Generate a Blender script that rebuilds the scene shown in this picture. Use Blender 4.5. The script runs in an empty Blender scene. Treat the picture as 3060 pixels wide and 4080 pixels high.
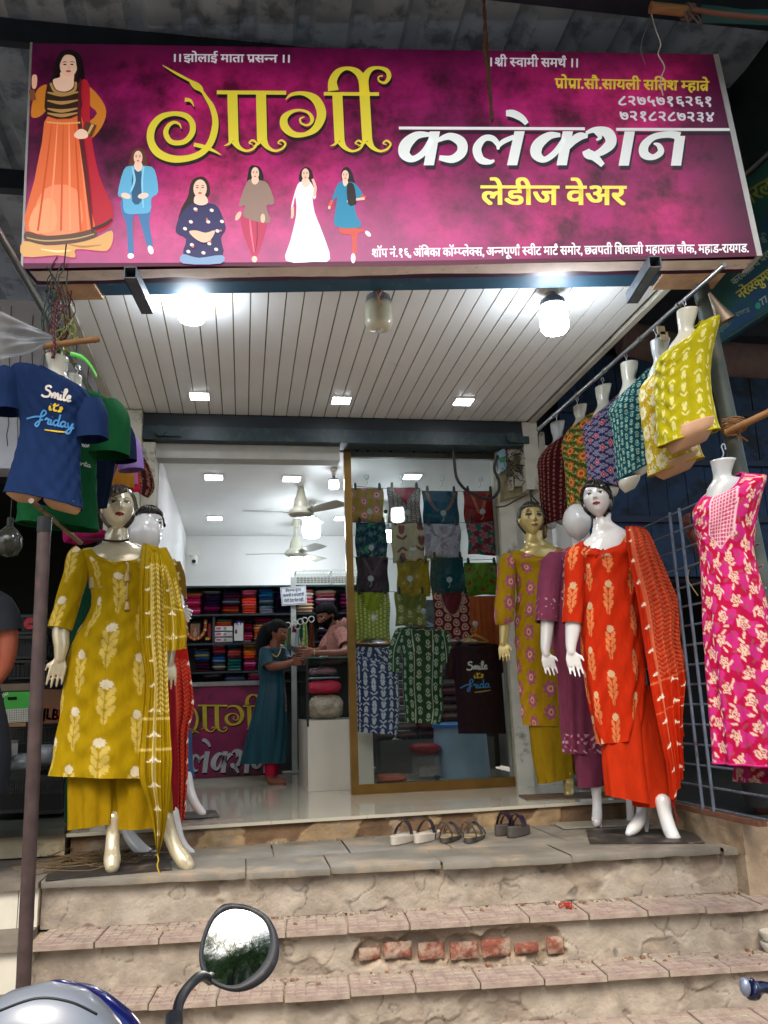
import bpy, bmesh, math, random
import numpy as np
from mathutils import Vector, Matrix, noise
from mathutils.bvhtree import BVHTree
from mathutils.geometry import tessellate_polygon
SC = bpy.context.scene
COL = SC.collection
rad = math.radians
# ------------------------------------------------------------------ camera, sky, sun, exposure
CAM = np.array([0., 0., 1.5]); FPX = 3320.0
_y, _p, _r = rad(9.8), rad(13.0), rad(-1.93)
FW = np.array([math.sin(_y)*math.cos(_p), math.cos(_y)*math.cos(_p), math.sin(_p)])
_r0 = np.array([math.cos(_y), -math.sin(_y), 0]); _u0 = np.cross(_r0, FW)
RT = _r0*math.cos(_r)+_u0*math.sin(_r); UP = -_r0*math.sin(_r)+_u0*math.cos(_r)
cd = bpy.data.cameras.new('camera'); cam = bpy.data.objects.new('camera', cd); COL.objects.link(cam)
cam.matrix_world = Matrix(((RT[0], UP[0], -FW[0], 0), (RT[1], UP[1], -FW[1], 0), (RT[2], UP[2], -FW[2], 1.5), (0, 0, 0, 1)))
cd.sensor_fit = 'HORIZONTAL'; cd.sensor_width = 36; cd.lens = FPX/3060*36; cd.clip_start = .05; cd.clip_end = 500
SC.camera = cam
W = bpy.data.worlds.new('World'); SC.world = W; W.use_nodes = True
wn = W.node_tree.nodes; bg = wn['Background']
sky = wn.new('ShaderNodeTexSky'); sky.sky_type = 'NISHITA'; sky.sun_disc = False
SUN_EL, SUN_AZ = 52, 195
sky.sun_elevation = rad(SUN_EL); sky.sun_rotation = rad(SUN_AZ); sky.dust_density = 4; sky.air_density = 1.2; sky.ozone_density = .6
W.node_tree.links.new(sky.outputs[0], bg.inputs[0]); bg.inputs[1].default_value = 0.15
sl = bpy.data.lights.new('sun', 'SUN'); sl.energy = 1.0; sl.angle = rad(25); sl.color = (1, .96, .9)
so = bpy.data.objects.new('sun', sl); COL.objects.link(so)
so.rotation_euler = (rad(90-SUN_EL), 0, rad(180-SUN_AZ)); so.location = (0, -8, 12)
SC.view_settings.view_transform = 'Standard'; SC.view_settings.look = 'None'
SC.view_settings.exposure = 1.15; SC.view_settings.gamma = 1; SC.view_settings.use_curve_mapping = False
# ------------------------------------------------------------------ measuring helpers
def ray(px, py): return RT*(px-1530)/FPX-UP*(py-2040)/FPX+FW
def aY(px, py, Y): d = ray(px, py); return CAM+d*(Y/d[1])
def aZ(px, py, z): d = ray(px, py); return CAM+d*((z-1.5)/d[2])
def aX(px, py, x): d = ray(px, py); return CAM+d*(x/d[0])
CR = dict(A=(0, 0, 1.8445), L=(0, 1000, .6028), R=(2000, 1000, .6389), LM=(0, 1900, .7235), RM=(1950, 1900, .7231),
          IN=(650, 1650, .4822), GL=(1300, 1650, .7235), I2=(650, 2250, .4822), BL=(0, 3000, .9222), BR=(1530, 3000, .9222),
          S1=(0, 0, .9222), S2=(1530, 0, .9222), T=(550, 150, .645), K=(1550, 400, .7535), NL=(0, 2300, .5426),
          RN=(2600, 400, .9037), R2=(2100, 1600, .3014), FT=(2500, 2800, .3376), SD=(1500, 3200, .3918), EB=(1880, 1600, .3165), WL=(0, 850, .339))
def c(k, x, y): o = CR[k]; return (o[0]+x*o[2], o[1]+y*o[2])
def cs(k, pts): return [c(k, p[0], p[1])+tuple(p[2:]) for p in pts]
def H(h):
    h = h.lstrip('#'); v = [int(h[i:i+2], 16)/255 for i in (0, 2, 4)]
    return tuple(x/12.92 if x <= .04045 else ((x+.055)/1.055)**2.4 for x in v)
def cr(P, n=8, closed=False):
    P = np.array(P, float); N = len(P); out = []
    if N < 3 and not closed:
        t = np.linspace(0, 1, n+1)[:, None]; return P[0]*(1-t)+P[1]*t
    rng = range(N) if closed else range(N-1)
    for i in rng:
        if closed: a, b, cc, d = P[(i-1) % N], P[i], P[(i+1) % N], P[(i+2) % N]
        else: a, b, cc, d = P[max(i-1, 0)], P[i], P[i+1], P[min(i+2, N-1)]
        for k in range(n):
            t = k/n
            out.append(.5*((2*b)+(-a+cc)*t+(2*a-5*b+4*cc-d)*t*t+(-a+3*b-3*cc+d)*t**3))
    if not closed: out.append(P[-1])
    return np.array(out)
def nz(x, y=0, z=0): return noise.noise(Vector((x, y, z)))
# ------------------------------------------------------------------ materials
MATS = {}
def mat(name, col='#888888', rough=.6, metal=0, var=0, vs=8, bump=0, bs=60, dirt=None, ds=3, dl=.5, spec=.5, emit=0, coat=0, trans=0, alpha=1, ior=1.45, attr=False, sheen=0, coord='Object', stretch=(1, 1, 1)):
    if name in MATS: return MATS[name]
    m = bpy.data.materials.new(name); m.use_nodes = True; N = m.node_tree.nodes; L = m.node_tree.links
    b = N['Principled BSDF']; cl = H(col) if isinstance(col, str) else col
    b.inputs['Base Color'].default_value = (*cl, 1); b.inputs['Roughness'].default_value = rough; b.inputs['Metallic'].default_value = metal
    b.inputs['Specular IOR Level'].default_value = spec; b.inputs['Coat Weight'].default_value = coat; b.inputs['Coat Roughness'].default_value = .08
    b.inputs['Transmission Weight'].default_value = trans; b.inputs['Alpha'].default_value = alpha; b.inputs['IOR'].default_value = ior
    b.inputs['Sheen Weight'].default_value = sheen
    tc = N.new('ShaderNodeTexCoord'); mp = N.new('ShaderNodeMapping'); L.new(tc.outputs[coord], mp.inputs[0]); mp.inputs['Scale'].default_value = stretch
    src = None
    if attr:
        at = N.new('ShaderNodeAttribute'); at.attribute_name = 'Col'; src = at.outputs['Color']
    if var:
        n = N.new('ShaderNodeTexNoise'); n.inputs['Scale'].default_value = vs; n.inputs['Detail'].default_value = 6; L.new(mp.outputs[0], n.inputs[0])
        r = N.new('ShaderNodeMapRange'); r.inputs['From Min'].default_value = .3; r.inputs['From Max'].default_value = .7
        r.inputs['To Min'].default_value = 1-var; r.inputs['To Max'].default_value = 1+var*.6; L.new(n.outputs[0], r.inputs[0])
        x = N.new('ShaderNodeMix'); x.data_type = 'RGBA'; x.blend_type = 'MULTIPLY'; x.inputs[0].default_value = 1
        if src: L.new(src, x.inputs[6])
        else: x.inputs[6].default_value = (*cl, 1)
        L.new(r.outputs[0], x.inputs[7]); src = x.outputs[2]
    if dirt:
        n = N.new('ShaderNodeTexNoise'); n.inputs['Scale'].default_value = ds; n.inputs['Detail'].default_value = 8; n.inputs['Roughness'].default_value = .65; L.new(mp.outputs[0], n.inputs[0])
        r = N.new('ShaderNodeMapRange'); r.inputs['From Min'].default_value = dl; r.inputs['From Max'].default_value = dl+.12; L.new(n.outputs[0], r.inputs[0])
        x = N.new('ShaderNodeMix'); x.data_type = 'RGBA'; L.new(r.outputs[0], x.inputs[0])
        if src: L.new(src, x.inputs[6])
        else: x.inputs[6].default_value = (*cl, 1)
        x.inputs[7].default_value = (*H(dirt), 1); src = x.outputs[2]
    if src: L.new(src, b.inputs['Base Color'])
    if emit:
        b.inputs['Emission Strength'].default_value = emit
        if src: L.new(src, b.inputs['Emission Color'])
        else: b.inputs['Emission Color'].default_value = (*cl, 1)
    if bump:
        n = N.new('ShaderNodeTexNoise'); n.inputs['Scale'].default_value = bs; n.inputs['Detail'].default_value = 5; L.new(mp.outputs[0], n.inputs[0])
        bp = N.new('ShaderNodeBump'); bp.inputs['Strength'].default_value = bump; bp.inputs['Distance'].default_value = .01
        L.new(n.outputs[0], bp.inputs['Height']); L.new(bp.outputs[0], b.inputs['Normal'])
    MATS[name] = m; return m
def cloth(rough=.85, bump=.85, bs=13, sheen=0, name=None):
    return mat(name or 'cloth_%g_%g' % (rough, bump), '#888888', rough, bump=bump, bs=bs, stretch=(1.3, 1.3, .5), attr=True, sheen=sheen, var=.14, vs=22, spec=.15)
# ------------------------------------------------------------------ mesh collector
class MB:
    def __init__(s): s.v = []; s.f = []; s.c = []; s.n = 0
    def add(s, V, F, C=None):
        V = np.asarray(V, float).reshape(-1, 3)
        s.v.append(V); s.f.extend([tuple(int(i)+s.n for i in f) for f in F]); s.n += len(V)
        if C is None: C = (.5, .5, .5)
        C = np.asarray(C, float)
        s.c.append(np.tile(C, (len(V), 1)) if C.ndim == 1 else C.reshape(-1, 3)); return s
    def box(s, a, b, C=None):
        x0, y0, z0 = a; x1, y1, z1 = b
        V = [(x0, y0, z0), (x1, y0, z0), (x1, y1, z0), (x0, y1, z0), (x0, y0, z1), (x1, y0, z1), (x1, y1, z1), (x0, y1, z1)]
        return s.add(V, [(0, 3, 2, 1), (4, 5, 6, 7), (0, 1, 5, 4), (1, 2, 6, 5), (2, 3, 7, 6), (3, 0, 4, 7)], C)
    def hexa(s, Q, D, C=None):
        "front quad Q (4 pts) extruded by vector D"
        Q = np.array(Q, float); D = np.array(D, float); V = np.vstack([Q, Q+D])
        return s.add(V, [(0, 1, 2, 3), (7, 6, 5, 4), (0, 4, 5, 1), (1, 5, 6, 2), (2, 6, 7, 3), (3, 7, 4, 0)], C)
    def grid(s, G, wrap=False, C=None, cap0=False, cap1=False):
        nv, nu = G.shape[:2]; F = []
        m = nu if wrap else nu-1
        j, i = np.meshgrid(np.arange(nv-1), np.arange(m), indexing='ij'); i2 = (i+1) % nu
        F = np.stack([j*nu+i, j*nu+i2, (j+1)*nu+i2, (j+1)*nu+i], -1).reshape(-1, 4)
        base = s.n; V = G.reshape(-1, 3)
        F = [tuple(f) for f in (F).tolist()]
        extra = []; ec = []
        k = nv*nu
        if cap0: extra.append(G[0].mean(0)); F += [(k, (q+1) % nu, q) for q in range(nu)]; k += 1
        if cap1: extra.append(G[-1].mean(0)); o = (nv-1)*nu; F += [(k, o+q, o+(q+1) % nu) for q in range(nu)]; k += 1
        if extra:
            V = np.vstack([V, extra])
            if C is not None and np.ndim(C) > 1:
                C = np.asarray(C).reshape(-1, 3); ex = []
                if cap0: ex.append(C[:nu].mean(0))
                if cap1: ex.append(C[-nu:].mean(0))
                C = np.vstack([C, ex])
        return s.add(V, F, C)
    def tube(s, P, r, n=10, C=None, cap=True, flat=1.0, side=None):
        P = np.array(P, float); N = len(P); r = np.broadcast_to(np.asarray(r, float), (N,))
        T = np.gradient(P, axis=0); T /= np.linalg.norm(T, axis=1)[:, None]+1e-12
        up = np.array(side if side is not None else ((0, 0, 1.) if abs(T[0][2]) < .9 else (1., 0, 0)), float)
        G = np.zeros((N, n, 3)); th = np.arange(n)*2*np.pi/n
        for k in range(N):
            a = up-T[k]*(up@T[k]); a /= np.linalg.norm(a)+1e-12; b = np.cross(T[k], a); up = a
            G[k] = P[k]+r[k]*(np.cos(th)[:, None]*a+flat*np.sin(th)[:, None]*b)
        return s.grid(G, True, C, cap, cap)
    def cyl(s, a, b, r, r2=None, n=16, C=None): return s.tube([a, b], [r, r if r2 is None else r2], n, C)
    def ball(s, ctr, r, n=14, C=None):
        r = np.broadcast_to(np.asarray(r, float), (3,)); ph = np.linspace(-np.pi/2+.01, np.pi/2-.01, n); th = np.arange(n*2)*np.pi/n
        G = np.stack([np.cos(ph)[:, None]*np.cos(th), np.cos(ph)[:, None]*np.sin(th), np.sin(ph)[:, None]*np.ones_like(th)], -1)*r+np.array(ctr)
        return s.grid(G, True, C, True, True)
    def lathe(s, ctr, prof, n=24, C=None):
        th = np.arange(n)*2*np.pi/n
        G = np.array([[(ctr[0]+r*math.cos(t), ctr[1]+r*math.sin(t), ctr[2]+z) for t in th] for r, z in prof])
        return s.grid(G, True, C, True, True)
    def arrays(s): return np.vstack(s.v), s.f, np.vstack(s.c)
def tag(o, label=None, cat=None, group=None, kind=None):
    for k, v in (('label', label), ('category', cat), ('group', group), ('kind', kind)):
        if v: o[k] = v
    return o
def obj(name, mb, m, parent=None, smooth=True, label=None, cat=None, group=None, kind=None, angle=40, keep=False):
    V, F, C = mb.arrays() if isinstance(mb, MB) else mb
    if parent is not None: o0 = np.array(parent['_o'])
    else: o0 = np.array([(V[:, 0].min()+V[:, 0].max())/2, (V[:, 1].min()+V[:, 1].max())/2, V[:, 2].min()])
    me = bpy.data.meshes.new(name); me.from_pydata((V-o0).tolist(), [], F)
    at = me.color_attributes.new('Col', 'FLOAT_COLOR', 'POINT')
    at.data.foreach_set('color', np.hstack([C, np.ones((len(C), 1))]).astype(np.float32).ravel())
    for mm in (m if isinstance(m, (list, tuple)) else [m]): me.materials.append(mm)
    if smooth:
        me.shade_smooth()
        if angle < 180: me.set_sharp_from_angle(angle=rad(angle))
    o = bpy.data.objects.new(name, me); COL.objects.link(o)
    if parent is not None: o.parent = parent; o['_o'] = list(o0); 
    else: o.location = o0; o['_o'] = list(o0)
    if parent is not None and name.startswith('lettering'): kind = 'stuff'
    tag(o, label, cat, group, kind); return o
def thing(name, label, cat, loc, group=None, kind=None):
    o = bpy.data.objects.new(name, None); COL.objects.link(o); o.location = [float(x) for x in loc]; o['_o'] = [float(x) for x in loc]
    o.empty_display_size = .05; return tag(o, label, cat, group, kind)
def link(name, me, loc, parent=None, rot=None, label=None, cat=None, group=None, scale=None):
    o = bpy.data.objects.new(name, me); COL.objects.link(o)
    loc = np.array(loc, float)
    if parent is not None: o.parent = parent; loc = loc-np.array(parent['_o'])
    o.location = loc.tolist()
    if rot: o.rotation_euler = rot
    if scale: o.scale = scale
    return tag(o, label, cat, group)
def remesh(mb, vox=.006, smooth=2):
    V, F, _ = mb.arrays(); me = bpy.data.meshes.new('t'); me.from_pydata(V.tolist(), [], F); o = bpy.data.objects.new('t', me); COL.objects.link(o)
    r = o.modifiers.new('r', 'REMESH'); r.mode = 'VOXEL'; r.voxel_size = vox
    s = o.modifiers.new('s', 'SMOOTH'); s.iterations = smooth; s.factor = .5
    dg = bpy.context.evaluated_depsgraph_get(); e = o.evaluated_get(dg); m2 = e.to_mesh()
    n = len(m2.vertices); A = np.zeros(n*3); m2.vertices.foreach_get('co', A); A = A.reshape(-1, 3)
    FF = [tuple(p.vertices) for p in m2.polygons]; e.to_mesh_clear(); bpy.data.objects.remove(o); bpy.data.meshes.remove(me)
    return A, FF, np.full((len(A), 3), .5)
def bvh(o):
    me = o.data; o0 = Vector(o['_o']); return BVHTree.FromPolygons([v.co+o0 for v in me.vertices], [tuple(p.vertices) for p in me.polygons])
def caster(b, off=.003, fallY=None):
    "px -> the point of a real surface seen there, lifted a little towards the viewer"
    def f(px, py, k=1.0):
        d = ray(px, py); d = d/np.linalg.norm(d)
        h = b.ray_cast(Vector(CAM), Vector(d)) if b else (None,)
        if h[0] is None: P = aY(px, py, fallY); return P
        return np.array(h[0])-d*off*k
    return f
def ribbon(mb, pts, wid, cast, n=6, C=None, k=1.0, closed=False, smooth=True, slant=None):
    "flat stroke of varying width drawn through pixel points"
    wid = np.broadcast_to(np.asarray(wid, float), (len(pts),))
    Q = np.column_stack([np.array(pts, float)[:, :2], wid]); Q = cr(Q, n, closed) if smooth else Q
    if closed: Q = np.vstack([Q, Q[:1]])
    T = np.gradient(Q[:, :2], axis=0); L = np.linalg.norm(T, axis=1)[:, None]+1e-9; T = T/L; Nn = np.column_stack([-T[:, 1], T[:, 0]])
    if slant is not None: Nn = np.tile(np.array(slant, float), (len(Q), 1))
    A = Q[:, :2]+Nn*Q[:, 2:3]/2; B = Q[:, :2]-Nn*Q[:, 2:3]/2
    G = np.array([[cast(*a, k), cast(*b, k)] for a, b in zip(A, B)]); return mb.grid(G, False, C)
def poly(mb, pts, cast, C=None, k=1.0, n=0, closed=True):
    P = cr(pts, n, True) if n else np.array(pts, float)
    tri = tessellate_polygon([[Vector((float(p[0]), float(p[1]), 0)) for p in P]])
    return mb.add(np.array([cast(p[0], p[1], k) for p in P]), tri, C)
def oval(mb, cx, cy, a, b, cast, C=None, k=1.0, rot=0, n=16):
    t = np.arange(n)*2*np.pi/n; x = a*np.cos(t); y = b*np.sin(t); cc, s = math.cos(rot), math.sin(rot)
    return poly(mb, np.column_stack([cx+x*cc-y*s, cy+x*s+y*cc]), cast, C, k)
# ------------------------------------------------------------------ lettering (Devanagari by clusters; latin as is)
_gl = {}
def glyph(s, bold=.018, ext='n'):
    key = (s, bold, ext)
    if key in _gl: return _gl[key]
    cu = bpy.data.curves.new('t', 'FONT'); cu.body = s; cu.offset = bold; cu.resolution_u = 3
    o = bpy.data.objects.new('t', cu); COL.objects.link(o); bpy.context.view_layer.update()
    me = o.to_mesh(); V = np.array([v.co[:2] for v in me.vertices]) if len(me.vertices) else np.zeros((0, 2)); F = [tuple(p.vertices) for p in me.polygons]
    w = V[:, 0].max() if len(V) else .25
    if ext == 'h' and len(V):
        bm = bmesh.new(); bm.from_mesh(me); cut = w-.185
        g = bm.verts[:]+bm.edges[:]+bm.faces[:]
        bmesh.ops.bisect_plane(bm, geom=g, plane_co=(cut, 0, 0), plane_no=(1, 0, 0), clear_outer=True)
        bm.verts.index_update(); V = np.array([v.co[:2] for v in bm.verts]); F = [tuple(v.index for v in f.verts) for f in bm.faces]; bm.free(); w = cut
    o.to_mesh_clear(); bpy.data.objects.remove(o); bpy.data.curves.remove(cu)
    _gl[key] = (V, F, w); return _gl[key]
def _stroke2(P, w):
    P = np.array(P, float); T = np.gradient(P, axis=0); T /= np.linalg.norm(T, axis=1)[:, None]; Nn = np.column_stack([-T[:, 1], T[:, 0]])*w/2
    V = np.empty((2*len(P), 2)); V[0::2] = P+Nn; V[1::2] = P-Nn; return V, [(2*i, 2*i+1, 2*i+3, 2*i+2) for i in range(len(P)-1)]
def layout(s, bold=.018):
    """s: runs; 'X~' half form of X, '`' below-r on the previous letter, '^' reph on the previous letter"""
    VV = []; FF = []; n = 0; x = 0; i = 0; run = ''
    def put(V, F, dx):
        nonlocal n
        if len(V): VV.append(V+np.array([dx, 0])); FF.extend([tuple(k+n for k in f) for f in F]); n += len(V)
    def flush():
        nonlocal run, x
        if run:
            V, F, w = glyph(run, bold); put(V, F, x); x += w-.012; run = ''
    while i < len(s):
        ch = s[i]; nx = s[i+1] if i+1 < len(s) else ''
        if nx == '~':
            flush(); V, F, w = glyph(ch, bold, 'h'); put(V, F, x); x += w-.01; i += 2; continue
        if ch == ' ': flush(); x += .24; i += 1; continue
        if ch == '`':
            flush(); V, F = _stroke2([(x-.14, .26), (x-.25, .17), (x-.38, .03)], .075+bold); put(V, F, 0); i += 1; continue
        if ch == '^':
            flush(); t = np.linspace(-.2, 3.3, 9); V, F = _stroke2([(x-.18+.09*math.cos(a), .69+.13*math.sin(a)) for a in t], .06+bold); put(V, F, 0); i += 1; continue
        run += ch; i += 1
        if nx in '`^' and nx: flush()
    flush(); return np.vstack(VV), FF, x
def text(mb, s, p0, p1, h, cast, C=None, k=1.0, bold=.018, slant=0):
    "baseline from px p0 to px p1, h = px per em; strokes thickened by overlapping copies"
    V, F, w = layout(s, 0); V0, F0 = V, F; V = np.vstack([V0+np.array(o)*bold*.8 for o in ((0, 0), (1, .6), (-1, .6), (1, -.6), (-1, -.6))]); F = [tuple(i+q*len(V0) for i in f) for q in range(5) for f in F0]; KK = np.repeat(np.arange(5)*.05, len(V0)); p0 = np.array(p0, float); p1 = np.array(p1, float); d = (p1-p0)/w
    up = np.array([-(p1-p0)[1], (p1-p0)[0]])*-1; up = up/np.linalg.norm(up)*h
    up = np.array([up[0]*1.0, up[1]]) if up[1] < 0 else -up
    P = p0+V[:, :1]*d+V[:, 1:]*(up+np.array([slant*h, 0]))
    return mb.add(np.array([cast(a, b, k+kk) for (a, b), kk in zip(P, KK)]), F, C)
# ------------------------------------------------------------------ cloth lofts
def loft(rows, Y, pat=None, du=.006, ratio=.6, th0=0, fold=0, fk=9, fgrow=1, seed=0, sq=2.3, tex=(0, 0), thick=0, wr=.0):
    """garment built from its measured outline. rows: (xL,yL,xR,yR,depth_ratio,frontdrop,dY)"""
    A = []
    for r in rows:
        r = list(r)+[ratio, 0, 0][len(r)-4:] if len(r) < 7 else list(r)
        L = aY(r[0], r[1], Y+r[6]); Rr = aY(r[2], r[3], Y+r[6]); A.append(list((L+Rr)/2)+list((Rr-L)/2)+[np.linalg.norm(Rr-L)/2*r[4], r[5]])
    A = np.array(A); hgt = np.linalg.norm(np.diff(A[:, :3], axis=0), axis=1); s = np.concatenate([[0], np.cumsum(hgt)])
    B = cr(A, 12); sB = np.concatenate([[0], np.cumsum(np.linalg.norm(np.diff(B[:, :3], axis=0), axis=1))])
    nv = max(4, int(sB[-1]/du)); t = np.linspace(0, sB[-1], nv); Q = np.column_stack([np.interp(t, sB, B[:, k]) for k in range(8)])
    rm = np.linalg.norm(A[:, 3:6], axis=1).max(); nu = max(16, int(2*np.pi*rm*.85/du)); th = np.arange(nu)*2*np.pi/nu-np.pi
    ex = 2/sq; cx = np.sign(np.sin(th))*np.abs(np.sin(th))**ex; cy = np.sign(np.cos(th))*np.abs(np.cos(th))**ex
    rr = np.random.RandomState(seed); vv = t/max(t[-1], 1e-6)
    f = np.zeros((nv, nu))
    if fold:
        for q in range(4):
            kk = fk+rr.randint(-3, 4); f += np.sin(kk*th[None, :]+rr.rand()*6+1.2*np.sin(vv*2+rr.rand()*6)[:, None])*rr.uniform(.3, 1)
        f = np.tanh(f*.8)*fold*(vv**fgrow)[:, None]
    if wr:
        for q in range(5):
            a, b = rr.uniform(5, 14)*rr.choice([-1, 1]), rr.uniform(8, 22); f += wr*np.sin(a*th[None, :]+b*vv[:, None]*np.pi+rr.rand()*6)*np.clip(np.sin(th*2+rr.rand()*6)[None, :]+.3*rr.rand(), 0, 1)
    G = np.zeros((nv, nu, 3))
    G += Q[:, None, :3]+Q[:, None, 3:6]*cx[None, :, None]
    G[:, :, 1] -= (Q[:, 6:7]*cy[None, :])
    drop = (np.cos(th-th0)+1)/2; G[:, :, 2] -= Q[:, 7:8]*(drop**3.2)[None, :]
    Nn = np.stack([cx, -cy*.9, np.zeros(nu)], -1); Nn /= np.linalg.norm(Nn, axis=1)[:, None]; G += f[:, :, None]*Nn[None]
    if pat is None: C = None
    else:
        d = (th-th0+np.pi) % (2*np.pi)-np.pi
        rad_ = np.interp(t, sB, np.linalg.norm(B[:, 3:6], axis=1)); ruse = rad_*.3+rm*.7
        U = d[None, :]*ruse[:, None]*.9+tex[0]; Vv = np.tile((-t)[:, None], (1, nu))+tex[1]
        C = pat(U, Vv)
    return G, C
def garm(name, G, C, m, parent=None, cap0=False, cap1=False, **kw):
    mb = MB(); mb.grid(G, True, C if C is not None else None, cap0, cap1); return obj(name, mb, m, parent, **kw)
def sleeve(pts, pat=None, du=.006, flat=1.0, fold=.0, seed=0, tex=(0, 0)):
    "pts: (px,py,Y,radius_m)"
    P = np.array([list(aY(p[0], p[1], p[2]))+[p[3]] for p in pts]); B = cr(P, 10); s = np.concatenate([[0], np.cumsum(np.linalg.norm(np.diff(B[:, :3], axis=0), axis=1))])
    nv = max(4, int(s[-1]/du)); t = np.linspace(0, s[-1], nv); Q = np.column_stack([np.interp(t, s, B[:, k]) for k in range(4)])
    nu = max(14, int(2*np.pi*P[:, 3].max()/du)); mb = MB(); mb.tube(Q[:, :3], Q[:, 3], nu, cap=False, flat=flat); G = mb.v[0].reshape(nv, nu, 3)
    th = np.arange(nu)*2*np.pi/nu
    if fold:
        f = fold*np.sin(5*th[None, :]+3*np.sin(t*9+seed)[:, None])*(t/t[-1])[:, None]; ctr = G.mean(1, keepdims=True); d = G-ctr; d /= np.linalg.norm(d, axis=2, keepdims=True)+1e-9; G = G+d*f[:, :, None]
    C = None
    if pat is not None: C = pat(np.tile((th*P[:, 3].max())[None, :], (nv, 1))+tex[0], np.tile((-t)[:, None], (1, nu))+tex[1])
    return G, C
def sheet(Lp, Rp, nu=60, nv=160, pat=None, fold=.02, k=4, seed=0, wid=None, curve=0):
    """ruled cloth between two edges; each edge a list of (px,py,Y)"""
    a = cr([aY(*p) for p in Lp], 12); b = cr([aY(*p) for p in Rp], 12)
    def rs(X, n):
        s = np.concatenate([[0], np.cumsum(np.linalg.norm(np.diff(X, axis=0), axis=1))]); t = np.linspace(0, s[-1], n); return np.column_stack([np.interp(t, s, X[:, q]) for q in range(3)]), s[-1]
    a, la = rs(a, nv); b, lb = rs(b, nv); u = np.linspace(0, 1, nu); G = a[:, None]*(1-u)[None, :, None]+b[:, None]*u[None, :, None]
    rr = np.random.RandomState(seed); ph = rr.rand(4)*6; v = np.linspace(0, 1, nv)
    f = fold*(np.sin(k*2*np.pi*u[None, :]+ph[0]+1.5*np.sin(v*3+ph[1])[:, None])+.5*np.sin(k*4.3*np.pi*u[None, :]+ph[2]+v[:, None]*3))
    G[:, :, 1] -= f*np.clip(v*4, .25, 1)[:, None]+curve*np.sin(u*np.pi)[None, :]
    w = wid or np.linalg.norm(a-b, axis=1).mean(); C = pat((u*w)[None, :].repeat(nv, 0), -(v*(la+lb)/2)[:, None].repeat(nu, 1)) if pat else None
    return G, C
# ------------------------------------------------------------------ prints: functions of cloth coordinates in metres
def plain(h):
    cc = np.array(H(h)); return lambda u, v: np.tile(cc, (u.size, 1)).reshape(u.shape+(3,))
def _mix(C, m, col): C[m] = np.array(H(col)) if isinstance(col, str) else col; return C
def E(x, y, cx, cy, a, b, r=0):
    cc, s = math.cos(r), math.sin(r); X = (x-cx)*cc+(y-cy)*s; Yy = -(x-cx)*s+(y-cy)*cc; return (X/a)**2+(Yy/b)**2 < 1
def cell(u, v, pu, pv, stag=True):
    i = np.floor(u/pu); uu = u; vv = v+(np.mod(i, 2)*pv/2 if stag else 0); j = np.floor(vv/pv)
    return uu-(i+.5)*pu, vv-(j+.5)*pv, i, j
def rnd(i, j, s=0): return np.mod(np.sin(i*12.9898+j*78.233+s*37.7)*43758.5453, 1)
def sprig(bgc, leaf, flower, pu=.17, pv=.30, sz=1.0):
    def f(u, v):
        C = plain(bgc)(u, v); x, y, i, j = cell(u+pu/2, v, pu, pv); sz2 = sz*(.94+.12*rnd(i, j)); x = (x+.012*(rnd(i, j, 1)-.5))/sz2; y = (y+.02*(rnd(i, j, 2)-.5))/sz2; x = x+y*.12*(rnd(i, j, 5)-.5)
        m = np.zeros(u.shape, bool)
        for k, yy in enumerate((.035, -.005, -.045)):
            for s in (-1, 1): m |= E(x, y, s*.0155, yy, .0105, .030, -s*.42)
        m |= E(x, y, 0, -.075, .012, .03)
        stem = (np.abs(x) < .0022) | (np.abs(np.abs(x)*1.5-(np.mod(y+.01, .04)-.02)-.015) < .002)
        C = _mix(C, m, leaf); C = _mix(C, m & stem, bgc)
        a = np.arctan2(y-.075, x); C = _mix(C, np.hypot(x, y-.075) < .022*(1+.09*np.cos(9*a)), flower); return C
    return f
def buti(bgc, outer, inner, pu=.1, pv=.12, sz=1.0, mid='#84506a'):
    def f(u, v):
        C = plain(bgc)(u, v); x, y, i, j = cell(u+pu/2, v, pu, pv); x = x/sz; y = y/sz; a = np.arctan2(y, x); r = np.hypot(x, y*.85)
        C = _mix(C, r < .030*(1+.16*np.cos(7*a)), mid); C = _mix(C, (r < .028*(1+.2*np.cos(7*a+.5))) & (np.mod(a*7/np.pi, 1) < .75), outer)
        C = _mix(C, r < .014, inner); C = _mix(C, r < .007, '#a05040'); return C
    return f
def dotring(bgc, ring, pu=.035, pv=.05, r=.009, shape=1.3, centre=None):
    def f(u, v):
        C = plain(bgc)(u, v); x, y, i, j = cell(u, v, pu, pv); q = np.hypot(x*shape, y+np.abs(x)*.3)
        C = _mix(C, q < r, ring); C = _mix(C, q < r*.62, bgc)
        C = _mix(C, q < r*.3, centre or ring); return C
    return f
def smallflower(bgc, fl, pu=.05, pv=.07, s=1.0):
    def f(u, v):
        C = plain(bgc)(u, v); x, y, i, j = cell(u, v, pu, pv); flip = np.where(np.mod(j, 2) == 0, 1, -1); y = y*flip/s; x = x/s
        C = _mix(C, E(x, y, 0, .008, .011, .012), fl); C = _mix(C, E(x, y, 0, .008, .005, .006), bgc); C = _mix(C, E(x, y, 0, .008, .002, .003), fl)
        C = _mix(C, E(x, y, -.008, -.012, .003, .009, .8) | E(x, y, .008, -.012, .003, .009, -.8) | ((np.abs(x) < .0015) & (y < 0) & (y > -.02)), fl); return C
    return f
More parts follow.
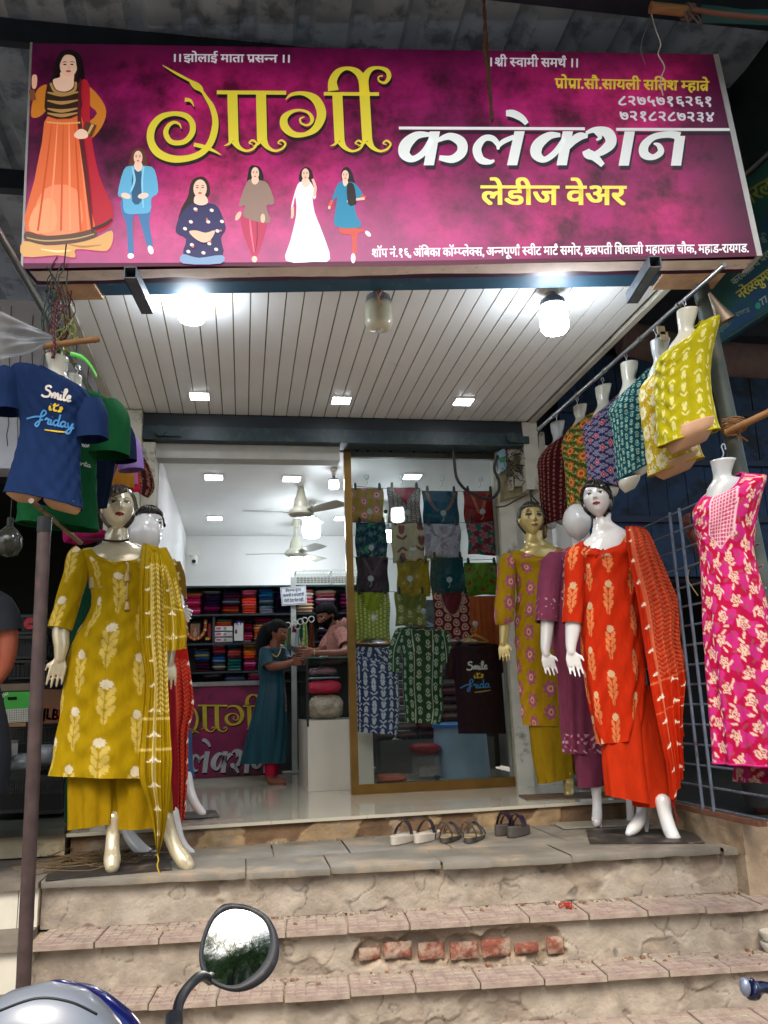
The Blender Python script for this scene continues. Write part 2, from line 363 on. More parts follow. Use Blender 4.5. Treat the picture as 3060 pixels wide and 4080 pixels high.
def bird(bgc, fl, pu=.11, pv=.12, s=1.0):
    def f(u, v):
        C = plain(bgc)(u, v); x, y, i, j = cell(u, v, pu, pv); fx = np.where(rnd(i, j) > .5, 1, -1); fy = np.where(rnd(i, j, 3) > .5, 1, -1); x = x*fx/s; y = y*fy/s
        m = E(x, y, 0, .012, .014, .02) | E(x, y, -.012, -.022, .006, .017, .9) | E(x, y, .013, -.024, .006, .017, -.9) | E(x, y, -.01, .03, .006, .012, -.4) | E(x, y, .01, .03, .006, .012, .4)
        C = _mix(C, m, fl); return C
    return f
def daisy(bgc, fl, pu=.1, pv=.11, s=1.0, ctr='#d8c840', leafc=None):
    def f(u, v):
        C = plain(bgc)(u, v); x, y, i, j = cell(u, v, pu, pv)
        w = np.abs(np.sin(u*60+2*np.sin(v*40))*.5+np.sin(v*70+2*np.sin(u*45))*.5) < .05; C = _mix(C, w, leafc or fl)
        x = x+(rnd(i, j, 1)-.5)*.02; y = y+(rnd(i, j, 2)-.5)*.02; a = np.arctan2(y, x); r = np.hypot(x, y)/s
        C = _mix(C, r < .036*(.75+.25*np.abs(np.cos(4.5*a))), fl); C = _mix(C, (r < .03) & (np.abs(np.sin(4.5*a)) < .12), bgc); C = _mix(C, r < .011, ctr)
        for q in range(2):
            x2, y2, i2, j2 = cell(u+.05*(q+.6), v+.03*(q+1), pu*1.1, pv*.9); C = _mix(C, E(x2, y2, 0, 0, .007, .021, .7-1.4*q) & (r > .036), leafc or fl)
        return C
    return f
def rose(bgc, blob, petal, line, pu=.105, pv=.115, s=1.0):
    def f(u, v):
        C = plain(bgc)(u, v); x, y, i, j = cell(u+.05, v+.06, pu, pv); a = np.arctan2(y, x); C = _mix(C, np.hypot(x, y) < .036*(1+.2*np.sin(3*a+rnd(i, j)*6)), blob)
        for q in range(3):
            x2, y2, i2, j2 = cell(u+.031*q, v+.047*q, pu*.8, pv*.75); r0 = rnd(i2, j2, q)*3.1
            C = _mix(C, E(x2*np.cos(r0)+y2*np.sin(r0), -x2*np.sin(r0)+y2*np.cos(r0), 0, 0, .006, .017), petal if q != 1 else line)
        x, y, i, j = cell(u, v, pu, pv); x = x+(rnd(i, j, 1)-.5)*.03; y = y+(rnd(i, j, 2)-.5)*.03; a = np.arctan2(y, x)+rnd(i, j, 4)*6; r = np.hypot(x, y)/s
        C = _mix(C, r < .033*(.82+.2*np.cos(5*a)), petal); C = _mix(C, (np.abs(r-.017-.004*np.cos(5*a)) < .0022), line); C = _mix(C, r < .006, line); return C
    return f
def ikat(u, v):
    C = plain('#262850')(u, v); x, y, i, j = cell(u, v, .056, .064); par = np.mod(i+2*j, 3)
    r = np.hypot(x, y); a = np.arctan2(y, x); d = np.abs(x)+np.abs(y)*.9
    m0 = par == 0; C = _mix(C, m0 & (d < .026), '#c8a0a8'); C = _mix(C, m0 & (d < .021), '#b03848'); C = _mix(C, m0 & (r < .006), '#d8a8a0')
    m1 = ~m0; C = _mix(C, m1 & (r < .021*(1+.12*np.cos(8*a))), '#8c88a0'); C = _mix(C, m1 & (r < .012), '#35365c'); C = _mix(C, m1 & (r < .007), '#a09cae')
    x, y, i, j = cell(u+.028, v, .056, .032); C = _mix(C, (np.hypot(x, y) < .009) & (np.hypot(x, y) > .004), '#9a90a8'); return C
def olive(u, v):
    C = plain('#4a5220')(u, v); x, y, i, j = cell(u, v, .11, .13)
    for q in range(4):
        x2, y2, i2, j2 = cell(u+.027*q, v+.041*q, .06, .055); C = _mix(C, E(x2, y2, 0, 0, .006, .019, .6+q), '#a8a860' if q % 2 else '#7c8a3c')
    x = x+(rnd(i, j, 1)-.5)*.02; a = np.arctan2(y, x); r = np.hypot(x, y)
    C = _mix(C, r < .042*(.75+.25*np.abs(np.cos(4*a))), '#c8602c'); C = _mix(C, r < .028*(.7+.3*np.abs(np.cos(4*a+.6))), '#e0a848'); C = _mix(C, r < .017*(.7+.3*np.abs(np.cos(5*a))), '#b04028'); return C
def zigzag(bgc, fg, p=.05, amp=.012, band=None, lo=0, hi=9):
    def f(u, v):
        C = plain(bgc)(u, v); w = v+amp*2*np.abs(np.mod(u/.055, 1)-.5)*2; m = np.mod(w/(p*.55), 1) < .5; C = _mix(C, m & (v < -lo) & (v > -hi), fg)
        return C
    return f
def dupatta(bgc, fg, width, length, lo=.3, side='R'):
    zz = zigzag(bgc, fg)
    def f(u, v):
        C = plain(bgc)(u, v); inner = (u > .06) & (u < width-.03) & (v < -lo) & (v > -(length-.22)); C = np.where(inner[..., None], zz(u, v), C)
        for e in (.025,):
            C = _mix(C, (np.abs(u-e-.03) < .007) & (v < -lo), fg)
        x, y, i, j = cell(u, v, .11, .13); m = np.zeros(u.shape, bool)
        for q in range(5): m |= E(x, y, .014*math.sin(-1.2+.6*q), .014*math.cos(-1.2+.6*q)-.005, .0045, .017, -(-1.2+.6*q)*-1)
        C = _mix(C, m & ((v < -(length-.24)) | (u < .05) | (u > width-.09)) & (v < -lo), '#f2ead2')
        C = _mix(C, (np.abs(v+length-.2) < .006) | (np.abs(v+length-.04) < .006), fg)
        return C
    return f
# ================================================================== SETTING
def struct(n, mb, m, parent=None, **k): return obj(n, mb, m, parent, kind='structure' if parent is None else None, smooth=k.pop('smooth', False), **k)
def bx(n, a, b, m, parent=None, **k): return obj(n, MB().box(a, b), m, parent, smooth=False, **k)
M_conc = mat('dusty_concrete', '#a29078', .92, var=.3, vs=9, bump=.8, bs=40, dirt='#6e5c46', ds=5, dl=.56)
M_ground = mat('dusty_ground', '#8d8071', .95, var=.3, vs=3, bump=.6, bs=30)
M_plas = mat('grimy_white_plaster', '#b9b6a8', .85, var=.18, vs=5, bump=.35, bs=30, dirt='#5c574a', ds=4.5, dl=.57)
M_wall = mat('interior_white_paint', '#dad9d5', .55, var=.03, vs=3)
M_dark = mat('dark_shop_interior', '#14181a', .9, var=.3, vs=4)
M_beam = mat('teal_painted_steel', '#24353a', .5, var=.35, vs=12, dirt='#3c4a3c', ds=14, dl=.55)
M_bluebeam = mat('blue_painted_beam', '#22485e', .6, var=.2, vs=8, dirt='#8a8470', ds=9, dl=.64)
M_pink = mat('pinkish_plaster_ledge', '#dccabe', .85, var=.15, vs=8, bump=.3, dirt='#8a6a4e', ds=6, dl=.6)
M_kota = mat('grey_green_kota_stone', '#78746a', .5, var=.3, vs=5, bump=.3, bs=18, dirt='#93846f', ds=3.2, dl=.54)
M_tile = mat('red_chequered_tile', '#98857a', .9, var=.3, vs=9, bump=.4, bs=50, dirt='#9c9080', ds=4.5, dl=.45)
M_brick = mat('red_brick', '#834c3c', .95, var=.35, vs=22, bump=.9, bs=40, dirt='#9a8674', ds=11, dl=.45)
M_vit = mat('glossy_vitrified_tile', '#b8b3a2', .12, var=.08, vs=2.5, coat=.3)
M_steel = mat('brushed_steel', '#b8bcc0', .28, 1, var=.1, vs=30)
M_rust = mat('rusty_painted_iron', '#4a3c3a', .5, .3, var=.35, vs=14, dirt='#5e4038', ds=10, dl=.6)
M_white = mat('white_plastic', '#d8d6cc', .35)
M_black = mat('black_plastic', '#101112', .4)
def jag(n, x, f=6, o=3): return sum(nz(x*f*2**k, n*7.3+k)/2**k for k in range(o))
def fr(x, y, s, o=4): return sum(nz(x*s*2**k, y*s*2**k, 3.3+k)/2**k for k in range(o))
g = MB(); g.box((-60, -60, -.3), (60, 60, 0)); struct('ground', g, M_ground)
SL = -.085
def SP(x, v, z): return (x, v+SL*x, z)
ZL, ZT, Z1, Z2, Z3 = .69, .82, .455, .24, .05
VL, V1, V2, V3 = 4.64, 4.40, 4.19, 3.97
SX0, SX1 = -1.0, 3.2
stairs = thing('steps', None, None, (1, 3.6, 0), kind='structure')
HOLES = [(c('BR', *p), r) for p, r in [((-60, 870), 80), ((20, 860), 85), ((110, 855), 85), ((200, 850), 90), ((290, 850), 85), ((380, 845), 90), ((470, 835), 90), ((560, 820), 85), ((640, 815), 85), ((720, 815), 75), ((600, 780), 60), ((690, 785), 60)]]
def riser(z0, z1, v, seed, holes=False, rough=.012):
    nx, nzz = 620, max(10, int((z1-z0)/.0075)); X = np.linspace(SX0, SX1, nx); Z = np.linspace(z0, z1, nzz); G = np.zeros((nzz, nx, 3)); C = np.zeros((nzz, nx, 3))
    ca, cb, cc_ = np.array(H('#9d9282')), np.array(H('#8b7f70')), np.array(H('#a69c8d'))
    hp = []
    if holes:
        for (px, py), r in HOLES: P = aY(px, py, v-.07); hp.append((P[0], P[2], r*.9222*4/3320/1.15))
    for j, z in enumerate(Z):
        for i, x in enumerate(X):
            n1 = fr(x+seed, z*1.4, 2.2, 4); n2 = fr(x*1.0+seed*2, z*1.6, 11, 4)
            flake = min(max((n1-.16)*14, 0), 1); crack = abs(fr(x+seed*3, z*1.2, 3.1, 3)); ck = max(0, 1-crack/.02)
            d = rough*.8*flake*(1+.35*n2)+.0022*n2+.002*abs(n2)+ck*.007+.004*n1
            if z > z1-.012: d += .006*max(0, jag(seed, x, 5))
            col = ca*(1-flake)+cb*flake; col = col*(1+.28*n2); col = col+(cc_-col)*min(1, max(0, fr(x, z, 5, 2)*2)); col = col*(1-.5*ck)
            for hx, hz, hr in hp:
                q = math.hypot((x-hx), (z-hz)*1.05)/hr+.35*n2
                if q < 1: d = max(d, .034*min(1, (1-q)*4)); col = np.array(H('#907f6b'))*(1+.4*n2)
            G[j, i] = SP(x, v+d, z); C[j, i] = np.clip(col, 0, 1)
    mb = MB(); mb.grid(G, False, C); return mb
M_ris = mat('weathered_render', '#998877', .95, attr=True, bump=.55, bs=60, var=.22, vs=9, dirt='#85786a', ds=2.2, dl=.54)
obj('riser', riser(Z1, ZL-.03, VL+.05, 1.3), M_ris, stairs, angle=180); obj('riser', riser(Z2-.01, Z1-.02, V1+.045, 5.1, True), M_ris, stairs, angle=180)
obj('riser', riser(Z3-.01, Z2-.02, V2+.045, 9.7), M_ris, stairs, angle=180); obj('riser', riser(0, Z3-.02, V3+.04, 12.7), M_ris, stairs, angle=180)
core = MB()
for v, z in ((VL+.1, ZL-.035), (V1+.1, Z1-.03), (V2+.1, Z2-.03), (V3+.1, Z3-.03)):
    P = [SP(SX0, v, 0), SP(SX1, v, 0), (SX1, 5.6, 0), (SX0, 5.6, 0)]; core.hexa(P, (0, 0, z))
obj('core', core, M_conc, stairs, smooth=False)
for hx, hy, w, h in ((60, 853, 118, 82), (203, 852, 108, 84), (343, 848, 118, 84), (476, 833, 114, 86), (603, 832, 96, 52), (722, 815, 62, 80), (-60, 872, 90, 60)):
    a = aY(*c('BR', hx-w/2, hy+h/2), V1-.02); b = aY(*c('BR', hx+w/2, hy-h/2), V1-.02); xm = (a[0]+b[0])/2
    m = MB(); y0 = V1+.050+SL*xm; q = 9; G = np.zeros((6, 9, 3))
    for j in range(6):
        for i in range(9):
            x = a[0]+(b[0]-a[0])*i/8; z = a[2]+(b[2]-a[2])*j/5; e = 1 if 0 < i < 8 and 0 < j < 5 else 0
            G[j, i] = (x+.004*nz(z*50, x*9), y0-(.008 if e else 0)+.006*nz(x*40, z*40), z+.004*nz(x*50, z*30))
    m.grid(G); m.box((a[0]+.004, y0+.003, a[2]+.004), (b[0]-.004, y0+.09, b[2]-.004)); obj('brick', m, M_brick, stairs, angle=180)
# treads of chequered tiles
def tile_mesh(sx, sy, t=.026, n=6):
    m = MB(); m.box((0, 0, -t), (sx, sy, -.0025)); w = sx/n; h = sy/n
    for i in range(n):
        for j in range(n):
            x0, y0, x1, y1 = i*w+.004, j*h+.004, (i+1)*w-.004, (j+1)*h-.004; b = .002
            V = [(x0, y0, -.0026), (x1, y0, -.0026), (x1, y1, -.0026), (x0, y1, -.0026), (x0+b, y0+b, 0), (x1-b, y0+b, 0), (x1-b, y1-b, 0), (x0+b, y1-b, 0)]
            m.add(V, [(4, 5, 6, 7), (0, 1, 5, 4), (1, 2, 6, 5), (2, 3, 7, 6), (3, 0, 4, 7)])
    V, F, C = m.arrays(); me = bpy.data.meshes.new('tread_tile'); me.from_pydata(V.tolist(), [], F); me.materials.append(M_tile); return me
for (v, z, dep, off) in ((V1, Z1, .33, .0), (V2, Z2, .31, .13), (V3, Z3, .33, .2)):
    sy = dep-.004; me = tile_mesh(.292, sy); x = SX0-off*0; k = 0
    for row in range(1):
        x = SX0+.02+(off if row == 0 else off*.3)
        if x > SX0+.1: x -= .15
        while x < SX1-.25:
            rz = nz(x*3, z*9, row)*.02; dv = .012*nz(x*5, z)-(.012 if row == 0 and nz(x*2, z*4) > .1 else 0)
            link('tile', me, SP(x, v+row*(sy+.005)+dv, z+.004*nz(x*7, z, row)), stairs, rot=(nz(x, z)*.01, nz(x, z, 5)*.008, math.atan(SL)+rz)); x += .298
    mo = MB(); mo.hexa([SP(SX0, v+.03, z-.03), SP(SX1, v+.03, z-.03), SP(SX1, v+dep, z-.03), SP(SX0, v+dep, z-.03)], (0, 0, .017)); obj('mortar_bed', mo, M_conc, stairs, smooth=False)
# landing slabs with broken edges
def slab(x0, x1, v0, v1, z, th, seed, back=None):
    nx = max(8, int((x1-x0)/.012)); m = MB(); X = np.linspace(x0, x1, nx); G = []
    fe = [v0+.016*jag(seed, x, 4)+.006*jag(seed+2, x, 17) for x in X]
    prof = lambda e, x: [(e+.02, z-th), (e+.003, z-th+.004+.004*jag(seed, x, 9)), (e, z-th*.5), (e+.003, z-.004), (e+.012, z), (e+.2, z+.001*nz(x, seed)), (v1, z)]
    P = [[SP(x, a, b) for a, b in prof(e, x)] for x, e in zip(X, fe)]
    G = np.array(P).transpose(1, 0, 2); m.grid(G); return m
seams = [SX0, .02, .45, 1.03, 1.72, 2.55, SX1]
for i in range(6):
    obj('stone_slab', slab(seams[i]+.003, seams[i+1]-.003, VL-(.012 if i in (1, 3, 5) else -.004), 5.05, ZL-(.003 if i % 2 else 0), .04, i*3.1), M_kota, stairs, angle=50)
    if i < 5: obj('stone_slab', slab(seams[i]+.16, seams[i+1]+.15, 5.056, 6.2, ZL-.001*i, .03, 40+i), M_kota, stairs, angle=50)
obj('stone_slab', slab(seams[5]+.16, SX1, 5.056, 6.2, ZL-.006, .03, 47), M_kota, stairs, angle=50)
# shop floor: riser of rendered brick and glossy tiles
shopf = thing('shop_floor', None, None, (.8, 7, 0), kind='structure')
FX0, FX1 = -.72, 2.63
def VF(x): return 5.475+.045*(x+.4)
G = np.zeros((16, 300, 3)); C = np.zeros((16, 300, 3))
for j in range(16):
    for i in range(300):
        x = -1.0+i/299*3.64; z = ZL-.02+(ZT-.022-ZL+.02)*j/15; n = fr(x, z, 3, 4); n2 = fr(x, z, 14, 3); fl = 1 if n > .05 else 0
        G[j, i] = (x, VF(x)+.02+.01*fl+.006*n2, z); C[j, i] = np.array(H('#97805f' if not fl else '#6e563f'))*(1+.3*n2)
mb = MB(); mb.grid(G, False, np.clip(C, 0, 1)); obj('plinth_face', mb, M_ris, shopf, angle=180)
mb = MB(); mb.hexa([(-1.0, 5.54, .02), (2.64, 5.66, .02), (2.64, 11.2, .02), (-1.0, 11.2, .02)], (0, 0, .77)); obj('slab_core', mb, M_conc, shopf, smooth=False)
TS = .6
for i in range(7):
    for j in range(10):
        x0 = FX0-.3+i*TS; x1 = min(x0+TS-.002, FX1); y1 = 5.5+(j+1)*TS-.002; y0 = 5.5+j*TS
        if x1-x0 < .1: continue
        if j == 0: m = MB(); m.hexa([(x0, VF(x0), ZT-.02), (x1, VF(x1), ZT-.02), (x1, y1, ZT-.02), (x0, y1, ZT-.02)], (0, 0, .02))
        else: m = MB(); m.box((x0, y0, ZT-.02), (x1, y1, ZT))
        obj('tile', m, M_vit, shopf, smooth=False)
# ---------- walls of the shop
YF = 6.6; ZI = 3.62; YB = 10.4
def pl(n, a, b, m, **k): o = bx(n, a, b, m, **k); o['kind'] = 'structure'; return o
XL_in = -.62; XR_in = 2.72
pl('interior_wall_left', (-1.02, YF+.32, ZT), (XL_in-.08, YB, ZI), M_wall)
pl('interior_wall_right', (2.75, YF+.3, ZT), (3.05, YB, ZI), M_wall)
pl('interior_wall_back', (-1.02, YB+.003, ZT-.1), (3.05, YB+.2, ZI), M_wall)
pl('interior_ceiling', (-1.05, YF+.22, ZI+.002), (3.05, YB+.2, ZI+.1), M_wall)
pl('lintel', (-.74, YF+.05, 3.50), (.79, YF+.215, 3.66), mat('lintel_paint', '#a8a8a0', .7, var=.12, dirt='#8a6a60', ds=8, dl=.66))
# front piers either side of the opening
pl('pier_left', (-1.06, YF-.12, .02), (-.80, YF+.3, 3.84), M_plas)
pl('pier_left_jamb', (-.797, YF-.04, .02), (-.70, YF+.25, 3.60), M_plas)
pl('pier_right', (2.175, YF+.12, .02), (2.31, YF+.32, 3.62), M_plas)
pl('pier_right_wall', (2.313, YF+.2, .02), (2.66, YF+.4, 3.84), M_plas)
pl('pier_right_bracket', (2.37, YF-.05, 3.24), (2.50, YF+.197, 3.84), M_plas)
sh = thing('shutter_housing', 'dark teal rolling shutter box across the top of the doorway', 'shutter', (.7, YF, 3.6))
bx('upper_box', (-.80, YF-.03, 3.735), (2.42, YF+.2, 3.845), mat('dark_steel', '#161f24', .5, var=.3), sh); bx('lower_box', (-.80, YF-.06, 3.62), (2.36, YF+.15, 3.732), M_beam, sh)
for x in (-.66, 2.25): m = MB(); m.cyl((x, YF-.06, 3.68), (x, YF-.11, 3.68), .045, n=18); m.box((x-.02, YF-.085, 3.64), (x+.16, YF-.06, 3.70)); obj('bracket', m, M_beam, sh)
# ---------- canopy ceiling of plastic slats
ZC = 3.85
can = thing('canopy_ceiling', None, None, (.7, 5.5, ZC), kind='structure')
cxl = lambda y: -1.0; cxr = lambda y: 2.44
fy = lambda x: 4.60-.1406*(x+1.0)
M_slat = mat('white_pvc_slat', '#e6e8e6', .3, var=.04, vs=3, dirt='#b4b2a6', ds=4, dl=.66); M_gold = mat('gold_trim_strip', '#9c8a4a', .35, .4, var=.4, vs=6, stretch=(1, .3, 1))
m = MB(); m.hexa([(-1.02, 4.63, ZC+.03), (2.45, 4.15, ZC+.03), (2.45, 6.75, ZC+.03), (-1.02, 6.75, ZC+.03)], (0, 0, .03)); obj('backing', m, M_dark, can, smooth=False)
n = 33; w = 3.42/n
for i in range(n):
    x0 = -1.0+i*w; x1 = x0+w-.008; m = MB(); ya, yb = fy(x0), fy(x1); d = .0015*nz(i*3.1)
    m.hexa([(x0, ya, ZC+d), (x1, yb, ZC+d), (x1, 6.565, ZC+d), (x0, 6.565, ZC+d)], (0, 0, .012)); obj('slat', m, M_slat, can, smooth=False)
m = MB()
for i in range(n): x = -1.0+(i+1)*w-.0065; m.box((x-.0035, fy(x)+.01, ZC+.005), (x+.0035, 6.56, ZC+.018))
tag(obj('trim', m, M_gold, can, smooth=False), kind=None)
m = MB(); m.hexa([(-1.06, 4.62, ZC-.02), (-1.003, 4.61, ZC-.02), (-1.003, 6.6, ZC-.02), (-1.06, 6.6, ZC-.02)], (0, 0, .12)); m.hexa([(2.44, 4.14, ZC-.02), (2.48, 4.13, ZC-.02), (2.48, 6.6, ZC-.02), (2.44, 6.6, ZC-.02)], (0, 0, .08)); obj('side_beam', m, M_plas, can, smooth=False)
# ---------- corrugated roof above
roof = thing('roof', None, None, (.7, 4, 5.2), kind='structure')
M_roof = mat('dark_corrugated_sheet', '#98a4b0', .6, .1, var=.3, vs=3, dirt='#65707a', ds=5, dl=.5)
def zr(y): return 5.38-.035*(y-4)
prof = []; x = -6.0
while x < 8:
    for dx, dz in ((0, 0), (.19, 0), (.225, .045), (.285, .045), (.32, 0)): prof.append((x+dx, dz))
    x += .32
G = np.array([[(a, y, zr(y)+b) for a, b in prof] for y in (2.2, 4.4, 8.5)]); m = MB(); m.grid(G); G2 = G.copy(); G2[..., 2] += .004; m.grid(G2[:, ::-1]); obj('corrugated_sheet', m, M_roof, roof, smooth=False)
for y, w in ((3.55, .1), (4.25, .05), (5.6, .08)): bx('purlin', (-6, y, zr(y)-.16), (8, y+w, zr(y)-.008), mat('purlin_paint', '#1c2430', .5, var=.3), roof)
# ---------- neighbours, left
ML = mat('neighbour_wall_paint', '#c4c9d4', .9, var=.12, vs=4, bump=.2, dirt='#646260', ds=5, dl=.6)
nb = thing('neighbour_shop_left', 'dim open shop with grey wall above at the left edge', 'shop', (-3, 7, 0))
m = MB(); m.box((-5.5, 6.5, 3.35), (-1.07, 6.75, 4.75)); obj('upper_wall', m, ML, nb, smooth=False)
m = MB(); rr = random.Random(3)
for k in range(16):
    x = -2.35+k*.085; zt = 4.7-rr.random()*.3; P = []
    for j in range(14): P.append((x+.02*nz(k*3, j*.7)+.012*j*.3, 6.497, zt-j*.09))
    m.tube(P, .0028, 4)
obj('crack', m, mat('crack_dark', '#4a4a4e', .9), nb)
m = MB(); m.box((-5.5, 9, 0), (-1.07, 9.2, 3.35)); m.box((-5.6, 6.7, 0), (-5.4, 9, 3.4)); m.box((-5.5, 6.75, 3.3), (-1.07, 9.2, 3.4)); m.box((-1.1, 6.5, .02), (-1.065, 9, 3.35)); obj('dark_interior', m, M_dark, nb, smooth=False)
m = MB(); m.box((-5.5, 5.42, .82), (-1.03, 9, .86)); obj('platform', m, mat('dark_stone_edge', '#3a3d35', .5, var=.3), nb, smooth=False)
m = MB(); m.box((-5.5, 5.46, .70), (-1.03, 5.6, .817)); obj('cream_riser', m, mat('cream_dirty_tile', '#b5a98c', .5, var=.2, vs=6, dirt='#7d6c50', ds=6, dl=.58), nb, smooth=False)
nbs = thing('neighbour_steps', None, None, (-3, 4, 0), kind='structure')
Mw = mat('white_step_tile', '#c9c4b4', .4, var=.08, dirt='#8a7d68', ds=4, dl=.6); Mg = mat('dusty_grey_tread', '#6b6459', .8, var=.3, vs=7, bump=.3)
for v, z, d in ((4.70, .69, .78), (4.40, .48, .4), (4.12, .27, .4), (3.85, .06, .4)):
    m = MB(); m.box((-5, v, z-.03), (SX0-.004, v+d, z)); obj('tread', m, Mg, nbs, smooth=False)
    x = -5.0
    while x < SX0-.01:
        x1 = min(x+.3, SX0-.004); m = MB(); m.box((x+.002, v+.03, z-.21), (x1-.002, v+.05, z-.031)); obj('tile', m, Mw, nbs, smooth=False); x += .3
    m = MB(); m.box((-5, v+.052, 0), (SX0-.004, v+d+.05, z-.032)); obj('core', m, M_conc, nbs, smooth=False)
# ---------- neighbours, right
nr = thing('neighbour_shop_right', 'shadowy blue planked shop front behind the grille on the right', 'shop', (5, 7.5, 0))
Mb = mat('blue_painted_planks', '#15385c', .7, var=.35, vs=5, dirt='#0c1c2c', ds=4, dl=.5, bump=.2)
for k in range(22):
    m = MB(); x = 2.9+k*.2; m.box((x+.004, 7.0+.003*(k % 2), 2.55), (x+.196, 7.03, 4.7)); obj('plank', m, Mb, nr, smooth=False)
for z in (3.05, 3.6, 4.1): bx('rail', (2.9, 6.96, z), (7.3, 6.997, z+.06), mat('blue_rail', '#0f2a48', .6, var=.3), nr)
bx('upper_screen', (2.3, 7.2, 3.6), (7.3, 7.25, 5.5), mat('dark_blue_sheet', '#16222e', .8, var=.3), nr); bx('tarpaulin', (2.75, 6.5, 4.72), (7.3, 6.9, 5.2), mat('navy_tarpaulin', '#131c2a', .7, var=.4, bump=.4), nr)
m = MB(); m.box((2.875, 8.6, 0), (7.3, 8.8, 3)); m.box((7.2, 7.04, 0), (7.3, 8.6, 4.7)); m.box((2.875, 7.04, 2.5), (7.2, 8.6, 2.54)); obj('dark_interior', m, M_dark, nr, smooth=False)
m = MB(); m.box((2.875, 4.2, .69), (7.3, 8.6, .8)); obj('floor_slab', m, mat('dark_wet_floor', '#2b2c28', .5, var=.4), nr, smooth=False)
P = [aY(*c('R', x, y), 6.2) for x, y in ((735, 540), (900, 575), (1250, 660), (1659, 690))]
m = MB(); m.tube(cr(P, 6), .16, 14, flat=.6); obj('rolled_awning', m, mat('brown_awning', '#5a4844', .8, var=.25, bump=.3), nr)
# low kerb wall under the grille
XG = 2.66
kw = thing('kerb_wall', None, None, (2.9, 4.6, .69), kind='structure')
G = np.zeros((12, 120, 3)); C = np.zeros((12, 120, 3))
for j in range(12):
    for i in range(120):
        y = 4.34+i/119*2.4; z = .66+.155*j/11; n2 = fr(y, z, 8, 4); G[j, i] = (XG-.03-.012*n2, y, z); C[j, i] = np.clip(np.array(H('#8d7a60'))*(1+.4*n2), 0, 1)
m = MB(); m.grid(G, False, C); obj('face', m, M_ris, kw, angle=180)
bx('body', (XG-.02, 4.36, .02), (XG+.2, 6.75, .815), M_conc, kw)
m = MB(); m.box((2.8, 4.37, .02), (SX1+2, 4.76, .79)); obj('corner_block', m, M_conc, kw, smooth=False)
# ================================================================== SHOP SIGN
_a = aZ(90, 1070, 3.76); _b = aZ(3030, 1022, 3.76)
SX = (_b-_a)/np.linalg.norm(_b-_a); SNn = np.array([SX[1], -SX[0], 0])      # faces the street
def sgn(px, py, k=1.0):
    d = ray(px, py); t = ((_a-CAM)@SNn)/(d@SNn); return CAM+d*t+SNn*(.0016*k)
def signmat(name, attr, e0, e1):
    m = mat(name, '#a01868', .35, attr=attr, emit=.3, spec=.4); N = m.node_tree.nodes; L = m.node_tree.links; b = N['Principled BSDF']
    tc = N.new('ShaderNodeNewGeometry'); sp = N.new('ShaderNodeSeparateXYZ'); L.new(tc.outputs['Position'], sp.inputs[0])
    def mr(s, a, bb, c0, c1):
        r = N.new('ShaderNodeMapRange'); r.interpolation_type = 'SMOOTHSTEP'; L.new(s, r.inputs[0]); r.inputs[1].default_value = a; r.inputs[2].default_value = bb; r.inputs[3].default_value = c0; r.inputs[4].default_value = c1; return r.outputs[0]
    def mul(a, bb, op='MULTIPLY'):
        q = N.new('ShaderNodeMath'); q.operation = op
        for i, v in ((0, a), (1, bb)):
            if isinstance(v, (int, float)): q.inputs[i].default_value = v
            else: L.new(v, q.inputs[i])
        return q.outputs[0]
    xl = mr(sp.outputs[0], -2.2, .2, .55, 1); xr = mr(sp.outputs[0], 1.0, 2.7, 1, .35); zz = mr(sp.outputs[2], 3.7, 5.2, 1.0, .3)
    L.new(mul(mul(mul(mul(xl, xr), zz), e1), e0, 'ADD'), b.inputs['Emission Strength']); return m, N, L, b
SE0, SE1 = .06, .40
M_face, N, L, b = signmat('sign_face_print_glow', False, SE0, SE1)
tc = N.new('ShaderNodeNewGeometry'); n1 = N.new('ShaderNodeTexNoise'); n1.inputs['Scale'].default_value = 5; n1.inputs['Detail'].default_value = 9; n1.inputs['Roughness'].default_value = .68; L.new(tc.outputs['Position'], n1.inputs[0])
n2 = N.new('ShaderNodeTexNoise'); n2.inputs['Scale'].default_value = 1.1; n2.inputs['Detail'].default_value = 3; L.new(tc.outputs['Position'], n2.inputs[0])
sp = N.new('ShaderNodeSeparateXYZ'); L.new(tc.outputs['Position'], sp.inputs[0])
def ramp(N, src, L, stops):
    r = N.new('ShaderNodeValToRGB'); L.new(src, r.inputs[0]); e = r.color_ramp.elements
    while len(e) < len(stops): e.new(.5)
    for q, (p, h) in zip(e, stops): q.position = p; q.color = (*H(h), 1)
    return r.outputs[0]
base = ramp(N, n2.outputs[0], L, [(.3, '#520c3c'), (.5, '#9a1462'), (.7, '#c4226f')])
blot = ramp(N, n1.outputs[0], L, [(.36, '#3c1c30'), (.5, '#c8b4c0'), (.62, '#ffffff')])
x = N.new('ShaderNodeMix'); x.data_type = 'RGBA'; x.blend_type = 'MULTIPLY'; x.inputs[0].default_value = .85; L.new(base, x.inputs[6]); L.new(blot, x.inputs[7])
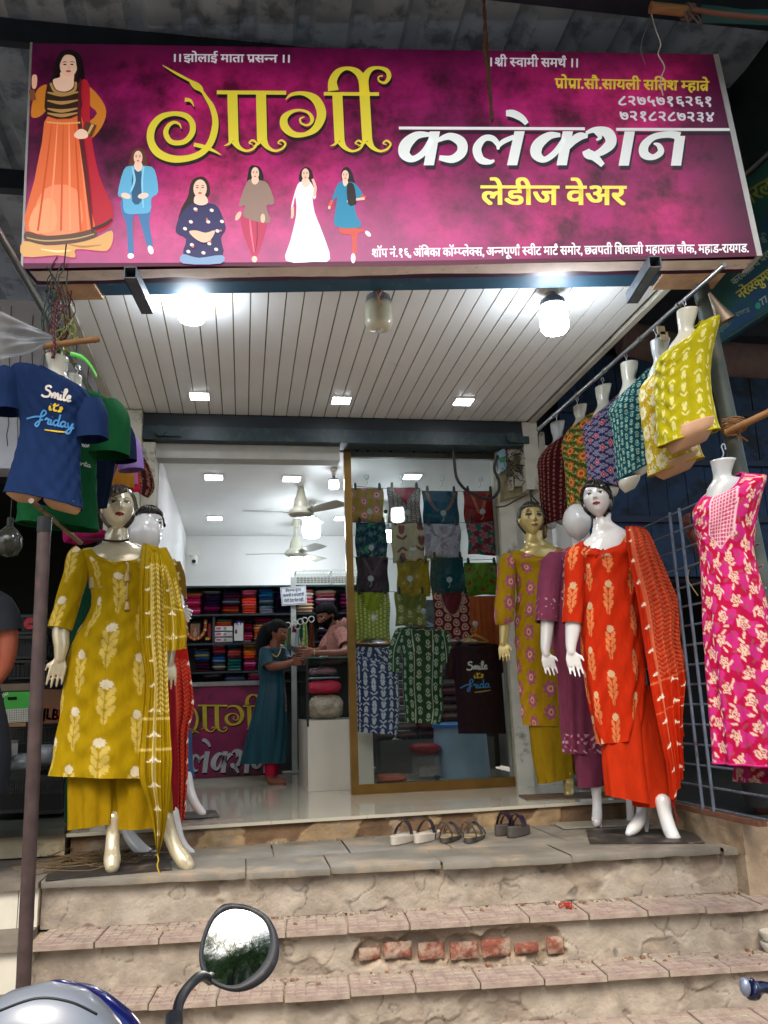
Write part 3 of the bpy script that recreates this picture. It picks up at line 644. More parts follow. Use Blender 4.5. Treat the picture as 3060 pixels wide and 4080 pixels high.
# the banner's printed dark corners
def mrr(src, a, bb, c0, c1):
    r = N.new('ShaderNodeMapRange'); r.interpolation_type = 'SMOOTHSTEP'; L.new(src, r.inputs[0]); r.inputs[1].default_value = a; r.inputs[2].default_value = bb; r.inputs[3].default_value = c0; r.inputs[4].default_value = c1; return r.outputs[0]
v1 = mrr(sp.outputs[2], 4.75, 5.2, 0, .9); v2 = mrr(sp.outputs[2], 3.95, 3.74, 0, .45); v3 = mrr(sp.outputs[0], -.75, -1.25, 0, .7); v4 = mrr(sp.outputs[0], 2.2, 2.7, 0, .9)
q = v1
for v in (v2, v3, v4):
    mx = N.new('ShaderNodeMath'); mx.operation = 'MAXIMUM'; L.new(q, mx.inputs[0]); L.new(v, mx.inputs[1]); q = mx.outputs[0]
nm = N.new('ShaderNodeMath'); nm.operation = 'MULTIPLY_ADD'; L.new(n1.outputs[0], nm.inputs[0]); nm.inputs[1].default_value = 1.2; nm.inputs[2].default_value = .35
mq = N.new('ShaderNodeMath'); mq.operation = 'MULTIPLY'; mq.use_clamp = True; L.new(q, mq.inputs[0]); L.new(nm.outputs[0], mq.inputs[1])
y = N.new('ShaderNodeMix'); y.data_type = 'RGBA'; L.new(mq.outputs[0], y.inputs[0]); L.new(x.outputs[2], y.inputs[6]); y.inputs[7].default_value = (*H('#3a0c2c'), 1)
# light washing the banner's lower left, mixed into its colour as a pale glow
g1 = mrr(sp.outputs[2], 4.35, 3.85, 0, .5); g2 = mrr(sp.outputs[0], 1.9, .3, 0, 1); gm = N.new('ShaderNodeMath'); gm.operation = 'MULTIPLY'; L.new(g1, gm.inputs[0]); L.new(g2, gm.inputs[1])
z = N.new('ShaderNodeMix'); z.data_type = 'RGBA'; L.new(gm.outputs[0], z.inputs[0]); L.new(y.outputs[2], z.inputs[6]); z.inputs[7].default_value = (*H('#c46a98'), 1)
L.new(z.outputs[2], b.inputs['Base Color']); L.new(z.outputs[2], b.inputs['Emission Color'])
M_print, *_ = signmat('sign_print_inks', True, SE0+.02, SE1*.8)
sign = thing('shop_sign', 'long magenta backlit shop sign with yellow and white lettering and printed women', 'sign', (_a+_b)/2)
BLc, BRc, TRc, TLc = sgn(92, 1066, 0), sgn(3022, 1018, 0), sgn(2848, 217, 0), sgn(128, 172, 0)
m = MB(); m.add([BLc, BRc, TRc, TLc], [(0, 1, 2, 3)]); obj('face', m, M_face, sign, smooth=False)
m = MB(); m.hexa(np.array([BLc, BRc, TRc, TLc])-SNn*.012, -SNn*.17); obj('box', m, mat('sign_box_wrap', '#3d1030', .5, var=.3), sign, smooth=False)
M_alu = mat('pale_aluminium', '#b9bbb8', .4, .3, var=.1)
def bar(P, Q, w, t, dep=.03, off=0):
    P, Q = np.array(P), np.array(Q); d = (Q-P)/np.linalg.norm(Q-P); s = np.cross(d, SNn); m = MB(); m.hexa([P-s*w/2, P+s*w/2, Q+s*w/2, Q-s*w/2], -SNn*dep); V = m.v[0]; V += SNn*t; return m
obj('frame_edge', bar(sgn(3026, 1020, 0), sgn(2852, 217, 0), .03, .004, .18), M_alu, sign, smooth=False)
obj('frame_edge', bar(sgn(88, 1068, 0), sgn(125, 170, 0), .012, .004, .18), M_alu, sign, smooth=False)
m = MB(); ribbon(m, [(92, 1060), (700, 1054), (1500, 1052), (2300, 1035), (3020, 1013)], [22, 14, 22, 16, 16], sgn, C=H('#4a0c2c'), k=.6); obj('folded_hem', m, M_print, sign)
# title in yellow with black drop edge
CUR = [(0, 0, 50), (25, 40, 28), (70, 63, 15), (115, 50, 13), (136, 20, 13), (112, -2, 12), (90, 14, 8), (112, 24, 5)]
def title(dx=0, dy=0, C=None, k=1.0, f='T', only=None, cast=sgn, mbx=None):
    m = mbx or MB(); R_ = lambda P, n=6: ribbon(m, [c(f, p[0]+dx, p[1]+dy) for p in P], [p[2]*CR[f][2] for p in P], cast, n, C, k)
    S_ = lambda P, w: ribbon(m, [c(f, p[0]+dx, p[1]+dy) for p in P], w*CR[f][2], cast, 2, C, k, smooth=False)
    R_([(268, 565, 4), (256, 537, 14), (225, 525, 18), (190, 545, 26), (172, 590, 32), (195, 638, 32), (240, 653, 30), (295, 640, 32), (335, 590, 36), (335, 530, 36), (295, 485, 34), (220, 472, 28), (140, 495, 38), (87, 560, 46), (80, 640, 46), (120, 710, 50), (200, 748, 46), (290, 750, 40), (380, 722, 38), (440, 665, 40), (470, 590, 42), (478, 510, 38), (457, 430, 32), (420, 370, 22), (395, 330, 16)])
    R_([(398, 338, 16), (385, 318, 34), (362, 302, 44), (340, 285, 34), (322, 270, 16)]); R_([(335, 275, 16), (240, 225, 15), (152, 172, 3)])
    R_([(345, 662, 22), (400, 675, 26), (460, 697, 18), (515, 727, 3)]); R_([(290, 385, 26), (325, 392, 18), (346, 428, 4)])
    S_([(487, 340), (915, 343)], 24); S_([(1148, 349), (1488, 351)], 22)
    for x0, x1 in ((583, 591), (760, 767), (1231, 1245)): S_([(x0, 345), (x1, 640)], 62)
    S_([(1398, 330), (1416, 640)], 62)
    for x0, y0 in ((597, 638), (775, 638), (1252, 640), (1424, 640)): R_([(x0+p[0], y0+p[1], p[2]) for p in CUR])
    for x0, y0 in ((590, 620), (1245, 622), (768, 622), (1416, 622)): R_([(x0-10, y0, 30), (x0-25, y0+35, 16), (x0-58, y0+50, 3)])
    R_([(912, 385, 4), (948, 354, 20), (1020, 347, 26), (1090, 378, 50), (1128, 440, 58), (1130, 500, 56), (1095, 565, 44), (1030, 600, 28), (960, 598, 38), (908, 555, 50), (903, 500, 44), (945, 462, 24), (1000, 450, 14), (1050, 465, 18), (1075, 500, 24), (1068, 530, 18), (1040, 543, 13), (1008, 530, 13), (1002, 503, 11), (1028, 492, 6)])
    R_([(1207, 330, 66), (1203, 270, 52), (1235, 215, 40), (1290, 192, 22), (1350, 212, 40), (1385, 262, 50), (1396, 335, 58)])
    R_([(1400, 330, 56), (1400, 260, 50), (1430, 205, 34), (1480, 188, 18), (1535, 205, 28), (1550, 245, 28), (1525, 280, 18), (1490, 270, 12), (1485, 245, 8), (1512, 238, 10)])
    return m
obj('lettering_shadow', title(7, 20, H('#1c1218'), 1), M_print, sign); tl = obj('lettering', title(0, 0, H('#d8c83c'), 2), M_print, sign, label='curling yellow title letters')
def title2(dx=0, dy=0, C=None, k=1.0, f='K', cast=sgn, mbx=None):
    m = mbx or MB(); s = CR[f][2]; R_ = lambda P, n=6: ribbon(m, [c(f, p[0]+dx, p[1]+dy) for p in P], [p[2]*s for p in P], cast, n, C, k)
    S_ = lambda P, w, sl=None: ribbon(m, [c(f, p[0]+dx, p[1]+dy) for p in P], w*s, cast, 2, C, k, smooth=False, slant=sl)
    S_([(52, 148), (1035, 152)], 15); S_([(1200, 155), (1800, 156)], 15)
    for a, b_ in (((242, 166), (210, 345)), ((690, 165), (650, 345)), ((945, 165), (912, 345)), ((1272, 166), (1240, 347)), ((1538, 190), (1516, 347))): S_([a, b_], 54, (1, 0))
    R_([(215, 182, 22), (145, 188, 42), (90, 235, 62), (82, 285, 58), (125, 312, 34), (185, 275, 34), (228, 200, 30)])
    R_([(255, 215, 20), (320, 192, 38), (380, 222, 54), (384, 275, 52), (335, 312, 42), (265, 305, 26)])
    R_([(556, 318, 12), (530, 328, 26), (482, 312, 44), (465, 255, 46), (500, 205, 34), (545, 203, 32), (575, 235, 26), (575, 262, 12)]); R_([(572, 255, 12), (600, 222, 26), (660, 195, 24)])
    R_([(618, 70, 30), (655, 72, 40), (700, 95, 36), (728, 126, 24)])
    R_([(905, 185, 20), (845, 190, 42), (788, 235, 58), (778, 285, 58), (820, 315, 32), (880, 275, 32), (930, 200, 26)]); R_([(945, 260, 14), (975, 215, 40), (1010, 192, 42), (1050, 190, 20)])
    R_([(1040, 175, 16), (1090, 158, 32), (1155, 175, 58), (1172, 225, 58), (1130, 268, 44), (1080, 292, 26)]); R_([(1040, 265, 40), (1052, 285, 52), (1085, 300, 44), (1130, 345, 26)]); R_([(1085, 165, 16), (1115, 195, 22), (1095, 212, 10)])
    R_([(1398, 230, 8), (1425, 240, 26), (1436, 275, 34), (1395, 302, 30), (1350, 285, 50), (1350, 240, 46), (1400, 195, 34), (1480, 182, 36), (1538, 192, 46)])
    return m
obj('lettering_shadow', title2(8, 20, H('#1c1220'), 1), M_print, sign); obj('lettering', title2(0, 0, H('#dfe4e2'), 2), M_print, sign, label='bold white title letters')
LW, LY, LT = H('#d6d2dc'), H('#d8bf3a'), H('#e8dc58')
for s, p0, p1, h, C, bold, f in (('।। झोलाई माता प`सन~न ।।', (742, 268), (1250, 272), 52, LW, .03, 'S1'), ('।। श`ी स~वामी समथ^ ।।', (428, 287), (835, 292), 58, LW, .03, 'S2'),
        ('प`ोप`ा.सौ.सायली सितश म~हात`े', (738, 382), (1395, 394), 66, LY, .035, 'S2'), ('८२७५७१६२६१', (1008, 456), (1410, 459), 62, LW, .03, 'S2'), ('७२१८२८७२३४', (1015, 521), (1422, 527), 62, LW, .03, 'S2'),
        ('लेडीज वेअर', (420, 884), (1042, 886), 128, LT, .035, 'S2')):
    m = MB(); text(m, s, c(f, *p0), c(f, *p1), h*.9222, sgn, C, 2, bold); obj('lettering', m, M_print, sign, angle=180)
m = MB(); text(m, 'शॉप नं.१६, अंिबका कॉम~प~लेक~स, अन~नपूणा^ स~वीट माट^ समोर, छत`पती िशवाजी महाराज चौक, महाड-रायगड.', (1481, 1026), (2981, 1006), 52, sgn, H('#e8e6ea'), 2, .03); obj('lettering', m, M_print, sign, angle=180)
# printed women on the banner
def figure(shapes, f='S1', k0=1.5, dx=0, dy=0, s=1.0, cast=sgn):
    m = MB()
    for q, sh_ in enumerate(shapes):
        kind, col, P = sh_[0], sh_[1], sh_[2]; kk = k0+q*.22; T = lambda x, y: c(f, dx+x*s, dy+y*s)
        if kind == 'p': poly(m, [T(*p) for p in P], cast, H(col), kk, n=3)
        elif kind == 'o': x, y, a, b_ = P[:4]; oval(m, *T(x, y), a*s*CR[f][2], b_*s*CR[f][2], cast, H(col), kk, rot=P[4] if len(P) > 4 else 0)
        else: ribbon(m, [T(p[0], p[1]) for p in P], [p[2]*s*CR[f][2] for p in P], cast, 5, H(col), kk)
    return m
def face(x, y, w, h, skin='#e8c0a8', hair='#1c1416'):
    return [('o', skin, (x, y, w, h)), ('o', '#3a2018', (x-w*.42, y-h*.1, w*.2, h*.06)), ('o', '#3a2018', (x+w*.38, y-h*.1, w*.2, h*.06)), ('s', '#3a2820', [(x-w*.7, y-h*.25, 1), (x-w*.4, y-h*.33, h*.07), (x-w*.15, y-h*.27, 1)]), ('s', '#3a2820', [(x+w*.15, y-h*.27, 1), (x+w*.4, y-h*.33, h*.07), (x+w*.7, y-h*.25, 1)]),
            ('s', '#c09080', [(x, y, 1), (x+w*.1, y+h*.22, h*.06), (x-w*.04, y+h*.24, 1)]), ('o', '#b84040', (x, y+h*.5, w*.3, h*.09))]
big = [('p', '#1c1014', [(262, 232), (300, 218), (345, 235), (362, 290), (366, 350), (340, 360), (250, 350), (218, 355), (228, 320), (240, 270)]),
       ('p', '#c87a28', [(205, 368), (165, 385), (142, 440), (136, 505), (172, 505), (205, 470), (215, 420)]), ('p', '#c87a28', [(380, 375), (430, 420), (460, 482), (440, 550), (392, 602), (358, 580), (366, 545), (420, 492), (384, 450)]),
       ('p', '#e8b498', [(140, 330), (158, 326), (162, 350), (156, 382), (140, 380)]), ('p', '#b02030', [(348, 362), (388, 372), (392, 560), (430, 760), (488, 898), (476, 975), (404, 985), (368, 700), (340, 560)]),
       ('p', '#dc6a3c', [(210, 500), (350, 500), (356, 640), (385, 860), (412, 1010), (330, 1008), (112, 1004), (150, 780), (182, 620)]),
       ('p', '#e88a62', [(190, 820), (330, 820), (345, 1000), (150, 1000)]), ('p', '#f09a6c', [(150, 900), (230, 860), (240, 995), (130, 1000)]),
       *[('s', cc0, [(x0, 530, 3), ((x0*2+x1)/3, 700, 7), (x1, 1000, 9)]) for x0, x1, cc0 in ((225, 165, '#c45428'), (250, 215, '#ee9468'), (275, 265, '#c85a2e'), (300, 305, '#f09a6c'), (325, 350, '#c45428'), (340, 385, '#e88458'))], ('p', '#5a4438', [(116, 1003), (200, 1022), (330, 1010), (410, 992), (412, 1030), (330, 1052), (190, 1062), (112, 1042)]), ('s', '#b89868', [(118, 1030, 5), (200, 1044, 6), (330, 1034, 6), (408, 1014, 5)]), ('s', '#3a2420', [(404, 992, 12), (450, 975, 14), (486, 950, 10)]),
       ('p', '#d0a064', [(104, 1046), (200, 1064), (330, 1054), (412, 1032), (484, 1000), (488, 1048), (470, 1082), (440, 1088), (330, 1080), (326, 1116), (250, 1106), (104, 1112)]), ('s', '#efcf96', [(180, 1080, 4), (250, 1090, 10), (310, 1085, 4)]), ('s', '#a87a40', [(300, 1060, 3), (360, 1070, 9), (440, 1062, 3)]),
       ('p', '#33201a', [(206, 372), (236, 360), (336, 360), (346, 500), (206, 506)]), *[('s', '#b08850', [(208, y, 6), (270, y+10, 15), (340, y-2, 6)]) for y in (405, 440, 475, 495)], ('s', '#b08850', [(222, 365, 10), (240, 400, 12), (285, 412, 12), (325, 395, 12), (330, 360, 10)]),
       ('p', '#ecc4ac', [(232, 352), (262, 340), (266, 318), (318, 320), (322, 352), (318, 385), (285, 402), (245, 392)]), ('p', '#5a1c20', [(346, 362), (356, 364), (352, 500), (385, 760), (404, 985), (396, 990), (366, 760), (338, 540)]),
       ('s', '#d8a860', [(205, 534, 7), (280, 540, 7), (350, 536, 7)]), ('s', '#7a4a30', [(140, 395, 24), (148, 440, 24)]), ('s', '#5a3828', [(398, 540, 50), (380, 590, 44)]), ('s', '#c8a060', [(404, 545, 12), (384, 585, 10)]),
       ('p', '#efc8b0', [(325, 585), (350, 564), (378, 575), (382, 600), (350, 608), (328, 600)]), *face(300, 292, 38, 50), ('p', '#1c1014', [(262, 240), (300, 224), (342, 240), (356, 300), (345, 345), (336, 300), (325, 255), (285, 248), (262, 290), (250, 340), (232, 345), (244, 290)])]
obj('printed_figure', figure(big), M_print, sign, label='printed woman in an orange gown', angle=180)
f2 = [('p', '#5a3424', [(572, 655), (598, 640), (625, 650), (636, 700), (632, 724), (560, 722), (566, 680)]), ('p', '#3f72a0', [(532, 860), (650, 865), (645, 960), (660, 1060), (638, 1066), (606, 960), (582, 900), (574, 1000), (578, 1095), (555, 1095), (548, 980), (528, 920)]),
      ('p', '#5ea8cc', [(536, 735), (570, 718), (628, 718), (668, 735), (684, 830), (655, 858), (650, 915), (600, 925), (540, 920), (530, 860), (510, 838)]), ('p', '#2c5878', [(575, 745), (612, 745), (612, 870), (572, 872)]), ('s', '#8cc8e0', [(572, 722, 6), (582, 780, 10), (566, 830, 6)]), ('s', '#8cc8e0', [(622, 722, 6), (615, 790, 8), (620, 900, 4)]),
      ('o', '#ecc8b4', (545, 848, 22, 12, .3)), ('o', '#ecc8b4', (620, 848, 24, 12, -.2)), ('o', '#e8e8e4', (566, 1108, 14, 12)), ('o', '#d8d8dc', (652, 1082, 12, 20, -.3)), ('p', '#ecc8b4', [(585, 705), (612, 705), (616, 730), (598, 745), (582, 728)]), *face(598, 684, 19, 30)]
f3 = [('p', '#2a1c1a', [(840, 772), (880, 765), (905, 800), (902, 850), (850, 880), (810, 950), (770, 960), (785, 900), (812, 850), (822, 800)]), ('p', '#2c2c58', [(815, 890), (850, 878), (910, 880), (945, 900), (976, 985), (955, 1030), (962, 1105), (860, 1116), (792, 1100), (805, 1035), (760, 1005), (775, 940)]),
      *[('o', '#e8d8cc', (x, y, 9, 7, .4)) for x, y in ((845, 905), (915, 910), (825, 960), (900, 960), (800, 990), (940, 1000), (830, 1060), (905, 1055), (880, 1095), (935, 1080), (960, 960), (815, 1090))], *[('o', '#c86858', (x, y, 5, 5)) for x, y in ((850, 915), (895, 950), (955, 1000), (835, 1070), (910, 1045))],
      ('p', '#7a98b8', [(792, 1102), (860, 1118), (960, 1106), (955, 1142), (792, 1142)]), ('p', '#e4b89c', [(818, 1005), (850, 1000), (890, 1010), (930, 1000), (912, 1040), (880, 1052), (845, 1035)]), ('p', '#ecc4ac', [(848, 848), (888, 850), (900, 880), (872, 892), (840, 880)]), *face(866, 820, 29, 40)]
f4 = [('p', '#181014', [(1078, 725), (1102, 716), (1128, 730), (1138, 780), (1090, 790), (1078, 830), (1066, 800)]), ('p', '#b03858', [(1048, 935), (1146, 940), (1150, 990), (1128, 1060), (1108, 1110), (1092, 1112), (1066, 1050), (1046, 990)]), ('s', '#d86c84', [(1080, 945, 4), (1085, 1000, 8), (1098, 1090, 4)]), ('s', '#801c3c', [(1110, 950, 3), (1112, 1020, 5), (1104, 1090, 3)]),
      ('p', '#8c7468', [(1066, 790), (1092, 778), (1130, 782), (1160, 800), (1186, 880), (1150, 892), (1166, 965), (1056, 940), (1060, 890), (1032, 892)]), ('o', '#e0b49c', (1030, 935, 10, 22, .5)), ('o', '#e0b49c', (1136, 945, 10, 20)), ('o', '#e4c0ac', (1100, 1122, 12, 14)), ('p', '#e8c0a8', [(1090, 770), (1116, 770), (1116, 790), (1100, 800), (1088, 788)]), *face(1103, 752, 17, 27)]
f5 = [('p', '#1c1214', [(1296, 745), (1318, 722), (1345, 735), (1352, 790), (1296, 788)]), ('p', '#e6e2ea', [(1285, 800), (1312, 786), (1342, 788), (1366, 845), (1356, 862), (1350, 850), (1360, 920), (1395, 1010), (1426, 1120), (1360, 1132), (1236, 1128), (1255, 1040), (1280, 930), (1276, 850), (1264, 905), (1258, 895)]), ('s', '#c8c2d2', [(1310, 930, 3), (1300, 1020, 5), (1285, 1110, 3)]), ('s', '#c8c2d2', [(1335, 930, 3), (1350, 1020, 5), (1370, 1110, 3)]),
      ('s', '#e4b8a0', [(1264, 895, 12), (1264, 930, 12), (1260, 945, 8)]), ('s', '#e4b8a0', [(1358, 850, 12), (1362, 810, 12), (1350, 775, 10)]), ('p', '#ecc8b4', [(1308, 775), (1334, 775), (1338, 800), (1320, 812), (1304, 798)]), *face(1320, 756, 16, 26)]
f6 = [('p', '#1c1214', [(1478, 735), (1500, 722), (1520, 745), (1535, 800), (1540, 880), (1500, 890), (1502, 820), (1474, 770)]), ('p', '#c05040', [(1466, 980), (1530, 985), (1560, 990), (1580, 1000), (1545, 1012), (1540, 1090), (1522, 1095), (1520, 1020), (1475, 1010)]), ('p', '#1c7ea0', [(1460, 795), (1490, 790), (1530, 792), (1570, 845), (1550, 870), (1530, 860), (1540, 930), (1560, 965), (1545, 985), (1448, 978), (1452, 900), (1456, 850), (1430, 880)]),
      ('s', '#d05040', [(1436, 868, 16), (1424, 892, 12)]), ('s', '#e4b8a0', [(1424, 892, 10), (1422, 905, 10)]), ('s', '#c85040', [(1560, 850, 18), (1580, 858, 16)]), ('s', '#e4b8a0', [(1575, 860, 12), (1530, 865, 10), (1500, 872, 10)]), ('p', '#1c1214', [(1500, 800), (1528, 800), (1538, 878), (1505, 885)]), ('o', '#d8d8dc', (1590, 1012, 16, 9, .8)), ('o', '#d8d8d4', (1526, 1118, 10, 22)), ('p', '#ecc8b4', [(1480, 778), (1500, 778), (1502, 796), (1488, 808)]), *face(1492, 762, 15, 24)]
for fg, lb in ((f2, 'printed woman in denim jacket and jeans'), (f3, 'printed woman in navy floral top'), (f4, 'printed woman in brown tunic and pink trousers'), (f5, 'printed woman in long white gown'), (f6, 'printed woman in blue kurta with one foot lifted')):
    obj('printed_figure', figure(fg), M_print, sign, label=lb, angle=180)
# ledge and beam below
def onsign(u, back, z): P = _a+SX*u-SNn*back; return (P[0], P[1], z)
LN = np.linalg.norm(_b-_a)
led = thing('fascia_ledge', 'pale pinkish plaster ledge and blue beam under the sign', 'ledge', onsign(LN/2, .2, 3.75))
G = []
for i in range(90):
    u = LN*i/89+.03*(1-2*i/89); w1 = .125+.02*nz(u*2.1)+.012*nz(u*6, 4); G.append([onsign(u, .015, 3.752), onsign(u, .10, 3.756), onsign(u, w1, 3.758), onsign(u, w1+.006, 3.80)])
m = MB(); m.grid(np.array(G)); obj('ledge', m, M_pink, led, angle=50)
m = MB(); m.hexa([onsign(.16, .115, 3.79), onsign(LN-.25, .115, 3.79), onsign(LN-.25, .36, 3.79), onsign(.16, .36, 3.79)], (0, 0, .13)); obj('beam', m, M_bluebeam, led, smooth=False)
for q_ in ((.05, .3), (LN-.45, LN-.1)):
    m = MB(); m.hexa([onsign(q_[0], .19, 3.775), onsign(q_[1], .19, 3.775), onsign(q_[1], .38, 3.775), onsign(q_[0], .38, 3.775)], (0, 0, .1))
    obj('plaster_patch', m, mat('tan_plaster', '#b38f6c', .9, var=.25, bump=.4), led, smooth=False)
#[onsign(LN-.45, .19, 3.775), onsign(LN-.1, .19, 3.775), onsign(LN-.1, .38, 3.775), onsign(LN-.45, .38, 3.775)], (0, 0, .1)); obj('plaster_patch', m, mat('tan_plaster', '#b38f6c', .9, var=.25, bump=.4), led, smooth=False)
# square tube brackets
for (x0, x1, xe, ye, lb) in ((493, 545, 567, 1206, 'square steel tube under the sign, beneath the printed women'), (2582, 2638, 2545, 1165, 'square steel tube under the sign, beneath the address line')):
    zz_ = 3.655; y0 = 1085 if x0 < 1000 else 1042; a = aZ((x0+x1)/2, y0, zz_+.03); b2 = aZ(xe, ye-20, zz_+.03); hw = .032
    br = thing('sign_bracket', lb, 'bracket', a, 'tubes holding the sign'); d = b2-a; d[2] = 0; d /= np.linalg.norm(d); s = np.array([d[1], -d[0], 0]); uz = np.array([0, 0, 1.]); b2 = a+d*.40
    m = MB(); t = .005
    for sx, sz, wx, wz in ((-1, 0, t, hw), (1, 0, t, hw), (0, -1, hw, t), (0, 1, hw, t)):
        ctr = a+s*sx*(hw-t/2)+uz*sz*(hw-t/2); Q = [ctr-s*(wx if sx == 0 else t/2)-uz*(wz if sz == 0 else t/2), ctr+s*(wx if sx == 0 else t/2)-uz*(wz if sz == 0 else t/2), ctr+s*(wx if sx == 0 else t/2)+uz*(wz if sz == 0 else t/2), ctr-s*(wx if sx == 0 else t/2)+uz*(wz if sz == 0 else t/2)]
        m.hexa(Q, b2-a)
    obj('square_tube', m, mat('dark_blue_steel_tube', '#5e666e', .45, .3, var=.3, dirt='#6a4a3a', ds=12, dl=.58), br, smooth=False)
# ================================================================== LAMPS
def emat(name, col, s): return mat(name, col, .5, emit=s)
E_bulb = emat('lit_led_dome', '#eaf4ff', 26); E_pan = emat('lit_panel', '#f2f4ff', 13)
def led_bulb(px, py, z_top, r, h, lit, label, Y, hang=.0, group='bulbs under the canopy', zc=ZC):
    if z_top: Y = aZ(px, z_top, ZC)[1]
    P = aY(px, py, Y); t = thing('led_bulb', label, 'light bulb', (P[0], P[1], zc), group)
    top = P[2]+h*.5; m = MB(); m.lathe((P[0], P[1], top), [(.0, -h), (r*.45, -h*.985), (r*.82, -h*.93), (r*.95, -h*.84), (r, -h*.7), (r*.97, -h*.2), (r*.9, 0), (.0, 0)], 32)
    obj('dome', m, E_bulb if lit else mat('unlit_dome', '#c4c3ac', .35, coat=.3), t, angle=180)
    m = MB(); m.lathe((P[0], P[1], top+.001), [(.0, 0), (r*.92, 0), (r*.88, h*.18), (r*.5, h*.36), (r*.3, h*.42), (r*.3, h*.62), (0, h*.62)], 32)
    for q in range(20):
        a = q*math.pi/10; x, y = P[0]+math.cos(a)*r*.9, P[1]+math.sin(a)*r*.9; m.cyl((x, y, top+.002), (x*.9+P[0]*.1, y*.9+P[1]*.1, top+h*.24), .004, n=5)
    obj('heat_sink', m, mat('grey_heat_sink', '#7d8388', .4, var=.1), t)
    m = MB(); zz_ = top+h*.62; m.cyl((P[0], P[1], zz_), (P[0], P[1], zc-.03), max(.02, r*.3), n=16); m.cyl((P[0], P[1], zc-.03), (P[0], P[1], zc), max(.035, r*.5), n=20); obj('holder', m, M_white, t)
    return t, P
led_bulb(765, 1228, 1178, .083, .18, True, 'glowing bulb under the canopy on the left', 4.9)
tb, Pb = led_bulb(1509, 1262, 1150, .08, .17, False, 'unlit dusty bulb between two glowing ones', 4.7)
led_bulb(2208, 1275, 1150, .082, .17, True, 'glowing bulb under the canopy on the right', 4.62)
m = MB(); P0 = aY(1509, 1150, Pb[1]-.08); m.tube(cr([P0+(0, 0, .02), P0+(.01, -.03, -.03), P0+(-.01, -.04, -.07), P0+(.012, -.03, -.12)], 6), .006, 6); m.tube(cr([P0+(0.01, 0, .01), P0+(-.015, -.03, -.04), P0+(.0, -.04, -.09)], 6), .005, 6); obj('tied_string', m, mat('pink_string', '#b08878', .9), tb)
def panel(px, py, w, d, label, z=ZC, Y=None, group='square panel lights in the canopy'):
    P = aZ(px, py, z-.002); t = thing('panel_light', label, 'ceiling light', (P[0], P[1], z), group); m = MB(); x, y = P[0], P[1]
    m.box((x-w/2, y-d/2, z-.012), (x+w/2, y+d/2, z-.001)); obj('frame', m, M_white, t, smooth=False)
    m = MB(); m.box((x-w/2+.008, y-d/2+.008, z-.016), (x+w/2-.008, y+d/2-.008, z-.0125)); obj('diffuser', m, E_pan, t, smooth=False)
for px, py, lb in ((431, 854, 'leftmost of three panel lights in the slatted canopy'), (737, 863, 'middle of three panel lights in the slatted canopy'), (1001, 866, 'rightmost of three panel lights in the slatted canopy')): panel(px*1.8445, py*1.8445, .15, .15, lb)
for px, py, lb in ((418, 516, 'large panel light nearest the door on the left of the shop ceiling'), (1062, 528, 'panel light in front of the nearer ceiling fan'), (426, 855, 'second panel light in the left row of the shop ceiling'), (433, 1096, 'farthest panel light in the left row of the shop ceiling'), (893, 1097, 'panel light left of the farther fan'), (1345, 1086, 'panel light right of the farther fan'), (1475, 857, 'panel light beside the gold door post')):
    panel(*c('IN', px, py), .17, .17, lb, ZI, group='panel lights in the shop ceiling')
panel(*c('GL', 472, 340), .17, .17, 'panel light seen through the glass above the hanging kurtis', ZI, group='panel lights in the shop ceiling')
led_bulb(*c('IN', 1411, 585), 0, .045, .075, True, 'small round bulb hanging beside the door post', 7.3, group='bulbs inside the shop', zc=ZI)
led_bulb(*c('IN', 1225, 960), 0, .095, .17, True, 'large glowing bulb in front of the nearer fan', 8.6, group='bulbs inside the shop', zc=ZI)
led_bulb(*c('IN', 1097, 1232), 0, .095, .16, True, 'large glowing bulb below the farther fan', 9.7, group='bulbs inside the shop', zc=ZI)
led_bulb(*c('GL', 338, 675), 0, .07, .12, True, 'glowing bulb seen through the glass beside a folded kurti', 8.8, group='bulbs inside the shop', zc=ZI)
# fans
M_fan = mat('cream_fan_enamel', '#b8b6a2', .3, coat=.3)
def fan(px, py, Y, s, a0, label):
    P = aY(px, py, Y); t = thing('ceiling_fan', label, 'ceiling fan', (P[0], P[1], ZI), 'ceiling fans'); r = .1*s
    m = MB(); m.lathe(P, [(0, -.045*s), (r*.9, -.045*s), (r*1.25, -.02*s), (r*1.28, .0), (r*1.1, .03*s), (r*.75, .05*s), (r*.72, .08*s), (r*.6, .14*s), (r*.3, .2*s), (0, .2*s)], 32); obj('motor', m, M_fan, t)
    m = MB(); m.cyl(P+(0, 0, .19*s), (P[0], P[1], ZI-.05), .014, n=10); m.cyl((P[0], P[1], ZI-.1), (P[0], P[1], ZI), .05, .03, n=16); obj('down_rod', m, M_fan, t)
    for q in range(3):
        a = a0+q*2.094; d = np.array([math.cos(a), math.sin(a), 0]); sd = np.array([-d[1], d[0], 0]); m = MB(); G = []
        for k in range(9):
            rr_ = r*1.1+k/8*.46*s; w = (.03+.05*math.sin(min(k/8*2.2, 1.6)))*s; ctr = P+d*rr_; G.append([ctr-sd*w+(0, 0, .012*s), ctr+(0, 0, .004), ctr+sd*w-(0, 0, .012*s)])
        G = np.array(G); m.grid(G); G2 = G-np.array([0, 0, .004]); m.grid(G2[:, ::-1]); obj('blade', m, M_fan, t)
fan(*c('IN', 1140, 815), 8.0, 1.0, 3.3, 'nearer cream ceiling fan'); fan(*c('IN', 1098, 1150), 9.4, 1.0, 3.05, 'farther cream ceiling fan')
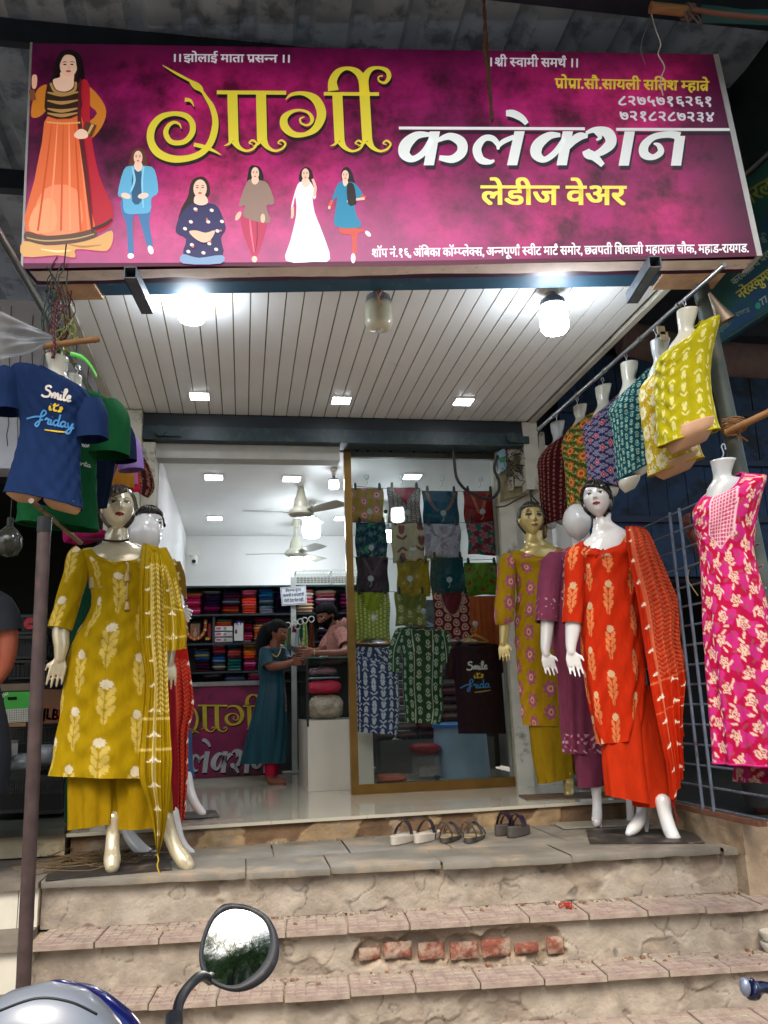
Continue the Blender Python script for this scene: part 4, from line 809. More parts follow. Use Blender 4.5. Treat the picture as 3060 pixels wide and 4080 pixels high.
# cameras
def cctv(px, py, Y, lb, s=1):
    P = aY(px, py, Y); t = thing('security_camera', lb, 'security camera', P, 'security cameras'); m = MB(); m.box(P+(-.055*s, -.05*s, .03*s), P+(.055*s, .05*s, .09*s)); m.lathe(P, [(0, -.09*s), (.035*s, -.075*s), (.048*s, -.03*s), (.045*s, .03*s), (0, .03*s)], 24); obj('housing', m, M_white, t)
    m = MB(); m.ball(P+(0, -.034*s, -.045*s), .026*s); obj('lens', m, mat('lens_black', '#05060a', .1), t)
cctv(*c('IN', 255, 1190), 10.2, 'white security camera on the back wall below the ceiling'); cctv(*c('GL', 323, 520), 8.6, 'white security camera seen through the glass beside the folded red kurti', .9)
# ================================================================== FIGURE HELPERS
def RZ(a, p=0, r=0): return np.array((Matrix.Rotation(a, 3, 'Z') @ Matrix.Rotation(p, 3, 'X') @ Matrix.Rotation(r, 3, 'Y')))
def headgrid(h, n=110, wf=1.0, nose=1, jaw=1):
    ph = np.linspace(-np.pi/2+.02, np.pi/2-.02, n)[:, None]; th = (np.arange(n)*2*np.pi/n-np.pi)[None, :]
    # denser towards the face
    th = th-.28*np.sin(th)
    x = .355*wf*np.sin(th)*np.cos(ph); ct = np.cos(th)*np.cos(ph); y = -np.sign(ct)*.43*np.abs(ct)**.86; z = .5*np.sin(ph)*np.ones_like(th)
    s = np.clip(-z/.5, 0, 1); x = x*(1-.46*jaw*s**1.6); y = np.where(y > 0, y*(1-.6*s), y*(1-.10*s)+.0)
    y = np.where(y < 0, y*(1-.12*np.clip(z/.5, 0, 1)**2), y); fr_ = y < -.05
    g = lambda cx, cz, a, b: np.exp(-((np.abs(x)-cx)/a)**2-((z-cz)/b)**2)
    if nose:
        up = np.clip((.09-z)/.19, 0, 1)**1.4*(z > -.105)+np.exp(-((z+.105)/.028)**2)*(z <= -.105)
        y = y-fr_*(.088*up*np.exp(-(x/.042)**2)+.03*g(.04, -.10, .028, .025)-.045*g(.135, .055, .065, .045)+.014*g(.14, .125, .09, .03)+.034*g(0, -.215, .085, .018)+.036*g(0, -.252, .075, .02)-.012*g(0, -.234, .1, .007)+.03*g(0, -.39, .09, .06)+.018*g(.19, -.06, .08, .08))
    return x, y, z, fr_
def head(name, C0, h, yaw, pitch, roll, skin, m, parent, wf=1.0, makeup=True, lips='#8e1c2c', brow='#2a2320', lid=None, bindi=False, chips=None, ears=True, white='#e4e0d8', blush=None):
    x, y, z, f = headgrid(h, wf=wf); C = np.tile(np.array(H(skin)), x.shape+(1,)).reshape(x.shape+(3,))
    if makeup:
        ax = np.abs(x); el = f & (ax > .03); ax = ax*.86; zo = z; z = .05+(z-.05)*.86
        if lid: C[el & (((ax-.137)/.085)**2+((z-.075)/.035)**2 < 1)] = H(lid)
        C[el & (((ax-.14)/.068)**2+((z-.05)/.027)**2 < 1)] = H(brow)
        C[el & (((ax-.14)/.06)**2+((z-.047)/.021)**2 < 1)] = H(white)
        C[el & (np.hypot(ax-.14, z-.05) < .021)] = H('#4a3c2c'); C[el & (np.hypot(ax-.14, z-.05) < .010)] = H('#080808')
        zb = .115+.028*np.sin(np.clip((ax-.05)/.19, 0, 1)*np.pi*.85); C[el & (ax > .055) & (ax < .235) & (np.abs(z-zb) < .011*(1.25-ax*3))] = H(brow)
        z = zo; ax = np.abs(x); C[f & ((x/.10)**2+((z+.235)/.042)**2 < 1) & (z+.203 < .012*np.cos(x*42)+.004)] = H(lips)
        C[f & (np.abs(z+.234) < .0035) & (ax < .085)] = tuple(v*.4 for v in H(lips))
        C[f & (np.hypot(ax-.028, z+.125) < .010)] = tuple(v*.35 for v in H(skin))
        if bindi: C[f & (np.hypot(x, z-.155) < .011)] = H('#501018')
        if chips:
            for cx, cz, r in chips: C[f & (np.hypot(x-cx, (z-cz)*.8) < r*(1+.5*np.sin(9*np.arctan2(z-cz, x-cx))))] = H('#3c2018')
    G = np.stack([x, y, z*np.ones_like(x)], -1)*h; R_ = RZ(yaw, pitch, roll); G = G@R_.T+C0; mb = MB(); mb.grid(G, True, C, True, True)
    if ears:
        for s in (-1, 1): e = MB(); e.ball((0, 0, 0), (.035*h, .06*h, .1*h), 8, H(skin)); V = e.v[0]+np.array([s*.352*h*wf, .03*h, -.02*h]); mb.add(V@R_.T+C0, e.f, H(skin))
    return obj(name, mb, m, parent, angle=180)
def hair(C0, h, yaw, pitch, roll, m, parent, wf=1.0, line=.25, side=-.02, back=-.36, vol=.05, ridge=.008, sweep=.0, name='hair', side_th=1.15):
    x, y, z, f = headgrid(h, n=120, nose=0, wf=wf); th = np.arctan2(x, -y); at = np.abs(th)
    lim = np.where(at < side_th, line+sweep*th-.06*(at/side_th)**3, np.where(at < 1.75, side, back)); t = np.clip((z-lim)/.05+.5, 0, 1); t = t*t*(3-2*t)
    off = t*(vol+.03)-.03+ridge*t*np.sin(th*26+z*20+3*np.sin(z*9)); r = np.sqrt(x*x+y*y+z*z)+1e-6; k = 1+off/r
    G = np.stack([x*k, y*k, z*k], -1)*h@RZ(yaw, pitch, roll).T+C0; mb = MB(); mb.grid(G, True, None, True, True); return obj(name, mb, m, parent, angle=180)
def nrm(v): v = np.array(v, float); return v/np.linalg.norm(v)
def hand_mb(mb, W_, d, s, L=.17, curl=.25, spread=.12, thumb=1, grip=None):
    "five separate fingers. W_ wrist point, d direction to the fingertips, s across the palm towards the thumb side"
    d = nrm(d); s = nrm(np.array(s)-d*(np.array(s)@d)); nn = np.cross(d, s); W_ = np.array(W_, float); pl_ = L*.5
    for k in range(5):
        q = (k-2)/2*.2*L; mb.tube([W_+s*q*.55, W_+d*pl_*.5+s*q*.95, W_+d*pl_+s*q], [.062*L, .075*L, .065*L], 8)
    for k, (ln, o) in enumerate(((.40, .21), (.47, .075), (.43, -.065), (.33, -.2))):
        b = W_+d*pl_*.97+s*o*L; dd = nrm(d+s*(o*spread*2)); c1 = curl*(1+.15*k); P = [b]; a = 0
        for j, f in enumerate((.45, .32, .23)):
            a += c1*(1 if j else .6); P.append(P[-1]+(dd*math.cos(a)+nn*math.sin(a))*ln*L*f)
        mb.tube([b-d*.08*L]+P, [.05*L, .052*L, .047*L, .042*L, .032*L], 8)
    b = W_+d*pl_*.22+s*.14*L*thumb; t1 = b+nrm(d*.7+s*.9*thumb+nn*.25)*.22*L; t2 = t1+nrm(d+s*.25*thumb+nn*.4)*.2*L; mb.tube([b-d*.05*L, b, t1, t2], [.06*L, .065*L, .052*L, .036*L], 8)
def limb(pts):  # (px,py,Y,r)
    P = np.array([list(aY(p[0], p[1], p[2]))+[p[3]] for p in pts]); return cr(P, 6)
def arm_hand(name, pts, m, parent, L=.17, s=(1, 0, 0), curl=.2, vox=.005, thumb=1, d=None, **k):
    mb = MB(); Q = limb(pts); mb.tube(Q[:, :3], Q[:, 3], 14); mb.ball(Q[0, :3], Q[0, 3], 8); mb.ball(Q[-1, :3], Q[-1, 3], 8)
    hand_mb(mb, Q[-1, :3], d if d is not None else Q[-1, :3]-Q[-5, :3], s, L, curl, thumb=thumb); return obj(name, remesh(mb, vox, 2), m, parent, angle=180, **k)
def leg_foot(pts, m, parent, toes=True, vox=.006, label=None):
    mb = MB(); Q = limb(pts); Q[:, 3] *= .86; mb.tube(Q[:, :3], Q[:, 3], 16, flat=1.0)
    for q in (0, -1): mb.ball(Q[q, :3], Q[q, 3], 8)
    if toes:
        T = Q[-1, :3]; d = nrm(Q[-1, :3]-Q[-4, :3]); s = nrm(np.cross(d, (0, 1, 0)))
        for k in range(5): mb.tube([T+s*(k-2)*.016-d*.02, T+s*(k-2)*.017+d*(.022-.004*abs(k-1))], [.012, .009], 8)
    return obj('leg', remesh(mb, vox, 2), m, parent, angle=180, label=label)
M_pearl = mat('champagne_pearl_mannequin', '#c4b898', .22, .25, coat=.6, attr=True, var=.08, vs=14)
M_pearl1 = mat('champagne_pearl_body', '#c4b898', .22, .3, coat=.6, var=.12, vs=14, dirt='#8a7c5c', ds=9, dl=.66)
M_gold1 = mat('worn_gold_body', '#c4ae6c', .28, .3, coat=.4, var=.2, vs=10, dirt='#6e4a28', ds=7, dl=.64)
M_goldh = mat('worn_gold_head', '#c4ae6c', .25, .25, coat=.5, attr=True, var=.08, vs=14)
M_gw = mat('glossy_white_mannequin', '#cfccc8', .12, coat=.7, attr=True); M_gw1 = mat('glossy_white_body', '#d6d4d0', .12, coat=.7)
M_form = mat('cream_torso_form', '#b9b7a8', .25, coat=.4, var=.06); M_formp = mat('peach_torso_form', '#b58d6c', .5, var=.1)
M_blkhair = mat('glossy_black_moulded_hair', '#120d0c', .12, coat=.6); M_brhair = mat('bronze_moulded_hair', '#4a4434', .25, .35, coat=.4, var=.3, vs=20); M_rhair = mat('black_hair', '#060505', .75, var=.3, vs=40, spec=.2)
M_wrap = mat('cling_wrapped_cloth', '#888888', .22, coat=.6, bump=.5, bs=50)
_n = M_wrap.node_tree; oi = _n.nodes.new('ShaderNodeObjectInfo'); _n.links.new(oi.outputs['Color'], _n.nodes['Principled BSDF'].inputs['Base Color'])
# ================================================================== INSIDE THE SHOP
ORD = ['first', 'second', 'third', 'fourth', 'fifth', 'sixth', 'seventh', 'eighth', 'ninth', 'tenth', 'eleventh', 'twelfth']
def i2(x, y, Y): return aY(*c('I2', x, y), Y)
YS = 9.2
shelf = thing('garment_shelf', 'dark wall shelf rack holding wrapped garments behind the counter', 'shelf', i2(600, 960, YS))
M_sh = mat('dark_shelf_board', '#30373a', .4, var=.2)
def spanbox(name, x0, x1, y, t, Y0, Y1, m, parent, **k):
    a = i2(x0, y, Y0); b = i2(x1, y, Y0); mm = MB(); z = (a[2]+b[2])/2; mm.box((a[0], Y0, z-t), (b[0], Y1, z)); return obj(name, mm, m, parent, smooth=False, **k), z
ROWZ = {}
for k, y in (('top', 168), ('r1', 400), ('r2', 636), ('r3', 868), ('r4', 952)):
    o, z = spanbox('board', 150, 1800, y, .018, YS-.02, YS+.34, M_sh if k != 'top' else mat('smoked_glass_shelf', '#3a4a4a', .1), shelf); ROWZ[k] = z
for x in (158, 1074, 1790):
    a = i2(x, 105, YS-.03); m = MB(); m.box((a[0]-.028, YS-.05, .83), (a[0]+.028, YS-.022, a[2])); obj('post', m, mat('grey_post', '#a7aaa4', .5, var=.15), shelf, smooth=False)
a = i2(418, 500, YS); bx('divider', (a[0]-.012, YS, ROWZ['r2']), (a[0]+.012, YS+.33, ROWZ['r1']-.02), M_sh, shelf)
a = i2(150, 170, YS); b = i2(1800, 170, YS); bx('back_board', (a[0], YS+.345, .83), (b[0], YS+.36, a[2]-.02), mat('shelf_back', '#454c4e', .7), shelf)
def packet_mesh(w, d, t, seed):
    nx, ny = 12, 8; m = MB(); rr = random.Random(seed)
    for s in (1, -1):
        G = np.zeros((ny, nx, 3))
        for j in range(ny):
            for i in range(nx):
                u, v = i/(nx-1), j/(ny-1); e = min(u, 1-u, v, 1-v); zz_ = t/2*min(1, (e*7)**.5) if e > 0 else 0
                G[j, i] = ((u-.5)*w, v*d, t/2+s*zz_+.0025*nz(u*7, v*7, seed)*(e > 0))
        m.grid(G if s > 0 else G[:, ::-1])
    V, F, C = m.arrays(); me = bpy.data.meshes.new('packet'); me.from_pydata(V.tolist(), [], F); me.materials.append(M_wrap); me.shade_smooth(); return me
PM = [packet_mesh(.2, .28, .026, k) for k in range(5)]
CN = {'magenta': '#8e1446', 'purple': '#3c1c48', 'navy': '#141a34', 'black': '#15141a', 'rose': '#b8566c', 'orange': '#c0522c', 'coral': '#c8483c', 'blue': '#1c5088', 'grey': '#6c7480', 'plum': '#341838', 'beige': '#b0a08c', 'pink': '#c06a8a', 'maroon': '#5c1424', 'mustard': '#a8842c', 'teal': '#176a6c', 'green': '#2c5c34', 'cream': '#c0b49c', 'brown': '#4a2c22'}
def stack(x0, x1, ytop, zb, cols, where, Y=YS+.03, shelfn='shelf', dx=0):
    a = i2(x0, ytop, Y); b = i2(x1, ytop, Y); n = len(cols); w = b[0]-a[0]; H_ = a[2]-zb; t = H_/n; rr = random.Random(int(x0+ytop))
    for k, cn in enumerate(cols):      # from the top down
        z = zb+(n-1-k)*t+.001; o = link('wrapped_garment', PM[rr.randrange(5)], ((a[0]+b[0])/2+rr.uniform(-.006, .006), Y+rr.uniform(0, .012), z), rot=(0, 0, rr.uniform(-.03, .03)), scale=(w/.2*.97, 1, t/.027*1.02),
                 label='%s wrapped garment, %s from top of %s' % (cn, ORD[k], where), cat='garment', group='wrapped garments stacked on the shelves')
        cc = H(CN[cn]); o.color = (*[min(1, v*rr.uniform(1.3, 2.6)) for v in cc], 1)
up = 'the %s stack from left on upper shelf'
stack(174, 322, 232, ROWZ['r1'], ['mustard', 'magenta', 'magenta', 'rose', 'magenta', 'magenta', 'pink', 'magenta'], up % 'first')
stack(328, 478, 212, ROWZ['r1'], ['grey', 'black', 'purple', 'black', 'purple', 'navy', 'magenta', 'purple', 'maroon'], up % 'second')
stack(482, 640, 200, ROWZ['r1'], ['black', 'navy', 'maroon', 'black', 'grey', 'black', 'maroon', 'orange', 'brown'], up % 'third')
stack(647, 778, 203, ROWZ['r1'], ['rose', 'rose', 'maroon', 'orange', 'coral', 'rose', 'orange', 'coral', 'coral'], up % 'fourth')
stack(787, 920, 195, ROWZ['r1'], ['blue', 'teal', 'blue', 'navy', 'grey', 'navy', 'grey', 'grey', 'grey'], up % 'fifth')
stack(924, 1056, 215, ROWZ['r1'], ['purple', 'navy', 'plum', 'purple', 'black', 'plum', 'navy', 'purple'], up % 'sixth')
stack(1100, 1248, 195, ROWZ['r1'], ['rose', 'cream', 'beige', 'rose', 'beige', 'cream', 'beige'], 'the pale stack right of the white post')
stack(1254, 1430, 205, ROWZ['r1'], ['cream', 'maroon', 'beige', 'plum', 'rose', 'black'], 'the stack behind the man')
stack(1462, 1600, 235, ROWZ['r1'], ['maroon', 'plum', 'magenta', 'black', 'plum'], 'the dark stack beside the gold post')
stack(428, 572, 448, i2(500, 500, YS)[2], ['teal', 'mustard', 'orange'], 'the pile on the white boxes')
stack(664, 742, 462, ROWZ['r2'], ['black', 'maroon', 'magenta', 'plum', 'magenta', 'rose', 'magenta', 'pink'], 'the narrow stack beside the payment stand')
stack(748, 905, 425, ROWZ['r2'], ['black', 'magenta', 'navy', 'mustard', 'cream', 'mustard', 'orange', 'mustard', 'beige', 'mustard'], 'the mustard stack behind the woman')
lo = 'the %s stack from left on lower shelf'
stack(252, 394, 690, ROWZ['r3'], ['brown', 'blue', 'mustard', 'blue', 'black', 'maroon', 'navy', 'maroon'], lo % 'first')
stack(400, 520, 655, ROWZ['r3'], ['rose', 'maroon', 'coral', 'navy', 'blue', 'grey', 'navy', 'beige', 'plum'], lo % 'second')
stack(526, 654, 655, ROWZ['r3'], ['blue', 'navy', 'coral', 'rose', 'maroon', 'teal', 'green', 'teal', 'grey'], lo % 'third')
stack(660, 772, 655, ROWZ['r3'], ['mustard', 'brown', 'mustard', 'orange', 'coral', 'maroon', 'pink', 'magenta', 'magenta'], lo % 'fourth')
stack(312, 492, 893, ROWZ['r4'], ['grey', 'black'], 'the left flat pile above steel rim'); stack(500, 692, 890, ROWZ['r4'], ['navy', 'grey'], 'the middle flat pile above the steel rim'); stack(698, 860, 885, ROWZ['r4'], ['pink', 'magenta'], 'the flat pink pile above the steel rim')
stack(1275, 1430, 425, ROWZ['r2'], ['black', 'brown', 'black', 'beige', 'black', 'plum', 'black'], 'the pile beside the hanging scarves')
for k in range(3):
    y = 505+k*47; a = i2(428, y+40, YS-.0); b = i2(572, y+2, YS-.0); t = thing('garment_box', 'white cardboard box with pink label, %s of three stacked on the shelf' % ('top', 'middle', 'bottom')[k], 'box', ((a[0]+b[0])/2, YS, a[2]), 'white boxes on the shelf')
    bx('carton', (a[0], YS+.01, a[2]), (b[0], YS+.28, b[2]), mat('white_card', '#c9c6c2', .6), t); w = b[0]-a[0]; hh = b[2]-a[2]
    bx('label', (a[0]+w*.08, YS+.006, a[2]+hh*.3), (a[0]+w*.34, YS+.0095, b[2]-hh*.25), mat('pink_print', '#c04a7a', .6), t); bx('print', (a[0]+w*.5, YS+.006, a[2]+hh*.2), (a[0]+w*.66, YS+.0095, b[2]-hh*.2), mat('grey_print', '#8a7a78', .6), t)
# payment stand (its code square is left out)
a = i2(586, 628, YS-.06); b = i2(662, 475, YS-.06); t = thing('payment_stand', 'white payment card stand with a purple badge on the shelf', 'stand', ((a[0]+b[0])/2, YS-.06, a[2]))
bx('card', (a[0], YS-.05, a[2]), (b[0], YS-.042, b[2]-.01), mat('white_card', '#c9c6c2', .6), t); cc_ = (a[0]+b[0])/2; m = MB(); m.cyl((cc_, YS-.05, b[2]-.01), (cc_, YS-.062, b[2]-.01), .026, n=24); obj('badge', m, mat('badge_purple', '#3c1c78', .5), t)
pc = lambda px, py, k=1: aY(px, py, YS-.0625-.0006*k)
m = MB(); text(m, 'पे', c('I2', 614, 506), c('I2', 636, 506), 15, pc, H('#e8e4f0'), 1, .03); obj('lettering', m, cloth(name='print_ink', bump=0), t); m = MB(); poly(m, [c('I2', *p) for p in ((592, 545), (604, 530), (612, 545), (612, 570), (592, 570))], lambda x, y, k: aY(x, y, YS-.0515), H('#5a4a6a')); obj('print', m, cloth(name='print_ink', bump=0), t)
# little altar in the niche
t = thing('framed_picture', 'small framed devotional picture in the shelf niche', 'picture', i2(262, 615, YS+.1)); a = i2(215, 620, YS+.12); b = i2(312, 478, YS+.12)
bx('frame', (a[0], YS+.12, a[2]), (b[0], YS+.14, b[2]), mat('dark_wood_frame', '#3a281c', .5), t); bx('print', (a[0]+.012, YS+.112, a[2]+.012), (b[0]-.012, YS+.1195, b[2]-.012), mat('pale_orange_print', '#b08466', .6, var=.3, vs=30), t)
m = MB(); ac = i2(263, 560, YS+.105); m.ball(ac-(0, 0, .02), (.022, .004, .035), 10); m.ball(ac+(0, 0, .03), (.014, .004, .017), 10); obj('seated_figure', m, mat('tan_print', '#c8a080', .6), t)
t = thing('flower_garland', 'orange and white marigold garland hung round the small picture', 'garland', i2(262, 625, YS+.05)); P = cr([i2(195, 470, YS+.05), i2(196, 550, YS+.05), i2(225, 600, YS+.04), i2(265, 615, YS+.04), i2(310, 595, YS+.04), i2(345, 540, YS+.05), i2(350, 465, YS+.05)], 7); m = MB(); m2 = MB()
for k, p in enumerate(P): (m if k % 5 else m2).ball(p, .017+.003*nz(k*.7), 6)
obj('orange_flower', m, mat('marigold', '#c85c18', .9, bump=1, bs=90), t, kind='stuff'); obj('white_flower', m2, mat('white_flower', '#c8c4b0', .9), t, kind='stuff')
t = thing('oil_lamp', 'small red and brass lamp with offerings beside the garlanded picture', 'lamp', i2(385, 625, YS+.05)); m = MB(); m.lathe(i2(385, 622, YS+.05), [(0, 0), (.03, 0), (.024, .03), (.03, .1), (.02, .16), (0, .19)], 16); obj('body', m, mat('dark_red', '#6a1018', .4), t); bx('offering', i2(350, 622, YS+.0), i2(368, 600, YS+.0)+(0.02, .03, 0), mat('yellow_packet', '#b88a20', .6), t)
# notice
a = i2(980, 338, YS-.08); b = i2(1184, 180, YS-.08); t = thing('notice', 'white printed paper notice hung on the shelf post above the woman', 'notice', ((a[0]+b[0])/2, YS-.08, a[2])); Q = [i2(981, 340, YS-.08), i2(1189, 325, YS-.08), i2(1178, 172, YS-.08), i2(968, 190, YS-.08)]
m = MB(); m.hexa(Q, (0, .003, 0)); obj('paper', m, mat('paper_white', '#d6d8de', .5), t, smooth=False); nc = lambda px, py, k=1: aY(px, py, YS-.0815-.0006*k); m = MB(); B_ = [(977, 196), (1171, 180), (1180, 318), (988, 332)]
ribbon(m, [c('I2', *p) for p in B_+B_[:1]], 1.8, nc, 2, H('#202028'), smooth=False)
for s, p0, p1 in (('फॅशनच~या युगात', (1010, 226), (1140, 216)), ('कलरची व कपड~यांची', (992, 268), (1165, 256)), ('गॅरंटी देता येत नाही.', (1000, 312), (1163, 300))): text(m, s, c('I2', *p0), c('I2', *p1), 17, nc, H('#14141c'), 1, .02)
obj('lettering', m, cloth(name='print_ink', bump=0), t, angle=180)
# white crates on top
def crate(x0, x1, y0, y1, Y, dep, m, label, name='plastic_crate', bars=11, rows=6, conv=i2, group=None, tilt=0, fill=None):
    a = conv(x0, y1, Y); b = conv(x1, y0, Y); t = thing(name, label, 'crate', ((a[0]+b[0])/2, Y+dep/2, a[2]), group); w = b[0]-a[0]; h = b[2]-a[2]; th = max(.006, w*.02)
    mm = MB(); mm.box((a[0], Y, b[2]-th*3), (b[0], Y+dep, b[2]-th*2.2)) if False else None
    def ring(z0, z1):
        q = MB(); q.box((a[0], Y, z0), (b[0], Y+th*1.4, z1)); q.box((a[0], Y+dep-th, z0), (b[0], Y+dep, z1)); q.box((a[0], Y+th*1.5, z0), (a[0]+th, Y+dep-th*1.1, z1)); q.box((b[0]-th, Y+th*1.5, z0), (b[0], Y+dep-th*1.1, z1)); return q
    obj('rim', ring(b[2]-h*.14, b[2]), m, t, smooth=False); q = ring(a[2], a[2]+h*.1); q.box((a[0]+th, Y+th, a[2]+.001), (b[0]-th, Y+dep-th, a[2]+.01)); obj('base', q, m, t, smooth=False)
    q = MB()
    for i in range(bars):
        x = a[0]+th*.5+(w-th)*i/(bars-1); q.box((x-th*.4, Y+.001, a[2]+h*.1), (x+th*.4, Y+th, b[2]-h*.14))
        q.box((x-th*.4, Y+dep-th, a[2]+h*.1), (x+th*.4, Y+dep-.002, b[2]-h*.14))
    for j in range(1, rows): z = a[2]+h*.1+(h*.76)*j/rows; q.box((a[0]+.001, Y+.002, z-th*.3), (b[0]-.001, Y+th*.8, z+th*.3))
    for i in range(4): y = Y+dep*(i+.5)/4; q.box((a[0]+.001, y-th*.6, a[2]+h*.1), (a[0]+th, y+th*.6, b[2]-h*.14)); q.box((b[0]-th, y-th*.6, a[2]+h*.1), (b[0]-.001, y+th*.6, b[2]-h*.14))
    obj('lattice', q, m, t, smooth=False, kind='stuff')
    if fill: f = MB(); f.box((a[0]+th*1.5, Y+th*2, a[2]+.011), (b[0]-th*1.5, Y+dep-th*2, a[2]+h*fill[0])); obj('contents', f, fill[1], t, smooth=False)
    return t
Mcw = mat('white_crate_plastic', '#b8bcb4', .4); crate(1098, 1385, 40, 166, YS, .3, Mcw, 'white plastic crate on top of the shelf, left of its neighbour', fill=(.55, mat('mixed_goods', '#8a8478', .7, var=.4, vs=30)), group='white crates on the shelf top'); crate(1395, 1640, 35, 166, YS, .3, Mcw, 'white plastic crate on top of the shelf, beside the gold post', fill=(.55, mat('mixed_goods', '#8a8478', .7)), group='white crates on the shelf top')
# banner fronted counter
YB2 = 8.52; a = i2(40, 1800, YB2); b = i2(985, 1740, YB2); ztop = i2(500, 965, YB2)[2]
ct = thing('banner_counter', 'counter with steel rim and magenta banner lettered like the shop sign', 'counter', ((a[0]+b[0])/2, YB2+.2, ZT)); bx('carcass', (a[0], YB2+.012, ZT+.05), (b[0], YB2+.45, ztop-.045), mat('counter_board', '#3a2430', .6), ct)
bx('steel_rim', (a[0]-.02, YB2-.02, ztop-.042), (b[0]+.02, YB2+.47, ztop), M_steel, ct); bx('plinth', (a[0], YB2+.03, ZT), (b[0], YB2+.44, ZT+.048), mat('white_edge', '#b4b0a4', .5), ct)
bx('banner', (a[0], YB2+.004, ZT+.052), (b[0], YB2+.010, ztop-.045), mat('banner_magenta', '#7d1848', .35, var=.35, vs=4, dirt='#3a1428', ds=3, dl=.5, coat=.2), ct)
# the two titles, same letters as on the sign, mapped to this front
CR['T2'] = (0, 0, 0); CR['K2'] = (0, 0, 0)
def cnt(px, py, k=1): return aY(px, py, YB2+.004-.0008*k)
def conv_t(f, x, y):
    if f == 'T2': X = 10.4+x*.568; Yy = 1165+(y-343)*.6; 
    else: X = 365+(x-690)*.584; Yy = 1530+(y-152)*.98
    return (650+X*.4822, 2250+Yy*.4822)
_c0 = c
def c(k, x, y): return conv_t(k, x, y) if k in ('T2', 'K2') else _c0(k, x, y)
CR['T2'] = (0, 0, .27); CR['K2'] = (0, 0, .36); M_ink = cloth(name='print_ink', bump=0)
class Clip:
    pass
def clipx(mb, x0, x1):
    V, F, C = mb.arrays(); ctr = V; ok = [f for f in F if all(x0 < V[i][0] < x1 for i in f)]; return V, ok, C
for k_, fn, f, dx, dy, col in ((1, title, 'T2', 8, 16, '#1a1014'), (2, title, 'T2', 0, 0, '#b8a838'), (1, title2, 'K2', 6, 14, '#140c14'), (2, title2, 'K2', 0, 0, '#a6a8ac')): obj('lettering', clipx(fn(dx, dy, H(col), k_, f, cast=cnt), a[0]+.02, b[0]-.01), M_ink, ct)
# glass fronted counter
YG = 7.2; a = i2(1200, 1878, YG); b = i2(1728, 1290, YG); gz = i2(1300, 762, YG)[2]; bz = i2(1300, 1285, YG)[2]
gc = thing('glass_counter', 'glass topped display counter on a scuffed white base beside the doorway', 'counter', ((a[0]+b[0])/2, YG+.5, ZT)); Mg_ = mat('clear_glass', '#e8f2ee', .03, trans=1, ior=1.1, spec=.5, alpha=.35)
bx('white_base', (a[0], YG, ZT+.001), (b[0], YG+1.2, bz), mat('scuffed_white_laminate', '#c0bcb0', .35, var=.06, vs=5, dirt='#7a7468', ds=7, dl=.68), gc)
bx('glass_front', (a[0]+.004, YG+.01, bz+.002), (b[0], YG+.016, gz-.012), Mg_, gc); bx('glass_side', (a[0]+.004, YG+.02, bz+.002), (a[0]+.01, YG+1.2, gz-.012), Mg_, gc); bx('glass_top', (a[0]-.01, YG, gz-.01), (b[0], YG+1.22, gz), mat('green_glass_top', '#5c7a74', .05, alpha=.75, coat=.5), gc)
bx('edge_post', (a[0]-.006, YG-.004, bz-.05), (a[0]+.012, YG+.009, gz-.011), M_black, gc); bx('back_panel', (a[0]+.012, YG+1.1, bz+.002), (b[0], YG+1.12, gz-.015), mat('dark_back', '#28302e', .6), gc)
def pile(x0, x1, y0, y1, Y, dep, hexc, label, name='folded_cloth', cat='garment', conv=i2, m=None, seed=1, group=None, rough=.5):
    a = conv(x0, y1, Y); b = conv(x1, y0, Y); w = b[0]-a[0]; h = b[2]-a[2]; mb = MB(); n = 26; G = []
    for j in range(13):
        ph = -math.pi/2+.05+(math.pi-.1)*j/12; row = []
        for i in range(n*2):
            th = i*math.pi/n; sx = np.sign(math.cos(th))*abs(math.cos(th))**.45; sy = np.sign(math.sin(th))*abs(math.sin(th))**.45; cp = abs(math.cos(ph))**.45
            q = 1+.07*nz(sx*2, sy*2, ph*2+seed)+.03*nz(sx*6, sy*6, ph*6+seed); row.append(((a[0]+b[0])/2+sx*cp*w/2*q, Y+dep/2+sy*cp*dep/2*q, (a[2]+b[2])/2+math.sin(ph)*h/2*(1 if ph < 0 else q)))
        G.append(row)
    mb.grid(np.array(G), True, None, True, True); return obj(name, mb, m or mat('cloth_'+hexc.strip('#'), hexc, rough, var=.2, vs=20, bump=.5, bs=30), label=label, cat=cat, group=group, angle=180)
gi = 'goods in the glass counter'
pile(1208, 1500, 1065, 1284, YG+.05, .3, '#9c8c7c', 'beige cloth in clear plastic at the bottom of the glass counter', m=mat('wrapped_beige', '#9a8b7a', .25, var=.3, vs=30, bump=.8, bs=40, coat=.6), group=gi); pile(1202, 1482, 945, 1070, YG+.05, .3, '#b81c40', 'crimson folded cloth in the glass counter', group=gi); pile(1205, 1445, 840, 918, YG+.05, .3, '#6a2c44', 'maroon wrapped garment above the crimson cloth in the glass counter', m=mat('wrapped_maroon', '#6a3a4c', .2, var=.3, coat=.7, bump=.6), group=gi, seed=4); pile(1200, 1470, 922, 946, YG+.05, .3, '#8ca8b0', 'thin pale blue wrapped garment on the crimson cloth', group=gi, seed=7)
